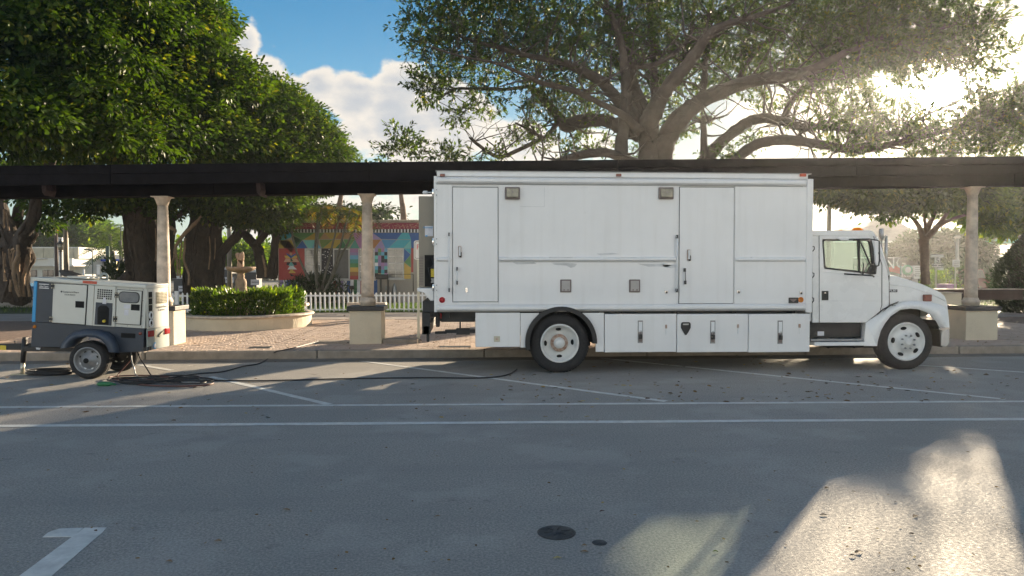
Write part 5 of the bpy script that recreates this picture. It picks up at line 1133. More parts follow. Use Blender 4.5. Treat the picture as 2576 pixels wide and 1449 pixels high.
T += [('teal',[(163,265),(300,265),(230,365),(163,365)]),('aqua',[(300,265),(345,265),(330,330),(230,365)]),('ochre',[(163,365),(340,365),(380,475),(163,475)]),('brn',[(163,370),(300,370),(240,475)]),('rust',[(300,370),(380,475),(230,475)]),
 ('grn',[(345,265),(650,265),(500,358),(370,300)]),('dgr',[(340,300),(480,365),(400,475),(370,475)]),('ochre',[(650,265),(660,265),(660,358),(505,358)]),('grn',[(350,300),(500,358),(480,365),(400,400)]),
 ('blue',[(485,368),(555,475),(400,475)]),('cyan',[(495,365),(665,365),(620,475),(560,475)]),('lb',[(665,365),(740,475),(610,475)]),
 ('olive',[(660,265),(780,265),(720,350),(660,358)]),('tan',[(780,262),(865,350),(720,350)]),('ochre',[(780,262),(1010,262),(930,345),(865,350)]),('olive',[(715,358),(900,358),(745,460)]),('grn',[(900,358),(830,400),(760,475),(745,460)]),
 ('brn',[(1010,262),(1045,262),(1035,352),(930,345)]),('ochre',[(900,358),(1035,358),(940,475),(765,475)]),('tan',[(1050,262),(1180,262),(1110,345),(1040,345)]),('olive',[(1120,345),(1150,290),(1200,350)]),('dgr',[(1035,365),(1100,475),(930,475)]),('grn',[(1040,355),(1200,355),(1100,470)]),('teal',[(1200,355),(1260,475),(1130,475)]),
 ('pink',[(1180,265),(1300,265),(1300,475),(1262,475),(1200,350)]),('lil',[(1300,265),(1440,265),(1550,355),(1300,355)]),('brn',[(1300,358),(1555,358),(1465,470),(1300,470)]),('blue',[(1440,265),(1840,265),(1770,352),(1560,352)]),
 ('lil',[(1555,362),(1610,475),(1470,475)]),('sky',[(1560,358),(1770,358),(1650,475),(1612,475)]),('aqua',[(1840,265),(1930,265),(1960,355),(1770,355)]),('aqua',[(1775,360),(1960,360),(1860,470),(1655,470)]),('cyan',[(1960,360),(1960,475),(1862,475)]),('blue',[(1930,265),(2340,265),(2340,475),(1965,475),(1960,350)])]
mural('mural_band', T)
mural('totem_panel', [('red', R_(165,477,520,905)),('brn',[(280,482),(372,482),(330,535)])])
mural('totem_panel', [('tan',[(310,535),(350,535),(330,600)]),('blue',[(262,537),(335,575),(405,537),(390,570),(332,612),(285,575)]),('yel',[(240,575),(290,575),(330,612),(375,575),(425,575),(405,612),(258,612)]),('peach',[(258,615),(318,615),(338,660),(232,662)]),('peach',[(405,615),(345,615),(330,660),(445,662)]),('blk',[(275,665),(320,665),(300,708),(268,700)]),('blk',[(345,665),(405,665),(412,700),(375,708)]),('cyan',[(332,650),(375,715),(295,715)]),('wht',[(333,690),(412,762),(282,762)]),('dgr',[(335,612),(365,650),(300,650)]),('yel',[(335,752),(398,812),(296,812)]),('blk',[(315,815),(375,850),(330,855)])], -.008)
mural('star_panel', [('blk', R_(746,477,905,905))])
m = MB()
for k in range(60): p = H(random.uniform(752,898), random.uniform(485,898), -.006); r = random.choice((.008,.012,.02)); m.box(p.x-r, p.x+r, p.y-.001, p.y+.001, p.z-r, p.z+r)
m.build('painted_star', 'mu_wht', hs, kind='stuff')
mural('rainbow_panel', [('pink',R_(1132,480,1247,530)),('lil',R_(1132,530,1247,570)),('lb',R_(1132,570,1247,625)),('teal',R_(1132,625,1247,680)),('grn',R_(1132,680,1247,735)),('yel',R_(1132,735,1250,795)),('brn',R_(1132,795,1250,850)),('red',R_(1132,850,1250,898))])
ck = ['lil','aqua','tan','blk','lb','olive','cyan','blk','blk','teal','pink','yel','wht','pink','tan','lb','blk','lil','teal','tan','gry','blk','pink','aqua','blk','blk','blk']
mural('checker_panel', [(ck[(i*5+j*3+(i*j) % 4) % len(ck)], R_(1470+i*43, 478+j*48, 1512+i*43, 525+j*48)) for i in range(4) for j in range(8)])
mural('triangle_panel', [('blue',[(1866,480),(1955,560),(1866,665)]),('aqua',[(1866,478),(1960,478),(1958,555)]),('grn',[(1955,565),(1958,735),(1870,665)]),('yel',[(1868,672),(1958,740),(1958,890),(1868,890)]),('red',R_(1962,470,1992,800))])
st = ['wht','red','gry','lil','wht','blue','wht','dgr']
mural('base_stripes', [(['lil','wht','blue','gry','dgr','wht'][k % 6], R_(180+k*46, 908, 225+k*46, 1100)) for k in range(7)])
mural('base_stripes', [(st[k % 8], R_(860+k*46, 903, 905+k*46, 1100)) for k in range(14)])
def window(x0, y0, x1, y1, bars, pm='pane'):
    a, b = H(x0,(y0+y1)/2), H(x1,(y0+y1)/2); z0, z1 = H((x0+x1)/2,y1).z, H((x0+x1)/2,y0).z; t = .05
    f = MB().ring([(a.x,YH-.05,z0),(b.x,YH-.05,z0),(b.x,YH-.05,z1),(a.x,YH-.05,z1)], [(a.x+t,YH-.05,z0+t),(b.x-t,YH-.05,z0+t),(b.x-t,YH-.05,z1-t),(a.x+t,YH-.05,z1-t)], (0,.048,0)).build('window', 'wwin', hs)
    MB().box(a.x+t, b.x-t, YH-.02, YH-.012, z0+t, z1-t).build('pane', pm, f)
    MB().box(a.x-.05, b.x+.05, YH-.09, YH-.0, z0-.05, z0-.001).build('sill', 'wwin', f)
    if bars:
        zm = (z0+z1)/2; MB().box(a.x+t, b.x-t, YH-.04, YH-.021, zm-.025, zm+.025).build('sash_rail', 'wwin', f)
        for zz0, zz1 in ((z0+t, zm-.026), (zm+.026, z1-t)):
            xm = (a.x+b.x)/2; MB().box(xm-.01, xm+.01, YH-.03, YH-.021, zz0, zz1).build('glazing_bar', 'wwin', f)
            zq = (zz0+zz1)/2; MB().box(a.x+t, xm-.011, YH-.03, YH-.021, zq-.01, zq+.01).build('glazing_bar', 'wwin', f); MB().box(xm+.011, b.x-t, YH-.03, YH-.021, zq-.01, zq+.01).build('glazing_bar', 'wwin', f)
        MB().box(a.x+t+.03, b.x-t-.03, YH-.0115, YH-.010, zm+.05, z1-t-.02).build('blind', 'wwin', f)
window(520,480,744,905,1); window(905,480,1130,900,0,'screen'); window(1247,480,1468,900,1); window(1642,476,1866,890,1)
# grill and small things at the wall
p = H(1560, 860, -1.0); gq = thing('barbecue_grill', (p.x, p.y, .13), 'black barrel barbecue grill on legs at the painted house', 'grill')
za, zb_ = H(1560,898,-1).z, H(1560,830,-1).z; xa, xb = H(1480,860,-1).x, H(1640,860,-1).x
MB().box(xa, xb, p.y, p.y+.5, za, zb_).build('drum', 'black', gq, bev=.05, seg=3)
for x in (xa+.15, xa+.45): MB().box(x, x+.08, p.y+.2, p.y+.3, .12, za-.001).build('leg', 'black', gq)
MB().tube([H(1640,828,-.8), H(1990,828,-.8)], .012, 6).tube([H(1990,828,-.8), H(1992,1060,-.8)], .02, 6).build('rail', 'black', gq)
for (x0,y0,x1,y1,nm,lb,mt) in ((1610,985,1660,1045,'meter_box','small grey meter box near the ground by the grill','grey'),(1120,985,1180,1030,'mailbox','small black mailbox in front of the striped house base','black')):
    a = H(x0,y1,-.3); b = H(x1,y0,-.3); o = MB().box(a.x,b.x,a.y,a.y+.2,a.z,b.z,0).box((a.x+b.x)/2-.02,(a.x+b.x)/2+.02,a.y+.05,a.y+.1,.12,a.z).build(nm, mt, bev=.01); solo(o, ((a.x+b.x)/2, a.y, .13), lb, nm.replace('_',' '))
a = H(1735,1060,-.5); o = MB().lathe([(.10,0),(.12,.1),(.09,.3),(.05,.42),(.03,.5)], (a.x, a.y, .5), 14).lathe([(.1,.12),(.1,.5)], (a.x, a.y, 0), 12).build('garden_urn', 'grey'); solo(o, (a.x, a.y, .13), 'grey bell shaped garden urn under the sash window beside the grill', 'urn')
# rounded notice sign partly behind the power unit
a = at_y(1041, 605, 15.0); b = at_y(1063, 653, 15.0); sg = thing('notice_sign', ((a.x+b.x)/2, 15.0, .15), 'white notice sign with a dark border showing past the beige power unit', 'sign')
def rrect(x0, z0, x1, z1, y, r=.05): return [(p[0], y, p[1]) for p in rounded([(x0,z0,0),(x1,z0,0),(x1,z1,0),(x0,z1,0)], r, 4)]
MB().prism(rrect(a.x, b.z, b.x, a.z, 15.0), (0,.006,0)).build('face', 'signw', sg)
MB().ring(rrect(a.x+.02, b.z+.02, b.x-.02, a.z-.02, 14.998, .04), rrect(a.x+.028, b.z+.028, b.x-.028, a.z-.028, 14.998, .035), (0,.0015,0)).build('border', 'ink', sg)
text('P', ((a.x+b.x)/2-.0, 14.997, a.z-.14), .15, 'red', sg); MB().box((a.x+b.x)/2-.025, (a.x+b.x)/2+.025, 15.007, 15.05, .14, a.z).build('post', 'galv', sg)
# ------------------------------------------------------------------ trees
random.seed(21)
def limb(pix, D, rpx, dd=0.0, sub=5, n=9, wob=.16):
    """tube through view positions at distances running from D to D+dd, radii given in view pixels"""
    k = len(pix); Ds = [D+dd*i/(k-1) for i in range(k)]
    pts = [at_d(x, y, d) for (x, y), d in zip(pix, Ds)]
    r = np.interp(np.linspace(0, 1, (k-1)*sub+1), np.linspace(0, 1, len(rpx)), rpx)
    c = catmull(pts, sub); return [tuple(p) for p in c], [r[i]*(D+dd*i/len(c))/F for i in range(len(c))]
def grow_twigs(m, pts, rad, n, length, up=.3):
    for _ in range(n):
        i = random.randrange(len(pts)//3, len(pts)); p = Vector(pts[i]); d = Vector([random.gauss(0, 1) for _ in range(3)]); d.z = d.z*.6+up; d.normalize(); q = [p]
        L_ = length*random.uniform(.5, 1.3)
        for s in range(4): d = (d+Vector([random.gauss(0, .35) for _ in range(3)])).normalized(); q.append(q[-1]+d*L_/4)
        r0 = min(rad[i]*.5, .05); m.tube(q, [r0, r0*.75, r0*.5, r0*.35, r0*.2], 4, cap=False)
# patches of road that the low sun reaches through gaps in the crowns (ground outlines, metres)
def gpoly(pts): return np.array([tuple(at_z(x, y))[:2] for x, y in pts])
LIT = [gpoly([(2080,1165),(2160,1180),(2235,1240),(2290,1330),(2300,1700),(1600,1700),(1850,1449)]), gpoly([(2340,1330),(2470,1320),(2530,1449),(2540,1700),(2330,1700)]),
       gpoly([(2200,1150),(2330,1085),(2460,1075),(2540,1110),(2560,1210),(2510,1265),(2400,1250),(2280,1225)]),
       gpoly([(2392,975),(2480,985),(2520,1010),(2545,1055),(2480,1080),(2392,1075)]), gpoly([(2325,922),(2350,918),(2445,925),(2440,946),(2350,948)]),
       gpoly([(1560,1449),(1600,1260),(1720,1195),(1990,1195),(1990,1330),(1800,1700),(1400,1700)])]
LITL = [np.array([(-25,5.6),(-4.2,5.6),(-5.2,7.8),(-6.4,9.8),(-9.6,10),(-9.6,23),(-25,23)]), np.array([(-9.5,9.9),(1.4,9.6),(2.0,23),(-9.5,23)])]
def inside(P2, poly):
    x, y = P2[:, 0], P2[:, 1]; r = np.zeros(len(P2), bool); n = len(poly)
    for i in range(n):
        x1, y1 = poly[i]; x2, y2 = poly[(i+1) % n]; c = ((y1 > y) != (y2 > y)); 
        with np.errstate(divide='ignore', invalid='ignore'): r ^= c & (x < (x2-x1)*(y-y1)/(y2-y1+1e-12)+x1)
    return r
def keep_light(p, prob=.0):
    s = shadow_xy(p)+rng.normal(size=(len(p), 2))*np.array([.07, .14]); lit = np.zeros(len(p), bool)
    for q in LITL: lit |= inside(s, q)
    dap = np.zeros(len(p), bool)
    for q in LIT: dap |= inside(s, q)
    cell = np.sin(s[:, 0]*5.1+1)*np.sin(s[:, 1]*3.3+.5)+.5*np.sin(s[:, 0]*11+s[:, 1]*4)
    return ~(lit | (dap & (rng.random(len(p)) > .10+.35*(cell > .45))))
SUNHOLE = [(2378,228,40),(2214,195,24),(2246,232,22)]
def pix(p):
    q = (np.asarray(p)-np.array([0, 0, CAMZ]))@np.array(RM); return CX+F*q[:, 0]/-q[:, 2], CY-F*q[:, 1]/-q[:, 2]
def keep_sun(p):
    x, y = pix(p); k = np.ones(len(p), bool)
    for a, b, r in SUNHOLE: k &= ((x-a)**2/1.3+(y-b)**2) > (r*(.75+.5*rng.random(len(p))))**2
    return k
# --- great ficus behind the truck
FD = 27.0
ftree = thing('ficus_tree', tuple(Vector((at_d(1640,780,FD).x, at_d(1640,780,FD).y, .13))), 'huge spreading ficus tree rising behind the box truck', 'tree')
c7 = lambda x, y: (905.6+x/3.072, y/3.072); c8 = lambda x, y: (1677+x/2.8657, y/2.8657)
LB = [([(1640,800),(1637,404),(1625,330),(1610,285)],0,[36,30,28,24],0),([(1565,800),(1562,404),(1568,330),(1575,240),(1572,180),(1560,100),(1530,20),(1500,-60)],-1,[17,16,14,14,11,9,6,4],0),
 ([(1612,330),(1605,309),(1557,254),(1508,202),(1443,169),(1410,156),(1329,140),(1231,114),(1150,90)],0,[20,18,15,13,10,9,6,4,3],-2),
 ([(1600,320),(1573,293),(1524,267),(1443,228),(1361,208),(1312,185),(1247,159),(1166,143),(1090,120)],-1,[12,10,8,7,6,5,4,3,2],-3),
 ([(1612,345),(1563,325),(1524,303),(1459,306),(1426,316),(1404,293),(1361,241),(1329,215)],1,[15,15,16,18,18,12,9,7],1),
 ([(1330,217),(1264,225),(1182,223),(1140,225),(1101,254)],2,[5,4,3.5,3,2],0),([(1404,305),(1371,345),(1330,325),(1296,309)],1.5,[7,5,4,2],0),([(1371,345),(1296,381),(1251,394),(1199,361),(1180,345)],1.5,[6,5,5,4,2],0),
 ([(1600,410),(1583,404),(1524,384),(1459,391),(1405,408),(1360,430)],-1.5,[12,12,11,11,9,6],-2),
 ([(1620,300),(1622,293),(1600,240),(1583,195),(1573,130),(1562,60),(1557,-40)],.5,[24,22,19,17,14,11,8],1),
 ([(1641,404),(1648,260),(1645,195),(1641,98),(1634,0),(1630,-80)],1,[15,12,11,10,8,6],2),
 ([(1630,310),(1640,290),(1660,250),(1687,212),(1742,146),(1782,87),(1830,60),(1886,45),(1990,10)],-1,[26,24,20,18,15,12,9,7,4],-2),
 ([(1585,172),(1589,169),(1654,160),(1719,114),(1745,70)],-.5,[7,7,6,5,3],0),
 ([(1665,400),(1677,349),(1712,297),(1764,255),(1851,216),(1921,199),(1974,195),(2026,181),(2078,157),(2165,115),(2260,80)],0,[26,26,24,20,17,15,14,12,10,7,4],-3),
 ([(1764,250),(1772,200),(1775,150),(1785,90),(1790,10)],0,[10,8,7,6,4],0),
 ([(1770,420),(1782,394),(1817,356),(1869,314),(1921,297),(1974,307),(2008,318),(2061,318),(2112,323),(2183,335),(2260,338)],1,[18,18,14,13,13,12,10,9,8,6,3],-1),
 ([(1970,304),(1991,255),(2015,228),(2043,209),(2068,167),(2090,130)],.8,[10,8,7,6,4,2],0),
 ([(1830,420),(1851,401),(1904,363),(1974,352),(2061,363),(2165,377),(2270,356),(2357,335),(2427,310),(2490,290)],-.5,[15,14,13,12,12,10,8,6,4,2],-2),
 ([(2165,377),(2220,340),(2280,345),(2340,380),(2420,385)],-1,[7,6,5,4,2],0),([(1771,400),(1771,340),(1771,297),(1790,300)],.5,[9,8,7,4],0),
 ([(1690,225),(1712,170),(1735,90),(1750,0)],1.5,[10,8,7,4],0),([(1850,216),(1880,160),(1920,110),(1980,70)],-.5,[8,6,5,3],0),([(2170,115),(2230,120),(2300,100),(2380,70)],-2.5,[5,4,3,2],0),
 ([(2240,345),(2330,290),(2400,260),(2450,230)],-1.5,[4,3,3,2],0)]
m = MB(); tw = MB()
for px_, d0, rr, dd in LB:
    p, r = limb(px_, FD+d0, rr, dd); m.tube(p, r, 10, cap=False, wob=.24); grow_twigs(tw, p, r, int(len(p)*.9), 2.2)
m.build('trunk', 'barkf', ftree); tw.build('twig', 'barkf', ftree, kind='stuff')
FB = [blobP(*a) for a in [(2080,120,110,25.5,.8,2),(2200,110,110,24.5,.8,2),(2290,120,80,24.5,.8,2),(2390,80,90,24.5,.8,2),(2130,210,60,25,.7,1.5),(2540,300,80,24,.8,1.5),(2480,330,80,24,.6,1.5),(2576,240,60,24,.8,1.5),(2180,300,70,24.5,.6,1.5),(2450,240,40,24.3,.8,1),(2330,345,70,24.5,.5,1.5),
 (1080,60,95,26,.9,2.5),(1120,160,90,26,.8,2.5),(1085,215,60,26,.9,1.8),(1180,60,110,26,.9,3),(1250,130,90,27,.8,2.5),(1220,240,75,27,.7,2),(1300,50,120,27,.9,3),(1150,290,45,27,.6,1.3),
 (1400,80,130,27,.8,3),(1380,200,95,27,.7,2),(1370,270,75,28,.6,2),(1470,240,80,29,.7,2),(1500,120,120,28,.8,2.5),(1480,300,60,29,.6,2),
 (1600,60,130,28,.8,3),(1640,180,110,30,.8,2),(1720,60,120,28,.8,3),(1740,180,90,29,.8,2),(1720,300,70,30,.7,2),(1840,80,130,27,.8,3),(1860,190,90,28,.6,2),(1960,90,130,26,.8,3),(1950,240,60,28,.5,2),
 (2080,70,130,26,.9,3),(2080,170,90,26,.7,2),(2190,70,130,25,.9,3),(2230,150,90,25,.7,2),(2300,60,110,25,.9,2.5),(2380,110,100,25,.8,2.5),(2425,180,80,25,.8,2),(2330,170,90,25,.5,2),(2400,40,95,25,.9,2.5),(2300,-20,110,25,.8,2),(2440,110,60,24.5,1,1.5),(2470,300,60,24.5,.6,1.5),(2300,400,70,24.5,.3,1.5),(2420,395,80,24.5,.3,1.5),(2540,370,70,24.5,.5,1.5),
 (2090,290,75,26,.6,2),(2160,270,80,25,.7,2),(2190,350,85,25,.4,2),(2270,310,85,25,.6,2),(2380,330,90,25,.5,2),(2500,270,80,24,.7,2),(2560,300,90,24,.8,2),(2490,350,90,24,.4,2),(2130,370,60,25,.4,1.5),(2020,230,40,27,.6,1),
 (1810,390,50,27,.4,1.5),(1890,360,50,29,.4,1.5),(1620,380,50,29,.5,1.5),(1400,370,70,28,.4,1.5),(1500,370,60,29,.4,1.5),(1310,340,60,29,.4,1.5),
 (1015,350,45,26,.9,1.5),(980,385,40,26,.6,1.5),(1060,375,50,26,.6,1.5),(1130,385,60,27,.4,1.5),(1220,395,60,28,.3,1.5),
 (1200,-60,150,26,.8,4),(1450,-70,170,27,.8,4),(1700,-80,180,28,.8,4),(1950,-80,180,27,.8,4),(2200,-70,170,25,.8,4)]]
P_, D, U, v = crown_pts(FB, 14000, 12, .34, .2, droop=.1, twig=True)
k = keep_light(TWG['p']) & keep_sun(TWG['p']); n_ = int(k.sum()); leafmesh('twig', TWG['p'][k], TWG['d'][k], unit(n_), TWG['l'][k], M['barkf'].name if 0 else 'barkf', ftree, .045, kind='stuff')
k = keep_light(P_) & keep_sun(P_); P_, D, U, v = P_[k], D[k], U[k], v[k]
leafmesh('crown', P_, D, U, .17*(.6+.7*rng.random(len(P_))), 'leafB', ftree, .42, v)
# shade skirt: unseen leaves added behind the beam and truck to darken the road
def skirt():
    n = 6400; gx = rng.uniform(-7.5, 9.5, n); gy = rng.uniform(2.2, 9.3, n); k0 = rng.random(n) < .22; gx[k0] = rng.uniform(1.6, 5, k0.sum()); gy[k0] = rng.uniform(9.3, 12.9, k0.sum()); t = rng.uniform(21.5, 25.5, n)/SUNV[1]
    c = np.stack([gx, gy, np.zeros(n)], 1)+SUNV[None]*t[:, None]-np.array([0,0,0])
    k = keep_light(c); return c[k]
sk = skirt(); x_, y_ = pix(sk); sk = sk[(y_ > 432)]
n = len(sk); P_ = np.repeat(sk, 8, 0)+unit(n*8)*.4*rng.random((n*8, 1)); k = keep_light(P_); P_ = P_[k]
leafmesh('shade_leaves', P_, unit(len(P_))-np.array([0,0,.3]), unit(len(P_))+np.array([0,0,.8]), .19*(.6+.7*rng.random(len(P_))), 'leafB', ftree, .42)
# --- banyans
def banyan(name, base, D, trunk, roots, blobs, label, nclump, per, lsz, spread, bmat='leafA', hexa=True, keep=None, shell=.72):
    b = at_d(base[0], base[1], D); t = thing('banyan_tree', (b.x, b.y, .13), label, 'tree'); m = MB(); tw = MB()
    for px_, d0, rr, dd in trunk:
        p, r = limb(px_, D+d0, rr, dd, n=10); m.tube(p, [x*.86 for x in r], 10, cap=False, wob=.3)
        for k_ in range(max(5, int(r[0]*26))):
            a = random.random()*6.28; a0 = a; i0 = random.randrange(0, max(1, len(p)//3)); q = []; rs = []; r1 = random.uniform(.025, .075)
            for i in range(0 if random.random() < .7 else i0, min(len(p), i0+random.randrange(6, max(7, len(p))))):
                a += random.gauss(0, .12); R_o = r[i]*(.88+.12*math.sin(i*.9+a0)); q.append((p[i][0]+R_o*math.cos(a), p[i][1]+R_o*math.sin(a), p[i][2])); rs.append(r1*(.7+.5*math.sin(i*.5+a0)**2)*(1 if i else 1.5))
            if len(q) > 2: m.tube(q, rs, 5, cap=False, wob=.2)
    m.build('trunk', 'bark', t)
    for px_, d0, r in roots:
        p, rr = limb(px_, D+d0, r, 0); MB().tube(p, rr, 7, cap=False, wob=.35).build('aerial_root', 'root', t)
    P_, Dd, U, v = crown_pts(blobs, nclump, per, spread, shell, droop=.35)
    k = np.ones(len(P_), bool)
    P_, Dd, U, v = P_[k], Dd[k], U[k], v[k]
    leafmesh('crown', P_, Dd, U, lsz*(.6+.6*rng.random(len(P_))), bmat, t, .55, v, hexa=hexa); return t
s8 = lambda x, y: (x/5.8386, 523.2+y/5.8386)
def rr_(pts, w): return ([s8(*p) for p in pts], 0, w)
trA = [([(20,760),(22,700),(18,640),(28,600),(10,540),(0,480),(-20,400)],0,[34,30,28,24,16,14,12],0),([(45,760),(50,690),(60,640),(55,600),(75,560),(95,500),(120,430),(160,330)],.2,[26,22,22,20,16,12,10,8],-3),
       ([(-30,760),(-20,650),(-30,500),(-60,380)],.5,[30,26,20,14],0),([(70,755),(66,700),(60,660),(40,610),(45,540),(60,470),(50,380)],.6,[10,10,12,16,14,11,9],0),
       ([(50,620),(70,615),(85,600),(93,585)],-.6,[7,6,5,3],0),([(20,560),(-5,520),(-10,450),(60,380)],1,[16,14,12,8],0),([(70,540),(150,430),(250,360),(350,330)],0,[9,9,8,6],-3)]
rtA = [([s8(40,640),s8(55,800),s8(60,950),s8(80,1075)],-1.3,[1.8,2.2,2.2,4]),([s8(262,540),s8(265,680),s8(225,800),s8(205,950),s8(225,1100),s8(280,1240)],-1.2,[4,5,5,5,4,3]),([s8(130,600),s8(140,720),s8(165,860),s8(155,900)],-1.1,[2,2.5,3,2]),
       ([s8(300,620),s8(285,760),s8(265,900),s8(280,1050),s8(300,1290)],-.9,[2.5,3,4,3,4]),([s8(400,560),s8(390,760),s8(380,900),s8(340,1040),s8(350,1300)],-.8,[3,4,5,4,4]),([s8(440,540),s8(430,720),s8(412,900),s8(405,1080),s8(440,1300)],-.8,[2,2.5,2.5,2.5,4]),
       ([s8(160,1050),s8(155,1140),s8(152,1230)],-1.4,[3,4,3]),([s8(80,660),s8(75,800),s8(90,860)],-1.2,[1.5,2,1.5]),([s8(220,620),s8(190,700),s8(185,900),s8(215,1080),s8(240,1200),s8(290,1300)],-1.2,[2,2,2.5,3,3,4]),
       ([s8(450,300),s8(445,400),s8(460,460),s8(360,520),s8(300,560)],-.9,[1.5,2,3,4,4]),([s8(60,20),s8(60,150),s8(55,300)],-.9,[2.5,3,2]),([s8(95,50),s8(110,200),s8(130,330)],-.9,[1.5,2,2]),([s8(500,250),s8(510,330),s8(540,420),s8(460,500)],-.9,[1,1.5,2,3])]
BA = [blobP(*a) for a in [(60,90,190,19,.9,3),(-60,250,170,18,.8,3),(20,270,95,16.5,.75,1.6),(90,290,80,16.5,.6,1.6),(40,345,60,17,.35,1.2),(240,130,150,19.5,.8,3),(200,250,110,19,.7,2),(290,270,90,19,.7,2),(120,10,190,19,.8,3),(300,20,160,20,.8,3),(260,330,90,20,.6,2),(330,350,55,19,.6,1.5),
      (230,385,70,22,.4,2),(60,400,60,25,.3,2),(150,420,60,25,.4,2),(120,500,50,26,.6,1.5),(200,520,60,26,.5,1.5),(110,560,30,27,.6,1)]]
banyan('a', (30,760), 26.0, trA, rtA, BA, 'huge banyan tree with sunlit aerial roots beyond the generator', 3600, 26, .175, .36)
# clump B/C
trB = [([(365,760),(360,700),(352,640),(340,590),(345,540),(330,480),(310,400),(270,330)],0,[28,26,24,22,24,20,14,8],-2),([(340,760),(335,700),(325,650),(322,590),(318,540),(300,500),(260,450)],.5,[10,9,9,10,12,10,6],-1),([(390,760),(395,680),(385,600),(380,520),(400,430),(430,330)],.5,[20,18,18,16,14,8],-1),
       ([(430,700),(428,620),(432,560),(420,500),(430,420)],.8,[10,9,10,12,10],0),([(400,600),(420,570),(450,540),(500,505),(540,470)],-.6,[4,5,6,7,8],0),([(325,745),(310,715),(330,690)],-.5,[22,20,14],0)]
j2 = lambda x, y: (268.3+x/4.8, 469.6+y/4.8)
rtB = [([j2(1150,360),j2(1040,470),j2(940,570),j2(860,680),j2(830,740),j2(850,900),j2(860,1080)],-1,[4,5,5,4,3,2.5,2]),([j2(945,620),j2(940,760),j2(935,900),j2(990,1060),j2(990,1190)],-.9,[3,3,3,3,3]),([j2(905,640),j2(900,760),j2(880,900),j2(890,1100)],-.9,[2,2,2,2]),([j2(860,700),j2(820,760),j2(815,860),j2(760,1000),j2(750,1130)],-.8,[2,3,3,3,2]),
       ([j2(720,450),j2(780,500),j2(830,530),j2(810,580)],-.8,[4,5,4,2]),([j2(760,780),j2(770,900),j2(760,1050)],-.7,[2,2,2]),([j2(590,500),j2(600,700),j2(590,900)],-.7,[1.5,2,2])]
BBl = [blobP(*a) for a in [(400,90,150,23,.8,3),(450,220,120,23,.8,2.5),(495,45,60,24,.8,2),(515,165,98,24,.8,2.5),(420,310,110,22,.7,2.5),(350,370,90,22.5,.4,2),(560,260,100,25,.8,2.5),(570,350,100,25,.5,2.5),(470,385,90,24,.35,2),(610,220,70,25.5,.7,2),
      (445,15,105,24,.8,3),(660,290,80,27,.9,2.5),(650,370,90,27,.6,2.5),(350,500,55,27,.6,1.5),(290,490,60,26,.45,1.5),(420,500,60,27,.7,1.5),(250,505,40,26,.5,1.2)]]
banyan('b', (365,760), 28.0, trB, rtB, BBl, 'banyan tree of many fused trunks beyond the round planter', 4200, 26, .18, .38)
trC = [([(510,760),(508,690),(505,620),(512,560),(520,480),(530,400)],0,[30,27,24,22,20,14],-1),([(545,760),(548,690),(545,620),(540,560),(560,480)],.6,[20,18,17,16,12],0),([(475,760),(478,680),(480,600),(490,540),(480,470)],.4,[16,14,13,12,12],0),([(555,640),(580,610),(600,590),(612,560),(620,520)],.5,[12,13,14,14,12],0),
       ([(660,700),(655,650),(645,620),(625,600),(600,575),(585,560)],1.5,[14,15,15,13,12,10],0),([(682,700),(690,650),(695,600),(690,540),(700,480)],1.5,[12,12,14,13,12],0),([(645,615),(665,590),(680,560),(700,520),(735,480)],1.2,[10,10,12,11,8],0),([(650,480),(655,540),(660,600)],1.8,[12,10,10],0)]
rtC = [([j2(1320,100),j2(1310,220),j2(1280,300)],-1,[3,3,2]),([j2(1310,620),j2(1310,760),j2(1300,880)],-1,[1.2,1.5,1.2]),([j2(1880,830),j2(1900,920),j2(1915,1000),j2(1915,1090)],.6,[2,3,3,2.5]),([j2(1240,600),j2(1250,800),j2(1230,1000)],-1,[1.5,1.5,2])]
BC = [blobP(*a) for a in [(740,330,75,29,.9,2.5),(700,250,50,28,.8,2),(760,290,50,29,.7,2),(800,340,45,30,.6,2),(790,385,80,30,.6,2.5),(840,395,50,31,.5,2),(700,400,90,28,.5,2.5),(620,400,80,28,.4,2),(540,510,50,28,.6,1.5),(600,500,70,28,.5,2),(680,500,75,29,.5,2),(740,480,50,30,.4,1.5),(645,545,45,29,.5,1.2),(590,545,40,30,.5,1.2),(700,560,30,30,.6,1)]]
banyan('c', (520,760), 30.0, trC, rtC, BC, 'dark trunked banyan tree standing between the portable toilets and the planter', 3600, 22, .18, .40, hexa=False)
# --- trees behind the painted house
def simple_tree(name, label, Dz, trunk, blobs, n, per, sz, lm='leafA', sp=.4, bark='barks', shell=.3, group=None, wide=.5, cat='tree'):
    b = at_d(*trunk[0][0][0], Dz); t = thing(name, (b.x, b.y, .1), label, cat, group); m = MB()
    for px_, d0, rr, dd in trunk: p, r = limb(px_, Dz+d0, rr, dd); m.tube(p, r, 8, cap=False, wob=.15)
    m.build('trunk', bark, t)
    P_, Dd, U, v = crown_pts([blobP(*a) for a in blobs], n, per, sp, shell, droop=.2); k = keep_light(P_); P_, Dd, U, v = P_[k], Dd[k], U[k], v[k]
    leafmesh('crown', P_, Dd, U, sz*(.6+.7*rng.random(len(P_))), lm, t, wide, v); return t
simple_tree('shade_tree', 'yellow green tree overhanging the roof of the painted house', 37, [([(1010,720),(1015,560),(1010,500),(1000,440)],2.5,[9,8,6,3],0)], [(960,515,50,37,.7,2),(1010,500,55,36.5,.8,2),(1060,515,50,36.5,.7,2),(1000,470,70,38,.5,2),(1090,470,60,38,.6,2)], 900, 16, .26, 'leafE', .5)
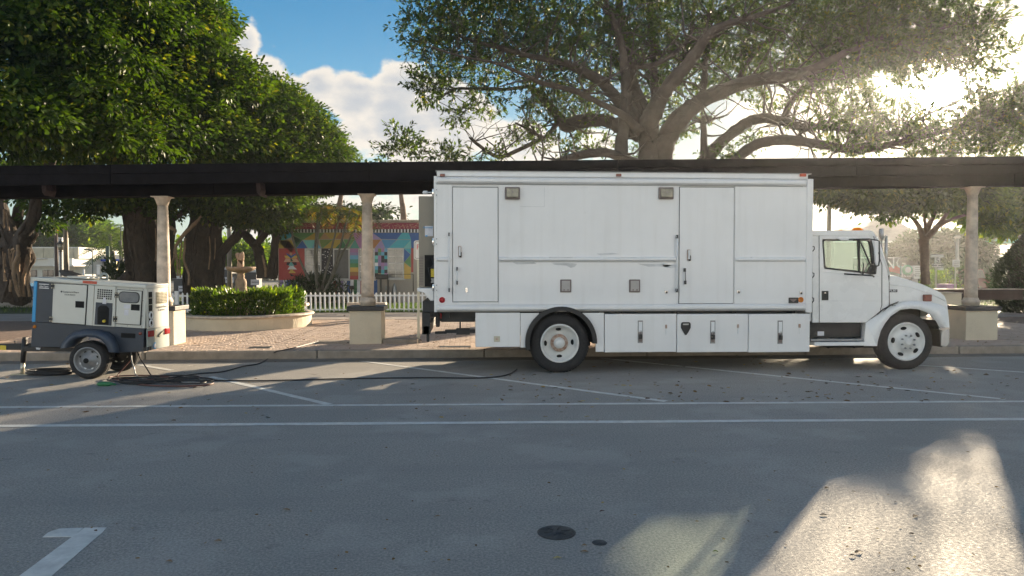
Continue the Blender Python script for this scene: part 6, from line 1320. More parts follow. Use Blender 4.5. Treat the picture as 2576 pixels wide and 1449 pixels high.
simple_tree('shade_tree', 'dark leafy tree behind the flat roof and the palm stems', 43, [([(850,720),(850,560),(860,480)],0,[10,8,5],0)], [(770,530,60,43,.5,2),(850,515,80,43,.5,2),(930,530,60,43,.5,2),(820,470,80,43,.5,2),(900,460,80,43,.5,2)], 1000, 16, .30, 'leafD', .6)
# palms with thin stems in front of the house
def frond(m_pts, base, d, L_, droop, n=16, wid=.28, col_=.3):
    p = Vector(base); d = Vector(d).normalized(); out = []
    for i in range(n):
        t = i/n; d = (d+Vector((0,0,-droop/n))).normalized(); p = p+d*L_/n; side = d.cross(Vector((0,0,1))).normalized()
        ln = wid*math.sin(math.pi*min(1, .15+t*.85))*L_*.5+.05
        for s in (-1, 1): out.append((tuple(p), tuple(side*s*.9+d*.55+Vector((0,0,-.25+random.uniform(-.15,.15)))), tuple(d.cross(side)*-1), ln, col_+random.uniform(-.15,.15)))
    m_pts += out
pm = thing('clump_palm', tuple(Vector((at_y(*m6(720,1050), 30.5).x, 30.5, .13))), 'clump of thin leaning palm stems in front of the painted house', 'palm')
YPm = 30.4; lf = []
for st_ in ([(375,-20),(350,150),(345,270),(400,500),(480,700),(580,920)],[(700,-60),(690,100),(655,500),(665,800),(692,1080)],[(770,-90),(735,50),(695,300),(680,600),(690,850),(710,1080)],[(1000,-20),(930,280),(870,520),(850,620),(790,850),(745,1080)],[(1260,20),(1180,220),(1090,430),(1000,600),(900,850),(765,1080)],[(1130,-50),(1060,200),(980,520),(880,850),(780,1060)]):
    pts = [at_y(*m6(x, y), YPm+random.uniform(-.3,.3)) for x, y in st_]; MB().tube(catmull(pts, 4), [.045]*0 or list(np.linspace(.035,.055,(len(pts)-1)*4+1)), 7).build('stem', 'palmt', pm)
    top_ = pts[0]
    for k in range(7): a = random.uniform(0, 6.28); frond(lf, top_, (math.cos(a), math.sin(a), random.uniform(-.1,.9)), random.uniform(1.0,1.7), random.uniform(1.2,2.6), 14, .55, .92 if k < 3 else .35)
A = [np.array([q[i] for q in lf]) for i in range(5)]; leafmesh('fronds', A[0], A[1], A[2], A[3], 'leafP', pm, .16, A[4])
pb = at_y(*m6(660,1040), 30.9); bsh = thing('palmetto_bush', (pb.x, pb.y, .13), 'dark palmetto bush at the feet of the thin palm stems', 'bush')
n = 2600; c = np.array(pb); P_ = np.stack([c[0]+rng.normal(size=n)*.75, c[1]+rng.normal(size=n)*.3, .15+rng.random(n)*1.15], 1); k = (np.abs(P_[:,0]-c[0]) < 1.5)&(P_[:,2] < 1.35-.5*((P_[:,0]-c[0])/1.4)**2); P_ = P_[k]
leafmesh('foliage', P_, unit(len(P_))+np.array([0,0,.8]), unit(len(P_)), .28*(.6+rng.random(len(P_))*.8), 'leafD', bsh, .15)
# --- right side: young tree, cone topiary, bushes
q1 = lambda x, y: (2012.5+x/4.1546, 523.2+y/4.1546)
trR = [([q1(1310,800),q1(1305,600),q1(1300,420),q1(1290,320)],0,[11,10,11,12],0),([q1(1290,330),q1(1250,210),q1(1200,130),q1(1120,60)],0,[7,6,5,3],0),([q1(1300,330),q1(1340,200),q1(1400,80),q1(1440,0)],.3,[8,7,5,3],0),([q1(1330,310),q1(1430,200),q1(1520,80),q1(1560,0)],-.3,[8,7,5,4],0),([q1(1400,230),q1(1500,160),q1(1640,100),q1(1740,70)],-.4,[5,5,4,3],0),([q1(1320,280),q1(1310,180),q1(1300,60)],.2,[5,4,3],0)]
simple_tree('street_tree', 'young forked street tree rising just past the bonnet of the truck', 26, trR, [(2200,480,55,26,.7,2),(2130,478,50,26,.5,2),(2070,480,40,26,.5,1.5),(2290,492,60,26,.6,2),(2380,488,60,26,.7,2),(2340,478,80,26,.5,2),(2245,535,26,26,.5,1),(2155,505,30,26,.6,1),(2280,475,90,26.5,.5,2),(2160,472,80,26.5,.45,2)], 2500, 14, .20, 'leafB', .4)
simple_tree('street_tree', 'spreading leafy tree behind the far stone column beside the cone topiary', 30, [([(2640,760),(2630,600),(2610,520)],0,[12,10,8],0),([(2610,540),(2540,500),(2470,480)],0,[7,5,3],0)], [(2440,510,50,29,.8,2),(2500,530,50,29,.7,2),(2550,490,60,29,.8,2),(2480,560,35,29,.5,1.2),(2540,575,40,29,.4,1.2),(2600,520,70,29,.8,2),(2460,475,70,29,.4,2)], 1500, 14, .22, 'leafE', .4)
# cone topiary: dense needle leaves on a tapering body
tb = at_z(2592, 787, .15); cz = thing('cone_topiary', (tb.x, tb.y, .15), 'tall dense dark conical topiary tree by the far pier', 'topiary'); Ht = 3.5; Rt = 1.12
def cone_leaves(n):
    h = rng.random(n)**1.15; a = rng.random(n)*2*math.pi; prof = np.sin(np.clip(h*1.08+.16, 0, 1)*math.pi)**.6*np.where(h > .35, (1-(h-.35)/.68)**.75, 1)
    r = Rt*prof*(.78+.25*rng.random(n))*(1+.07*np.sin(a*9+h*14)); return np.stack([tb.x+r*np.cos(a), tb.y+r*np.sin(a), .15+h*Ht], 1), np.stack([np.cos(a), np.sin(a), .7+0*a], 1)
P_, D = cone_leaves(20000); leafmesh('foliage', P_, D+unit(20000)*.6, unit(20000), .10*(.6+rng.random(20000)), 'leafD', cz, .4)
MB().tube([(tb.x, tb.y, .1),(tb.x, tb.y, 1.2),(tb.x, tb.y, 2.6)], [.08,.07,.03], 8).lathe([(Rt*.5,.1),(Rt*.72,.6),(Rt*.62,1.3),(Rt*.3,2.2),(.05,2.7)], (tb.x, tb.y, .15), 14).build('trunk', 'soil', cz)
def bush(label, px, py, D, w, h, mt='leafD', n=1600, sz=.16, name='bush', group=None):
    b = at_d(px, py, D); t = thing(name, (b.x, b.y, .1), label, 'bush', group); d = unit(n); d[:,2] = np.abs(d[:,2]); r = .65+.4*rng.random(n)
    lump = 1+.15*np.sin(d[:,0]*9+px)+.15*np.sin(d[:,2]*8)
    P_ = np.stack([b.x+d[:,0]*w/2*r*lump, b.y+d[:,1]*w/2.4*r, .1+d[:,2]*h*r*lump], 1); leafmesh('foliage', P_, d+unit(n)*.7, unit(n)+np.array([0,0,.5]), sz*(.6+rng.random(n)*.8), mt, t, .45); return t
bush('round leafy bush beyond the low wall near the arrow sign', 2360, 700, 34, 2.6, 1.3, 'leafE', sz=.15); bush('dark bush between the bonnet and the white notice panel sign', 2398, 705, 36, 2.6, 1.6); bush('flowering pale shrub at the foot of the young street tree', 2345, 712, 33, 1.8, .9, 'leafC', sz=.12)
bush('dark rounded bush between generator roof and banyan trunks', 300, 745, 30, 1.9, 1.7, 'leafD', 2600, .16)
# distant foliage masses
def mass(name, label, Dz, blobs, n, per, sz, lm, sp=.8, shell=.5): return simple_tree(name, label, Dz, [([(blobs[0][0],735),(blobs[0][0],blobs[0][1])],0,[5,4],0)], blobs, n, per, sz, lm, sp, 'barkf', shell)
mass('leafy_tree', 'bright green rounded tree above the blue striped canopy', 82, [(z_[0],z_[1],z_[2],82,.8,4) for z_ in [(230,588,42),(200,598,42),(255,600,28),(215,622,55),(262,630,30),(178,590,30)]], 2000, 16, .52, 'leafE')
mass('leafy_tree', 'darker green tree between the white building and the street lamp', 80, [(z_[0],z_[1],z_[2],80,.8,4) for z_ in [(130,590,38),(160,598,30),(110,596,28),(150,615,40),(100,615,28)]], 1700, 16, .52, 'leafA')
mass('leafy_tree', 'shadowed tree mass behind the arrow sign and far column', 50, [(2330,628,38,50,.7,3),(2370,630,45,50,.7,3),(2300,645,30,50,.6,3),(2415,645,40,50,.6,3),(2350,612,34,50,.6,3),(2430,612,30,50,.6,2)], 1600, 16, .34, 'leafD')
mass('leafy_tree', 'small dark tree in front of the hip roofed building', 48, [(2290,625,22,48,.8,1.5),(2275,632,14,48,.7,1.2),(2300,635,20,48,.6,1.2)], 420, 16, .26, 'leafD', .5)
mass('leafy_tree', 'bright tree glimpsed between the banyan trunks', 50, [(580,640,40,50,.8,3),(655,640,30,50,.8,3),(620,650,50,50,.5,3),(440,640,35,50,.9,3)], 700, 14, .36, 'leafE')
for lb, px, py, Dz, s in (('feathery palm between the bright tree and the banyan trunks', 302, 605, 55, 1.0),('upright palm crown rising over the striped canopy roof', 276, 588, 60, .9),('low dark palm hanging beside the green pole', 283, 632, 48, .8)):
    b = at_d(px, py, Dz); t = thing('palm_tree', (b.x, b.y, .1), lb, 'palm'); MB().tube([(b.x, b.y, .1),(b.x+.1, b.y, b.z*.6),(b.x, b.y, b.z)], [.22,.17,.13], 8).build('trunk', 'palmt', t); lf = []
    for k in range(16): a = k*.4+random.random()*.3; frond(lf, b, (math.cos(a), math.sin(a), random.uniform(.0,1.3)), 3.0*s, random.uniform(1.0,2.0), 16, .45, .3)
    A = [np.array([q[i] for q in lf]) for i in range(5)]; leafmesh('fronds', A[0], A[1], A[2], A[3], 'leafP', t, .14, A[4])
# far tree line closing the horizon
n = 26000; xx = rng.uniform(-150, 170, n); hh_ = 3.2+1.8*np.sin(xx*.13)+1.2*np.sin(xx*.31+2)+.8*np.sin(xx*.9)
P_ = np.stack([xx, 118+rng.normal(size=n)*3, rng.random(n)**.8*hh_-.2], 1); tl = leafmesh('treeline', P_, unit(n), unit(n)+np.array([0,-.3,.6]), 1.1*(.6+.8*rng.random(n)), 'leafD', None, .6); tl['kind'] = 'stuff'
# ------------------------------------------------------------------ far left: building, canopy, poles, toilets
random.seed(31)
def B8(x, y, D): return at_y(*s8(x, y), D)
def pbox(m, conv_, x0, y0, x1, y1, Y, d, mi=0, dy=0.0):
    a = at_y(*conv_(x0, (y0+y1)/2), Y); b = at_y(*conv_(x1, (y0+y1)/2), Y); t = at_y(*conv_((x0+x1)/2, y0), Y).z; u = at_y(*conv_((x0+x1)/2, y1), Y).z
    return m.box(a.x, b.x, Y+dy, Y+dy+d, u, t, mi)
YW = 62; wb_ = thing('white_building', (B8(700,900,YW).x, YW, 0), 'low white commercial building with a mesh screened upper storey', 'building')
pbox(MB(), s8, 300, 855, 1120, 1130, YW, 8).build('wall', 'wbuild', wb_); pbox(MB(), s8, 300, 572, 1155, 742, YW, 8, dy=.0).build('upper_storey', 'wbuild', wb_)
pbox(MB(), s8, 300, 742, 1120, 856, YW, 8, dy=-.6).build('fascia', 'wbuild', wb_); pbox(MB(), s8, 930, 836, 1222, 855, YW, 3, dy=-1.5).build('canopy', 'pvc', wb_); pbox(MB(), s8, 300, 738, 760, 746, YW, .3, dy=-.9).build('ledge', 'pvc', wb_)
for x0, x1 in ((450,640),(646,790),(990,1080),(1086,1150)): pbox(MB(), s8, x0, 590, x1, 735, YW, .05, dy=-.06).build('screen_panel', mat('mesh_screen', (.50,.46,.34), .7, var=.15, vs=1.5), wb_)
for x0, x1, y0 in ((430,545,908),(630,710,912),(716,790,912),(1000,1080,915)):
    f = pbox(MB(), s8, x0, y0, x1, 1010, YW, .06, dy=-.05).build('window', 'hatchf', wb_); pbox(MB(), s8, x0+5, y0+6, x1-5, 1005, YW, .02, dy=-.08).build('pane', 'cglass', f)
YG = 66; gs = thing('station_canopy', (B8(1500,900,YG).x, YG, 0), 'white petrol station canopy with a blue stripe beyond the generator', 'canopy')
pbox(MB(), s8, 1160, 688, 2000, 752, YG, 8).build('fascia', 'wbuild', gs); pbox(MB(), s8, 1160, 753, 2000, 782, YG, 8, dy=-.02).build('stripe_band', 'bluep', gs)
for x in (1520, 1640): pbox(MB(), s8, x, 783, x+55, 1120, YG, .8, dy=1).build('column', 'wbuild', gs)
pbox(MB(), s8, 1165, 800, 1880, 1120, YG, .3, dy=6).build('wall', 'hatchf', gs)
def post(name, label, cat, x0, x1, y0, y1, D, mt, parts=()):
    a = B8((x0+x1)/2, y0, D); t = thing(name, (a.x, D, .1), label, cat); w = (B8(x1,500,D).x-B8(x0,500,D).x)/2
    zt_ = B8(x0, y0, D).z; MB().tube([(a.x, D, .1),(a.x, D, zt_)], [w*1.08, w*.85], 14).build('post', mt, t); return t, a, zt_, w
post('utility_pole', 'thick round concrete pole with a sunlit edge beyond the generator', 'pole', 915, 985, -350, 1040, 30, 'cpole')
post('utility_pole', 'dark green steel pole beside the blue striped canopy', 'pole', 1550, 1612, 560, 1080, 40, 'pole')
t, a, z, w = post('pylon_post', 'dark wooden post left of the tall white pylon', 'post', 795, 848, 330, 1080, 42, 'brown')
a2 = B8(805, 318, 42); MB().lathe([(.05,0),(.22,.05),(.10,.14),(.001,.2)], (a2.x, 42, a2.z-.1), 14).build('cap_lamp', 'amber', t)  # amber colour stands for the sun's orange reflection on the cap
t = thing('sign_pylon', (B8(868,700,50).x, 50, 0), 'tall narrow white sign pylon between two posts', 'pylon'); pbox(MB(), s8, 820, 432, 916, 1080, 50, .8).build('slab', 'wbuild', t); pbox(MB(), s8, 826, 445, 880, 700, 50, .03, dy=-.03).build('panel', 'hatch', t)
t, a, z, w = post('street_lamp', 'black lantern street lamp with a finial in front of the white building', 'street lamp', 880, 906, 620, 1080, 36, 'iron')
MB().lathe([(.05,-.02),(.12,.02),(.17,.30)], (a.x, 36, z), 6).build('lantern', 'lens', t); MB().lathe([(.20,.30),(.10,.40),(.03,.46),(.03,.52),(.001,.58)], (a.x, 36, z), 12).build('lantern_roof', 'iron', t); MB().lathe([(.10,-.08),(.05,-.02)], (a.x, 36, z), 10).build('collar', 'iron', t)
t, a, z, w = post('street_lamp', 'slim grey street lamp standing in front of the blue stripe', 'street lamp', 1350, 1364, 640, 1100, 46, 'pole'); MB().tube([(a.x, 46, z),(a.x-.25, 46, z+.15),(a.x-.5, 46, z+.12)], .05, 6).build('arm', 'pole', t)
t, a, z, w = post('light_pole', 'thin dark antenna pole among the palms', 'pole', 1766, 1778, 240, 1080, 52, 'iron')
t, a, z, w = post('street_sign', 'small white stacked traffic signs on a thin post past the generator roof', 'sign', 1440, 1450, 980, 1100, 44, 'galv')
pbox(MB(), s8, 1430, 832, 1505, 860, 44, .03, dy=-.1).build('sign_panel', 'signw', t); pbox(MB(), s8, 1432, 866, 1478, 978, 44, .03, dy=-.1).build('sign_panel', 'signw', t)
t, a, z, w = post('traffic_signal', 'yellow framed signal box on a thin white post by the banyan roots', 'signal', 1696, 1712, 790, 1100, 40, 'pvc')
pbox(MB(), s8, 1650, 785, 1694, 918, 40, .25).build('housing', 'yellow', t); pbox(MB(), s8, 1666, 795, 1688, 910, 40, .02, dy=-.02).build('panel', 'signw', t)
t, a, z, w = post('bollard_lamp', 'short white lit bollard post beyond the generator hatch', 'bollard', 1214, 1244, 900, 1100, 40, 'pvc')
p_ = at_y(575.6, 524, 36); t = thing('light_pole', (p_.x, 36, .1), 'grey concrete light pole standing behind the fountain', 'pole'); MB().tube([(p_.x, 36, .1),(p_.x, 36, p_.z)], [.13,.09], 12).build('post', 'cpole', t); MB().tube([(p_.x, 36, p_.z),(p_.x+.05, 36, p_.z+.5)], .06, 8).build('lamp_head', 'pole', t)
# toilets
def toilet(x0, x1, y0, D, lb, door=True):
    q = lambda x, y: at_y(x, y, D); a, b = q(x0, 700), q(x1, 700); zt_ = q(x0, y0+7).z; zr_ = q(x0, y0).z; t = thing('portable_toilet', ((a.x+b.x)/2, D, .12), lb, 'toilet')
    MB().box(a.x, b.x, D, D+1.15, .12, zt_).build('cabin', 'loo', t, bev=.03); m = MB().prism([(a.x-.04, D-.04, zt_+.001),(b.x+.04, D-.04, zt_+.001),(b.x-.0, D-.04, zr_-.04),((a.x+b.x)/2, D-.04, zr_),(a.x+.0, D-.04, zr_-.04)], (0,1.23,0)); m.build('roof', 'loor', t)
    xm = (a.x+b.x)/2; MB().box(a.x+.12, b.x-.12, D-.02, D-.001, .25, zt_-.12).build('door', 'loo', t, bev=.01); s_ = MB().box(xm-.0, xm+.5, D-.03, D-.021, zt_-.75, zt_-.42).build('notice', 'paper', t); MB().box(xm+.05, xm+.45, D-.033, D-.031, zt_-.6, zt_-.56).build('notice_line', 'ink', t)
toilet(549.6, 582, 671.5, 42, 'dark grey portable toilet with a pale roof behind the light pole'); toilet(617, 645, 678, 43, 'grey portable toilet showing under the fountain bowl to its far side'); toilet(436, 462, 694, 43, 'dark portable toilet in shade among the banyan roots')
# low round wall round the left banyan
p_ = at_z(20, 772, .15); t = thing('low_wall', (p_.x, p_.y, .14), 'low pale stucco wall with a stone coping under the sunlit banyan', 'wall')
zt_ = at_y(40, 749, p_.y).z; MB().box(p_.x-6, at_y(85, 760, p_.y).x+3.0, p_.y, p_.y+.3, .12, zt_-.05).build('wall_body', 'wallg', t); MB().box(p_.x-6, at_y(85, 760, p_.y).x+3.05, p_.y-.06, p_.y+.36, zt_-.049, zt_).build('coping', 'stone', t, bev=.01)
# ------------------------------------------------------------------ cars
def car(label, name, x0, Y, L_, Hh, mt, pick=False, rot=0):
    t = thing(name, (x0+L_/2, Y, .0), label, 'pickup truck' if pick else 'car'); z0 = .28
    if pick: body = [(0,z0),(0,.85),(.04,.98),(.36,.98),(.37,.95),(.40,.98),(.66,1.0),(.72,1.0),(.97,.90),(1,.80),(1,z0)]; cab = [(.385,.98),(.41,1.0),(.44,Hh),(.60,Hh),(.69,1.0)]
    else: body = [(0,z0),(0,.80),(.03,.92),(.30,.95),(.72,.92),(.97,.78),(1,.65),(1,z0)]; cab = [(.12,.93),(.22,Hh-.03),(.35,Hh),(.52,Hh-.02),(.70,.93)]
    W_ = 1.75
    P3 = lambda pts, y: [(x0+a*L_, Y+y, b) for a, b in pts]
    MB().prism(P3(body, 0), (0, W_, 0)).build('body', mt, t, bev=.05, seg=3); cb = MB().prism(P3(cab, .12), (0, W_-.24, 0)).build('cabin', mt, t, bev=.04)
    cx = sum(p[0] for p in cab)/len(cab); cz_ = sum(p[1] for p in cab)/len(cab); win = [(cx+(a-cx)*.84, cz_+(b-cz_)*.78+.02) for a, b in cab]
    h = len(win)//2; MB().prism(P3(win, .10), (0, .019, 0)).build('window', 'cglass', cb)
    for a in (.19, .80):
        c = (x0+a*L_, Y-.02, .33); w = MB().lathe([(.22,.0),(.31,.012),(.33,-.02),(.33,-.2),(.22,-.2)], c, 24, axis='Y', closed=True).build('wheel', 'rubber', t); MB().lathe([(.22,.0),(.20,-.03),(.06,-.0),(.001,.0)], c, 18, axis='Y').build('rim', 'silver', w)
    MB().box(x0+L_-.06, x0+L_+.02, Y+.1, Y+.4, .66, .80).build('headlight', 'pvc', t, bev=.01); MB().box(x0-.02, x0+.05, Y+.05, Y+.3, .62, .82).build('tail_light', 'red', t, bev=.01)
    MB().box(x0+L_*.97, x0+L_+.05, Y+.1, Y+W_-.1, .32, .5).build('bumper', 'hatchf', t); return t
yc = 40; xa = at_y(*q1(1650,700), yc).x; xb = at_y(*q1(2110,700), yc).x; car('dark maroon pickup truck parked behind the far stone column', 'pickup_truck', xa, yc, xb-xa, 1.62, 'maroon', True)
yc = 44; xa = at_y(*q1(1480,700), yc).x; car('silver car glinting in the sun beside the maroon pickup', 'parked_car', xa, yc, 4.3, 1.42, 'silver')
yc = 36; xb = B8(500,1100,yc).x; car('dark blue car half hidden between banyan roots and generator', 'parked_car', xb-4.4, yc, 4.4, 1.45, 'navy')
# ------------------------------------------------------------------ far right: hip roof building, station, signs
YR = 62; hb = thing('hip_roof_building', (at_y(*q1(940,400), YR).x, YR, 0), 'large shingled hip roof building with a glazed rooftop lantern', 'building')
q = lambda x, y, d=0: at_y(*q1(x, y), YR+d)
xl_, xr_ = q(300,345).x, q(1330,345).x; ze = q(900,345).z; za = q(930,128,6).z; xA0, xA1 = q(855,128,6).x, q(1005,128,6).x; Dp = 14
MB().add([(xl_,YR-.6,ze),(xr_,YR-.6,ze),(xr_,YR+Dp,ze),(xl_,YR+Dp,ze),(xA0,YR+6,za),(xA1,YR+6,za),(xA1,YR+8,za),(xA0,YR+8,za)], [(0,1,5,4),(1,2,6,5),(2,3,7,6),(3,0,4,7),(4,5,6,7)]).build('roof', 'roofm', hb)
MB().box(xl_+.5, xr_-.5, YR, YR+Dp-.5, 0, ze-.02).build('wall', 'wallg', hb); MB().box(xl_+.2, xr_-.2, YR-.5, YR-.42, ze-.16, ze-.001).build('gutter_board', 'pvc', hb)
MB().box(xA0, xA1, YR+6, YR+8, za, za+.22).build('lantern_curb', 'pvc', hb); zq = q(940,66).z*(68/62)-.6; ap = ((xA0+xA1)/2, YR+7, za+1.6)
m = MB()
for cxx, cyy in ((xA0,YR+6),(xA1,YR+6),(xA1,YR+8),(xA0,YR+8)): m.tube([(cxx, cyy, za+.22), ap], .06, 5)
for a, b in (((xA0,YR+6),(xA1,YR+6)),((xA1,YR+6),(xA1,YR+8))): m.tube([(a[0], a[1], za+.26),(b[0], b[1], za+.26)], .06, 5)
for k in (.25,.5,.75): x = xA0+(xA1-xA0)*k; m.tube([(x, YR+6, za+.22),(ap[0]+(x-ap[0])*.4, YR+6.6, za+1.1)], .05, 5)
m.build('lantern_frame', 'galv', hb)
# banner fence
YN = 46; bf = thing('banner_fence', (at_y(*q1(1050,600), YN).x, YN, 0), 'long low fence hung with a dark lettered banner and a red swoosh', 'fence')
q = lambda x, y: at_y(*q1(x, y), YN)
pbox(MB(), q1, 560, 516, 1290, 524, YN, .1).build('top_rail', 'pvc', bf)
bn_ = mat('banner_print', (.13,.12,.12), .7, var=.25, vs=.8); pbox(MB(), q1, 560, 528, 1285, 605, YN, .02).build('banner', bn_, bf); pbox(MB(), q1, 560, 606, 1285, 740, YN, .02, dy=.01).build('banner', mat('banner_lower', (.30,.26,.24), .7, var=.35, vs=.7, col2=(.12,.12,.10)), bf)
MB().prism([q(x, y)-Vector((0,.02,0)) for x, y in ((925,620),(1075,598),(1062,694),(930,662))], (0,.01,0)).build('red_swoosh', 'red', bf)
text('SING', q(935,578)-Vector((0,.03,0)), 1.1, 'signw', bf, sx=.95)
for x in (600, 760, 1280): pbox(MB(), q1, x, 516, x+6, 800, YN, .06, dy=.12).build('post', 'galv', bf)
YM = 38; ms = thing('business_sign', (at_y(*q1(1120,700), YM).x, YM, 0), 'white business sign board with a green round emblem beyond the bonnet', 'sign')
pbox(MB(), q1, 1065, 602, 1183, 722, YM, .12).build('board', 'signw', ms); pbox(MB(), q1, 1189, 602, 1268, 740, YM, .12).build('board', 'signw', ms); q = lambda x, y: at_y(*q1(x, y), YM)
for x in (1068, 1184, 1262): pbox(MB(), q1, x, 596, x+4, 830, YM, .1, dy=.13).build('post', 'black', ms)
c = q(1122,650); MB().lathe([(.30,0),(.30,.01)], (c.x, YM, c.z), 24, axis='Y').build('emblem', 'greenp', ms); MB().lathe([(.17,.01),(.17,.02)], (c.x+.03, YM, c.z+.02), 20, axis='Y').build('emblem', 'signw', ms)
text('M DESIGN', q(1122,704)-Vector((0,.015,0)), .22, 'ink', ms)
for k in range(5): pbox(MB(), q1, 1200, 618+k*22, 1256, 626+k*22, YM, .01, dy=-.01).build('text_line', 'hatch', ms)
def postsign(label, x, y0, y1, D, plates):
    a = at_y(*q1(x, y0), D); t = thing('road_sign', (a.x, D, .1), label, 'road sign'); MB().box(a.x-.03, a.x+.03, D, D+.04, .1, a.z).build('post', 'galv', t)
    for x0, yy0, x1, yy1 in plates: pbox(MB(), q1, x0, yy0, x1, yy1, D, .01, dy=-.02).build('sign_panel', 'signw', t, bev=.003)
    return t
D = 27; t = postsign('signpost with street name blade, route shield and double arrow plate', 1427, 500, 820, D, [(1365,488,1500,516),(1405,521,1463,576),(1376,583,1493,618),(1435,625,1500,648)])
q = lambda x, y: at_y(*q1(x, y), D)-Vector((0,.025,0)); text('5', q(1434,550), .30, 'ink', t)
for sx_, x0 in ((-1,1402),(1,1466)):
    c = q(x0, 600); MB().prism([(c.x+sx_*.13, c.y, c.z),(c.x+sx_*.04, c.y, c.z+.06),(c.x+sx_*.04, c.y, c.z+.02),(c.x-sx_*.10, c.y, c.z+.02),(c.x-sx_*.10, c.y, c.z-.02),(c.x+sx_*.04, c.y, c.z-.02),(c.x+sx_*.04, c.y, c.z-.06)], (0,.004,0)).build('arrow', 'ink', t)
D = 28; t = postsign('square white plate sign on a thin post between signpost and far column', 1626, 600, 830, D, [(1590,540,1668,619)]); q = lambda x, y: at_y(*q1(x, y), D)-Vector((0,.025,0))
for k in range(3): a = q(1602, 562+k*18); b = q(1656, 568+k*18); MB().box(a.x, b.x, a.y, a.y+.003, b.z, a.z).build('text_line', 'hatch', t)
a = at_y(*q1(1646,320), 44); t = thing('street_lamp', (a.x, 44, 0), 'thin pale street lamp rising through the shadowed trees', 'street lamp'); MB().tube([(a.x, 44, 0),(a.x, 44, a.z)], [.14,.10], 10).build('post', 'galv', t); MB().lathe([(.1,0),(.25,.08),(.1,.2)], (a.x, 44, a.z), 10).build('lamp_head', 'galv', t)
YS = 58; gs2 = thing('station_canopy', (at_y(*q1(2080,330), YS).x, YS, 0), 'petrol station canopy with a green band behind the cone topiary', 'canopy')
pbox(MB(), q1, 1930, 288, 2500, 322, YS, 8).build('roof', 'cap', gs2); pbox(MB(), q1, 1925, 323, 2500, 372, YS, 8, dy=-.1).build('green_band', 'greenp', gs2)
for x in (2108, 1942): pbox(MB(), q1, x, 373, x+24, 720, YS, .6, dy=.5).build('column', 'wbuild', gs2)
pbox(MB(), q1, 1960, 400, 2500, 740, YS, 3, dy=4.5).build('shop_wall', 'roofm', gs2); pbox(MB(), q1, 1975, 545, 2100, 560, YS, .1, dy=4.3).build('shop_sign', 'bluep', gs2); pbox(MB(), q1, 1965, 565, 2105, 720, YS, .1, dy=4.3).build('window', 'pane', gs2)
pbox(MB(), q1, 1955, 570, 1990, 660, YS, .7, dy=1.5).build('fuel_pump', 'signw', gs2)
# low walls and blocks on the right
YL = 19.0; t = thing('low_wall', (at_y(*q1(1800,900), YL).x, YL, .15), 'low brown wall with a white coping behind the far pier', 'wall')
pbox(MB(), q1, 1440, 852, 2330, 960, YL, .3).build('wall_body', 'brown', t); pbox(MB(), q1, 1430, 846, 2340, 853, YL, .42, dy=-.06).build('coping', 'stone', t)
YL = 17.2; t = thing('stucco_block', (at_y(*q1(1620,930), YL).x, YL, .15), 'small cream stucco bench block between bonnet and far column', 'bench'); pbox(MB(), q1, 1400, 892, 1690, 1010, YL, .5).build('body', 'stucco', t, bev=.01); pbox(MB(), q1, 1396, 884, 1694, 892, YL, .58, dy=-.04).build('slab', 'stone', t, bev=.008)
YL = 30; t = thing('flower_pot', (at_y(*q1(1585,815), YL).x, YL, .1), 'pale red square planter pot at the foot of the square plate sign', 'planter'); pbox(MB(), q1, 1532, 795, 1640, 860, YL, .8).build('pot', 'mu_pink', t, bev=.02)
p_ = at_y(2084, 700, 34); t = thing('utility_pole', (p_.x, 34, .1), 'dark pole rising behind the cab roof of the truck', 'pole'); MB().tube([(p_.x, 34, .1),(p_.x, 34, at_y(2084, 395, 34).z)], [.12,.09], 12).build('post', 'cpole', t)
# dark second pier edge: octagonal side of the far pier
# street across the park
MB().box(-120, 150, 34, 58, -.2, .135).build('far_road', mat('far_asphalt', (.13,.125,.12), .9, var=.1, vs=.5))['kind'] = 'structure'
# ------------------------------------------------------------------ fallen leaves
def ground_leaves(n, px0, px1, py0, py1, z, sz, name='fallen_leaves', flat=.12):
    P_ = []
    while len(P_) < n:
        x, y = random.uniform(px0, px1), random.uniform(py0, py1); p = at_z(x, y, z)
        if name != 'x': P_.append((p.x, p.y, p.z+.006))
    P_ = np.array(P_); n = len(P_); a = rng.random(n)*6.28; D = np.stack([np.cos(a), np.sin(a), rng.normal(size=n)*flat], 1); U = np.stack([rng.normal(size=n)*.25, rng.normal(size=n)*.25, np.ones(n)], 1)
    o = leafmesh(name, P_, D, U, sz*(.5+.8*rng.random(n)), 'dry', None, .5, hexa=True); o['kind'] = 'stuff'; return o
ground_leaves(190, 1250, 2560, 930, 1012, 0, .075); ground_leaves(140, 0, 1500, 905, 1060, 0, .06); ground_leaves(150, 0, 2576, 1080, 1449, 0, .026, flat=.03); ground_leaves(420, 400, 1180, 790, 878, .15, .06); ground_leaves(60, 2380, 2576, 800, 875, .15, .06); ground_leaves(90, 1500, 2100, 893, 925, 0, .07)
pos = [((2072,1297),.075,'dark'),((2303,1300),.08,'curled pale'),((1953,1342),.06,'dark'),((2080,1229),.07,'thin pale'),((1402,1406),.075,'yellow'),((1470,1390),.07,'pale'),((1470,1374),.05,'small pale'),((548,1363),.07,'long brown'),((720,1284),.09,'long reddish'),((425,1415),.07,'orange brown'),((1515,1288),.06,'dark brown'),((1100,1301),.06,'crumpled'),((2160,1391),.085,'pale double'),((2145,1400),.06,'cream'),((1800,1390),.05,'green')]
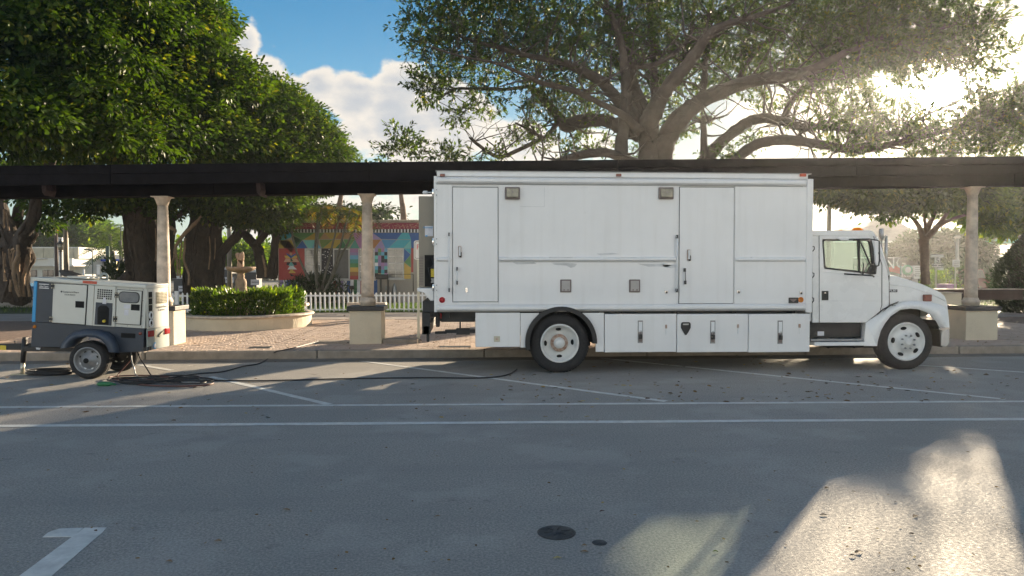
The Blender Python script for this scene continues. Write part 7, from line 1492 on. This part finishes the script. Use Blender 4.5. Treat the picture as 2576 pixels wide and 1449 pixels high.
wh = ['lying in the long light streak near the cab shadow','at the far side of the lit road','on the shadow edge of the lit streak','near the tip of the lit streak','just in front of the manhole cover','in front of the small valve cover','beside the small valve cover','below the painted arrow on the open road','between painted arrow and manhole cover','close to the painted arrow stroke','behind the manhole cover on the road','alone in the middle of the shaded road','in the dappled light at the road front','beside the pale double leaf in dappled light','on the green tinted window light patch']
for i, ((px, py), s_, ad) in enumerate(pos):
    p = at_z(px, py); a = random.uniform(-.5, .5); cx_, sx__ = math.cos(a), math.sin(a); L_, w_2 = s_*.72, s_*.17
    prof = [(0,0,.002),(.25,.8,.010),(.5,1,.016),(.75,.75,.012),(1,0,.004)]
    vs = []; 
    for t_, w_, h_ in prof:
        for s__ in (-1, 0, 1): vs.append((p.x+cx_*L_*(t_-.5)-sx__*w_2*w_*s__, p.y+sx__*L_*(t_-.5)+cx_*w_2*w_*s__, .003+h_*.5*(1 if s__ else .35)+.003*random.random()))
    fs = [(k*3+j, k*3+j+1, (k+1)*3+j+1, (k+1)*3+j) for k in range(4) for j in range(2)]
    mt = mat('leaf_'+ad.replace(' ','_'), {'yellow':(.55,.42,.14),'green':(.16,.22,.04),'dark':(.16,.11,.07),'dark brown':(.12,.05,.03)}.get(ad, (.30,.19,.10)), .7, var=.2, vs=40)
    o = MB().add(vs, fs).build('fallen_leaf', mt); solo(o, (p.x, p.y, 0), ad+' fallen leaf '+wh[i], 'leaf')
# ------------------------------------------------------------------ thin sunlit air
hz_m = bpy.data.materials.new('thin_haze'); hz_m.use_nodes = True; nt = hz_m.node_tree; nt.nodes.remove(nt.nodes['Principled BSDF'])
pv = nt.nodes.new('ShaderNodeVolumePrincipled'); pv.inputs['Color'].default_value = (.93, .96, 1, 1); pv.inputs['Density'].default_value = .00085; pv.inputs['Anisotropy'].default_value = .72
nt.links.new(pv.outputs[0], nt.nodes['Material Output'].inputs['Volume']); MATS['thin_haze'] = hz_m; M['haze'] = hz_m
HZT = max((o.matrix_world @ Vector(c)).z for o in (bpy.context.view_layer.update() or C.objects) if o.type == 'MESH' for c in o.bound_box)+.5
hz_o = MB().box(-262, 262, -62, 262, -1.3, HZT).build('haze', 'haze'); hz_o['kind'] = 'stuff'
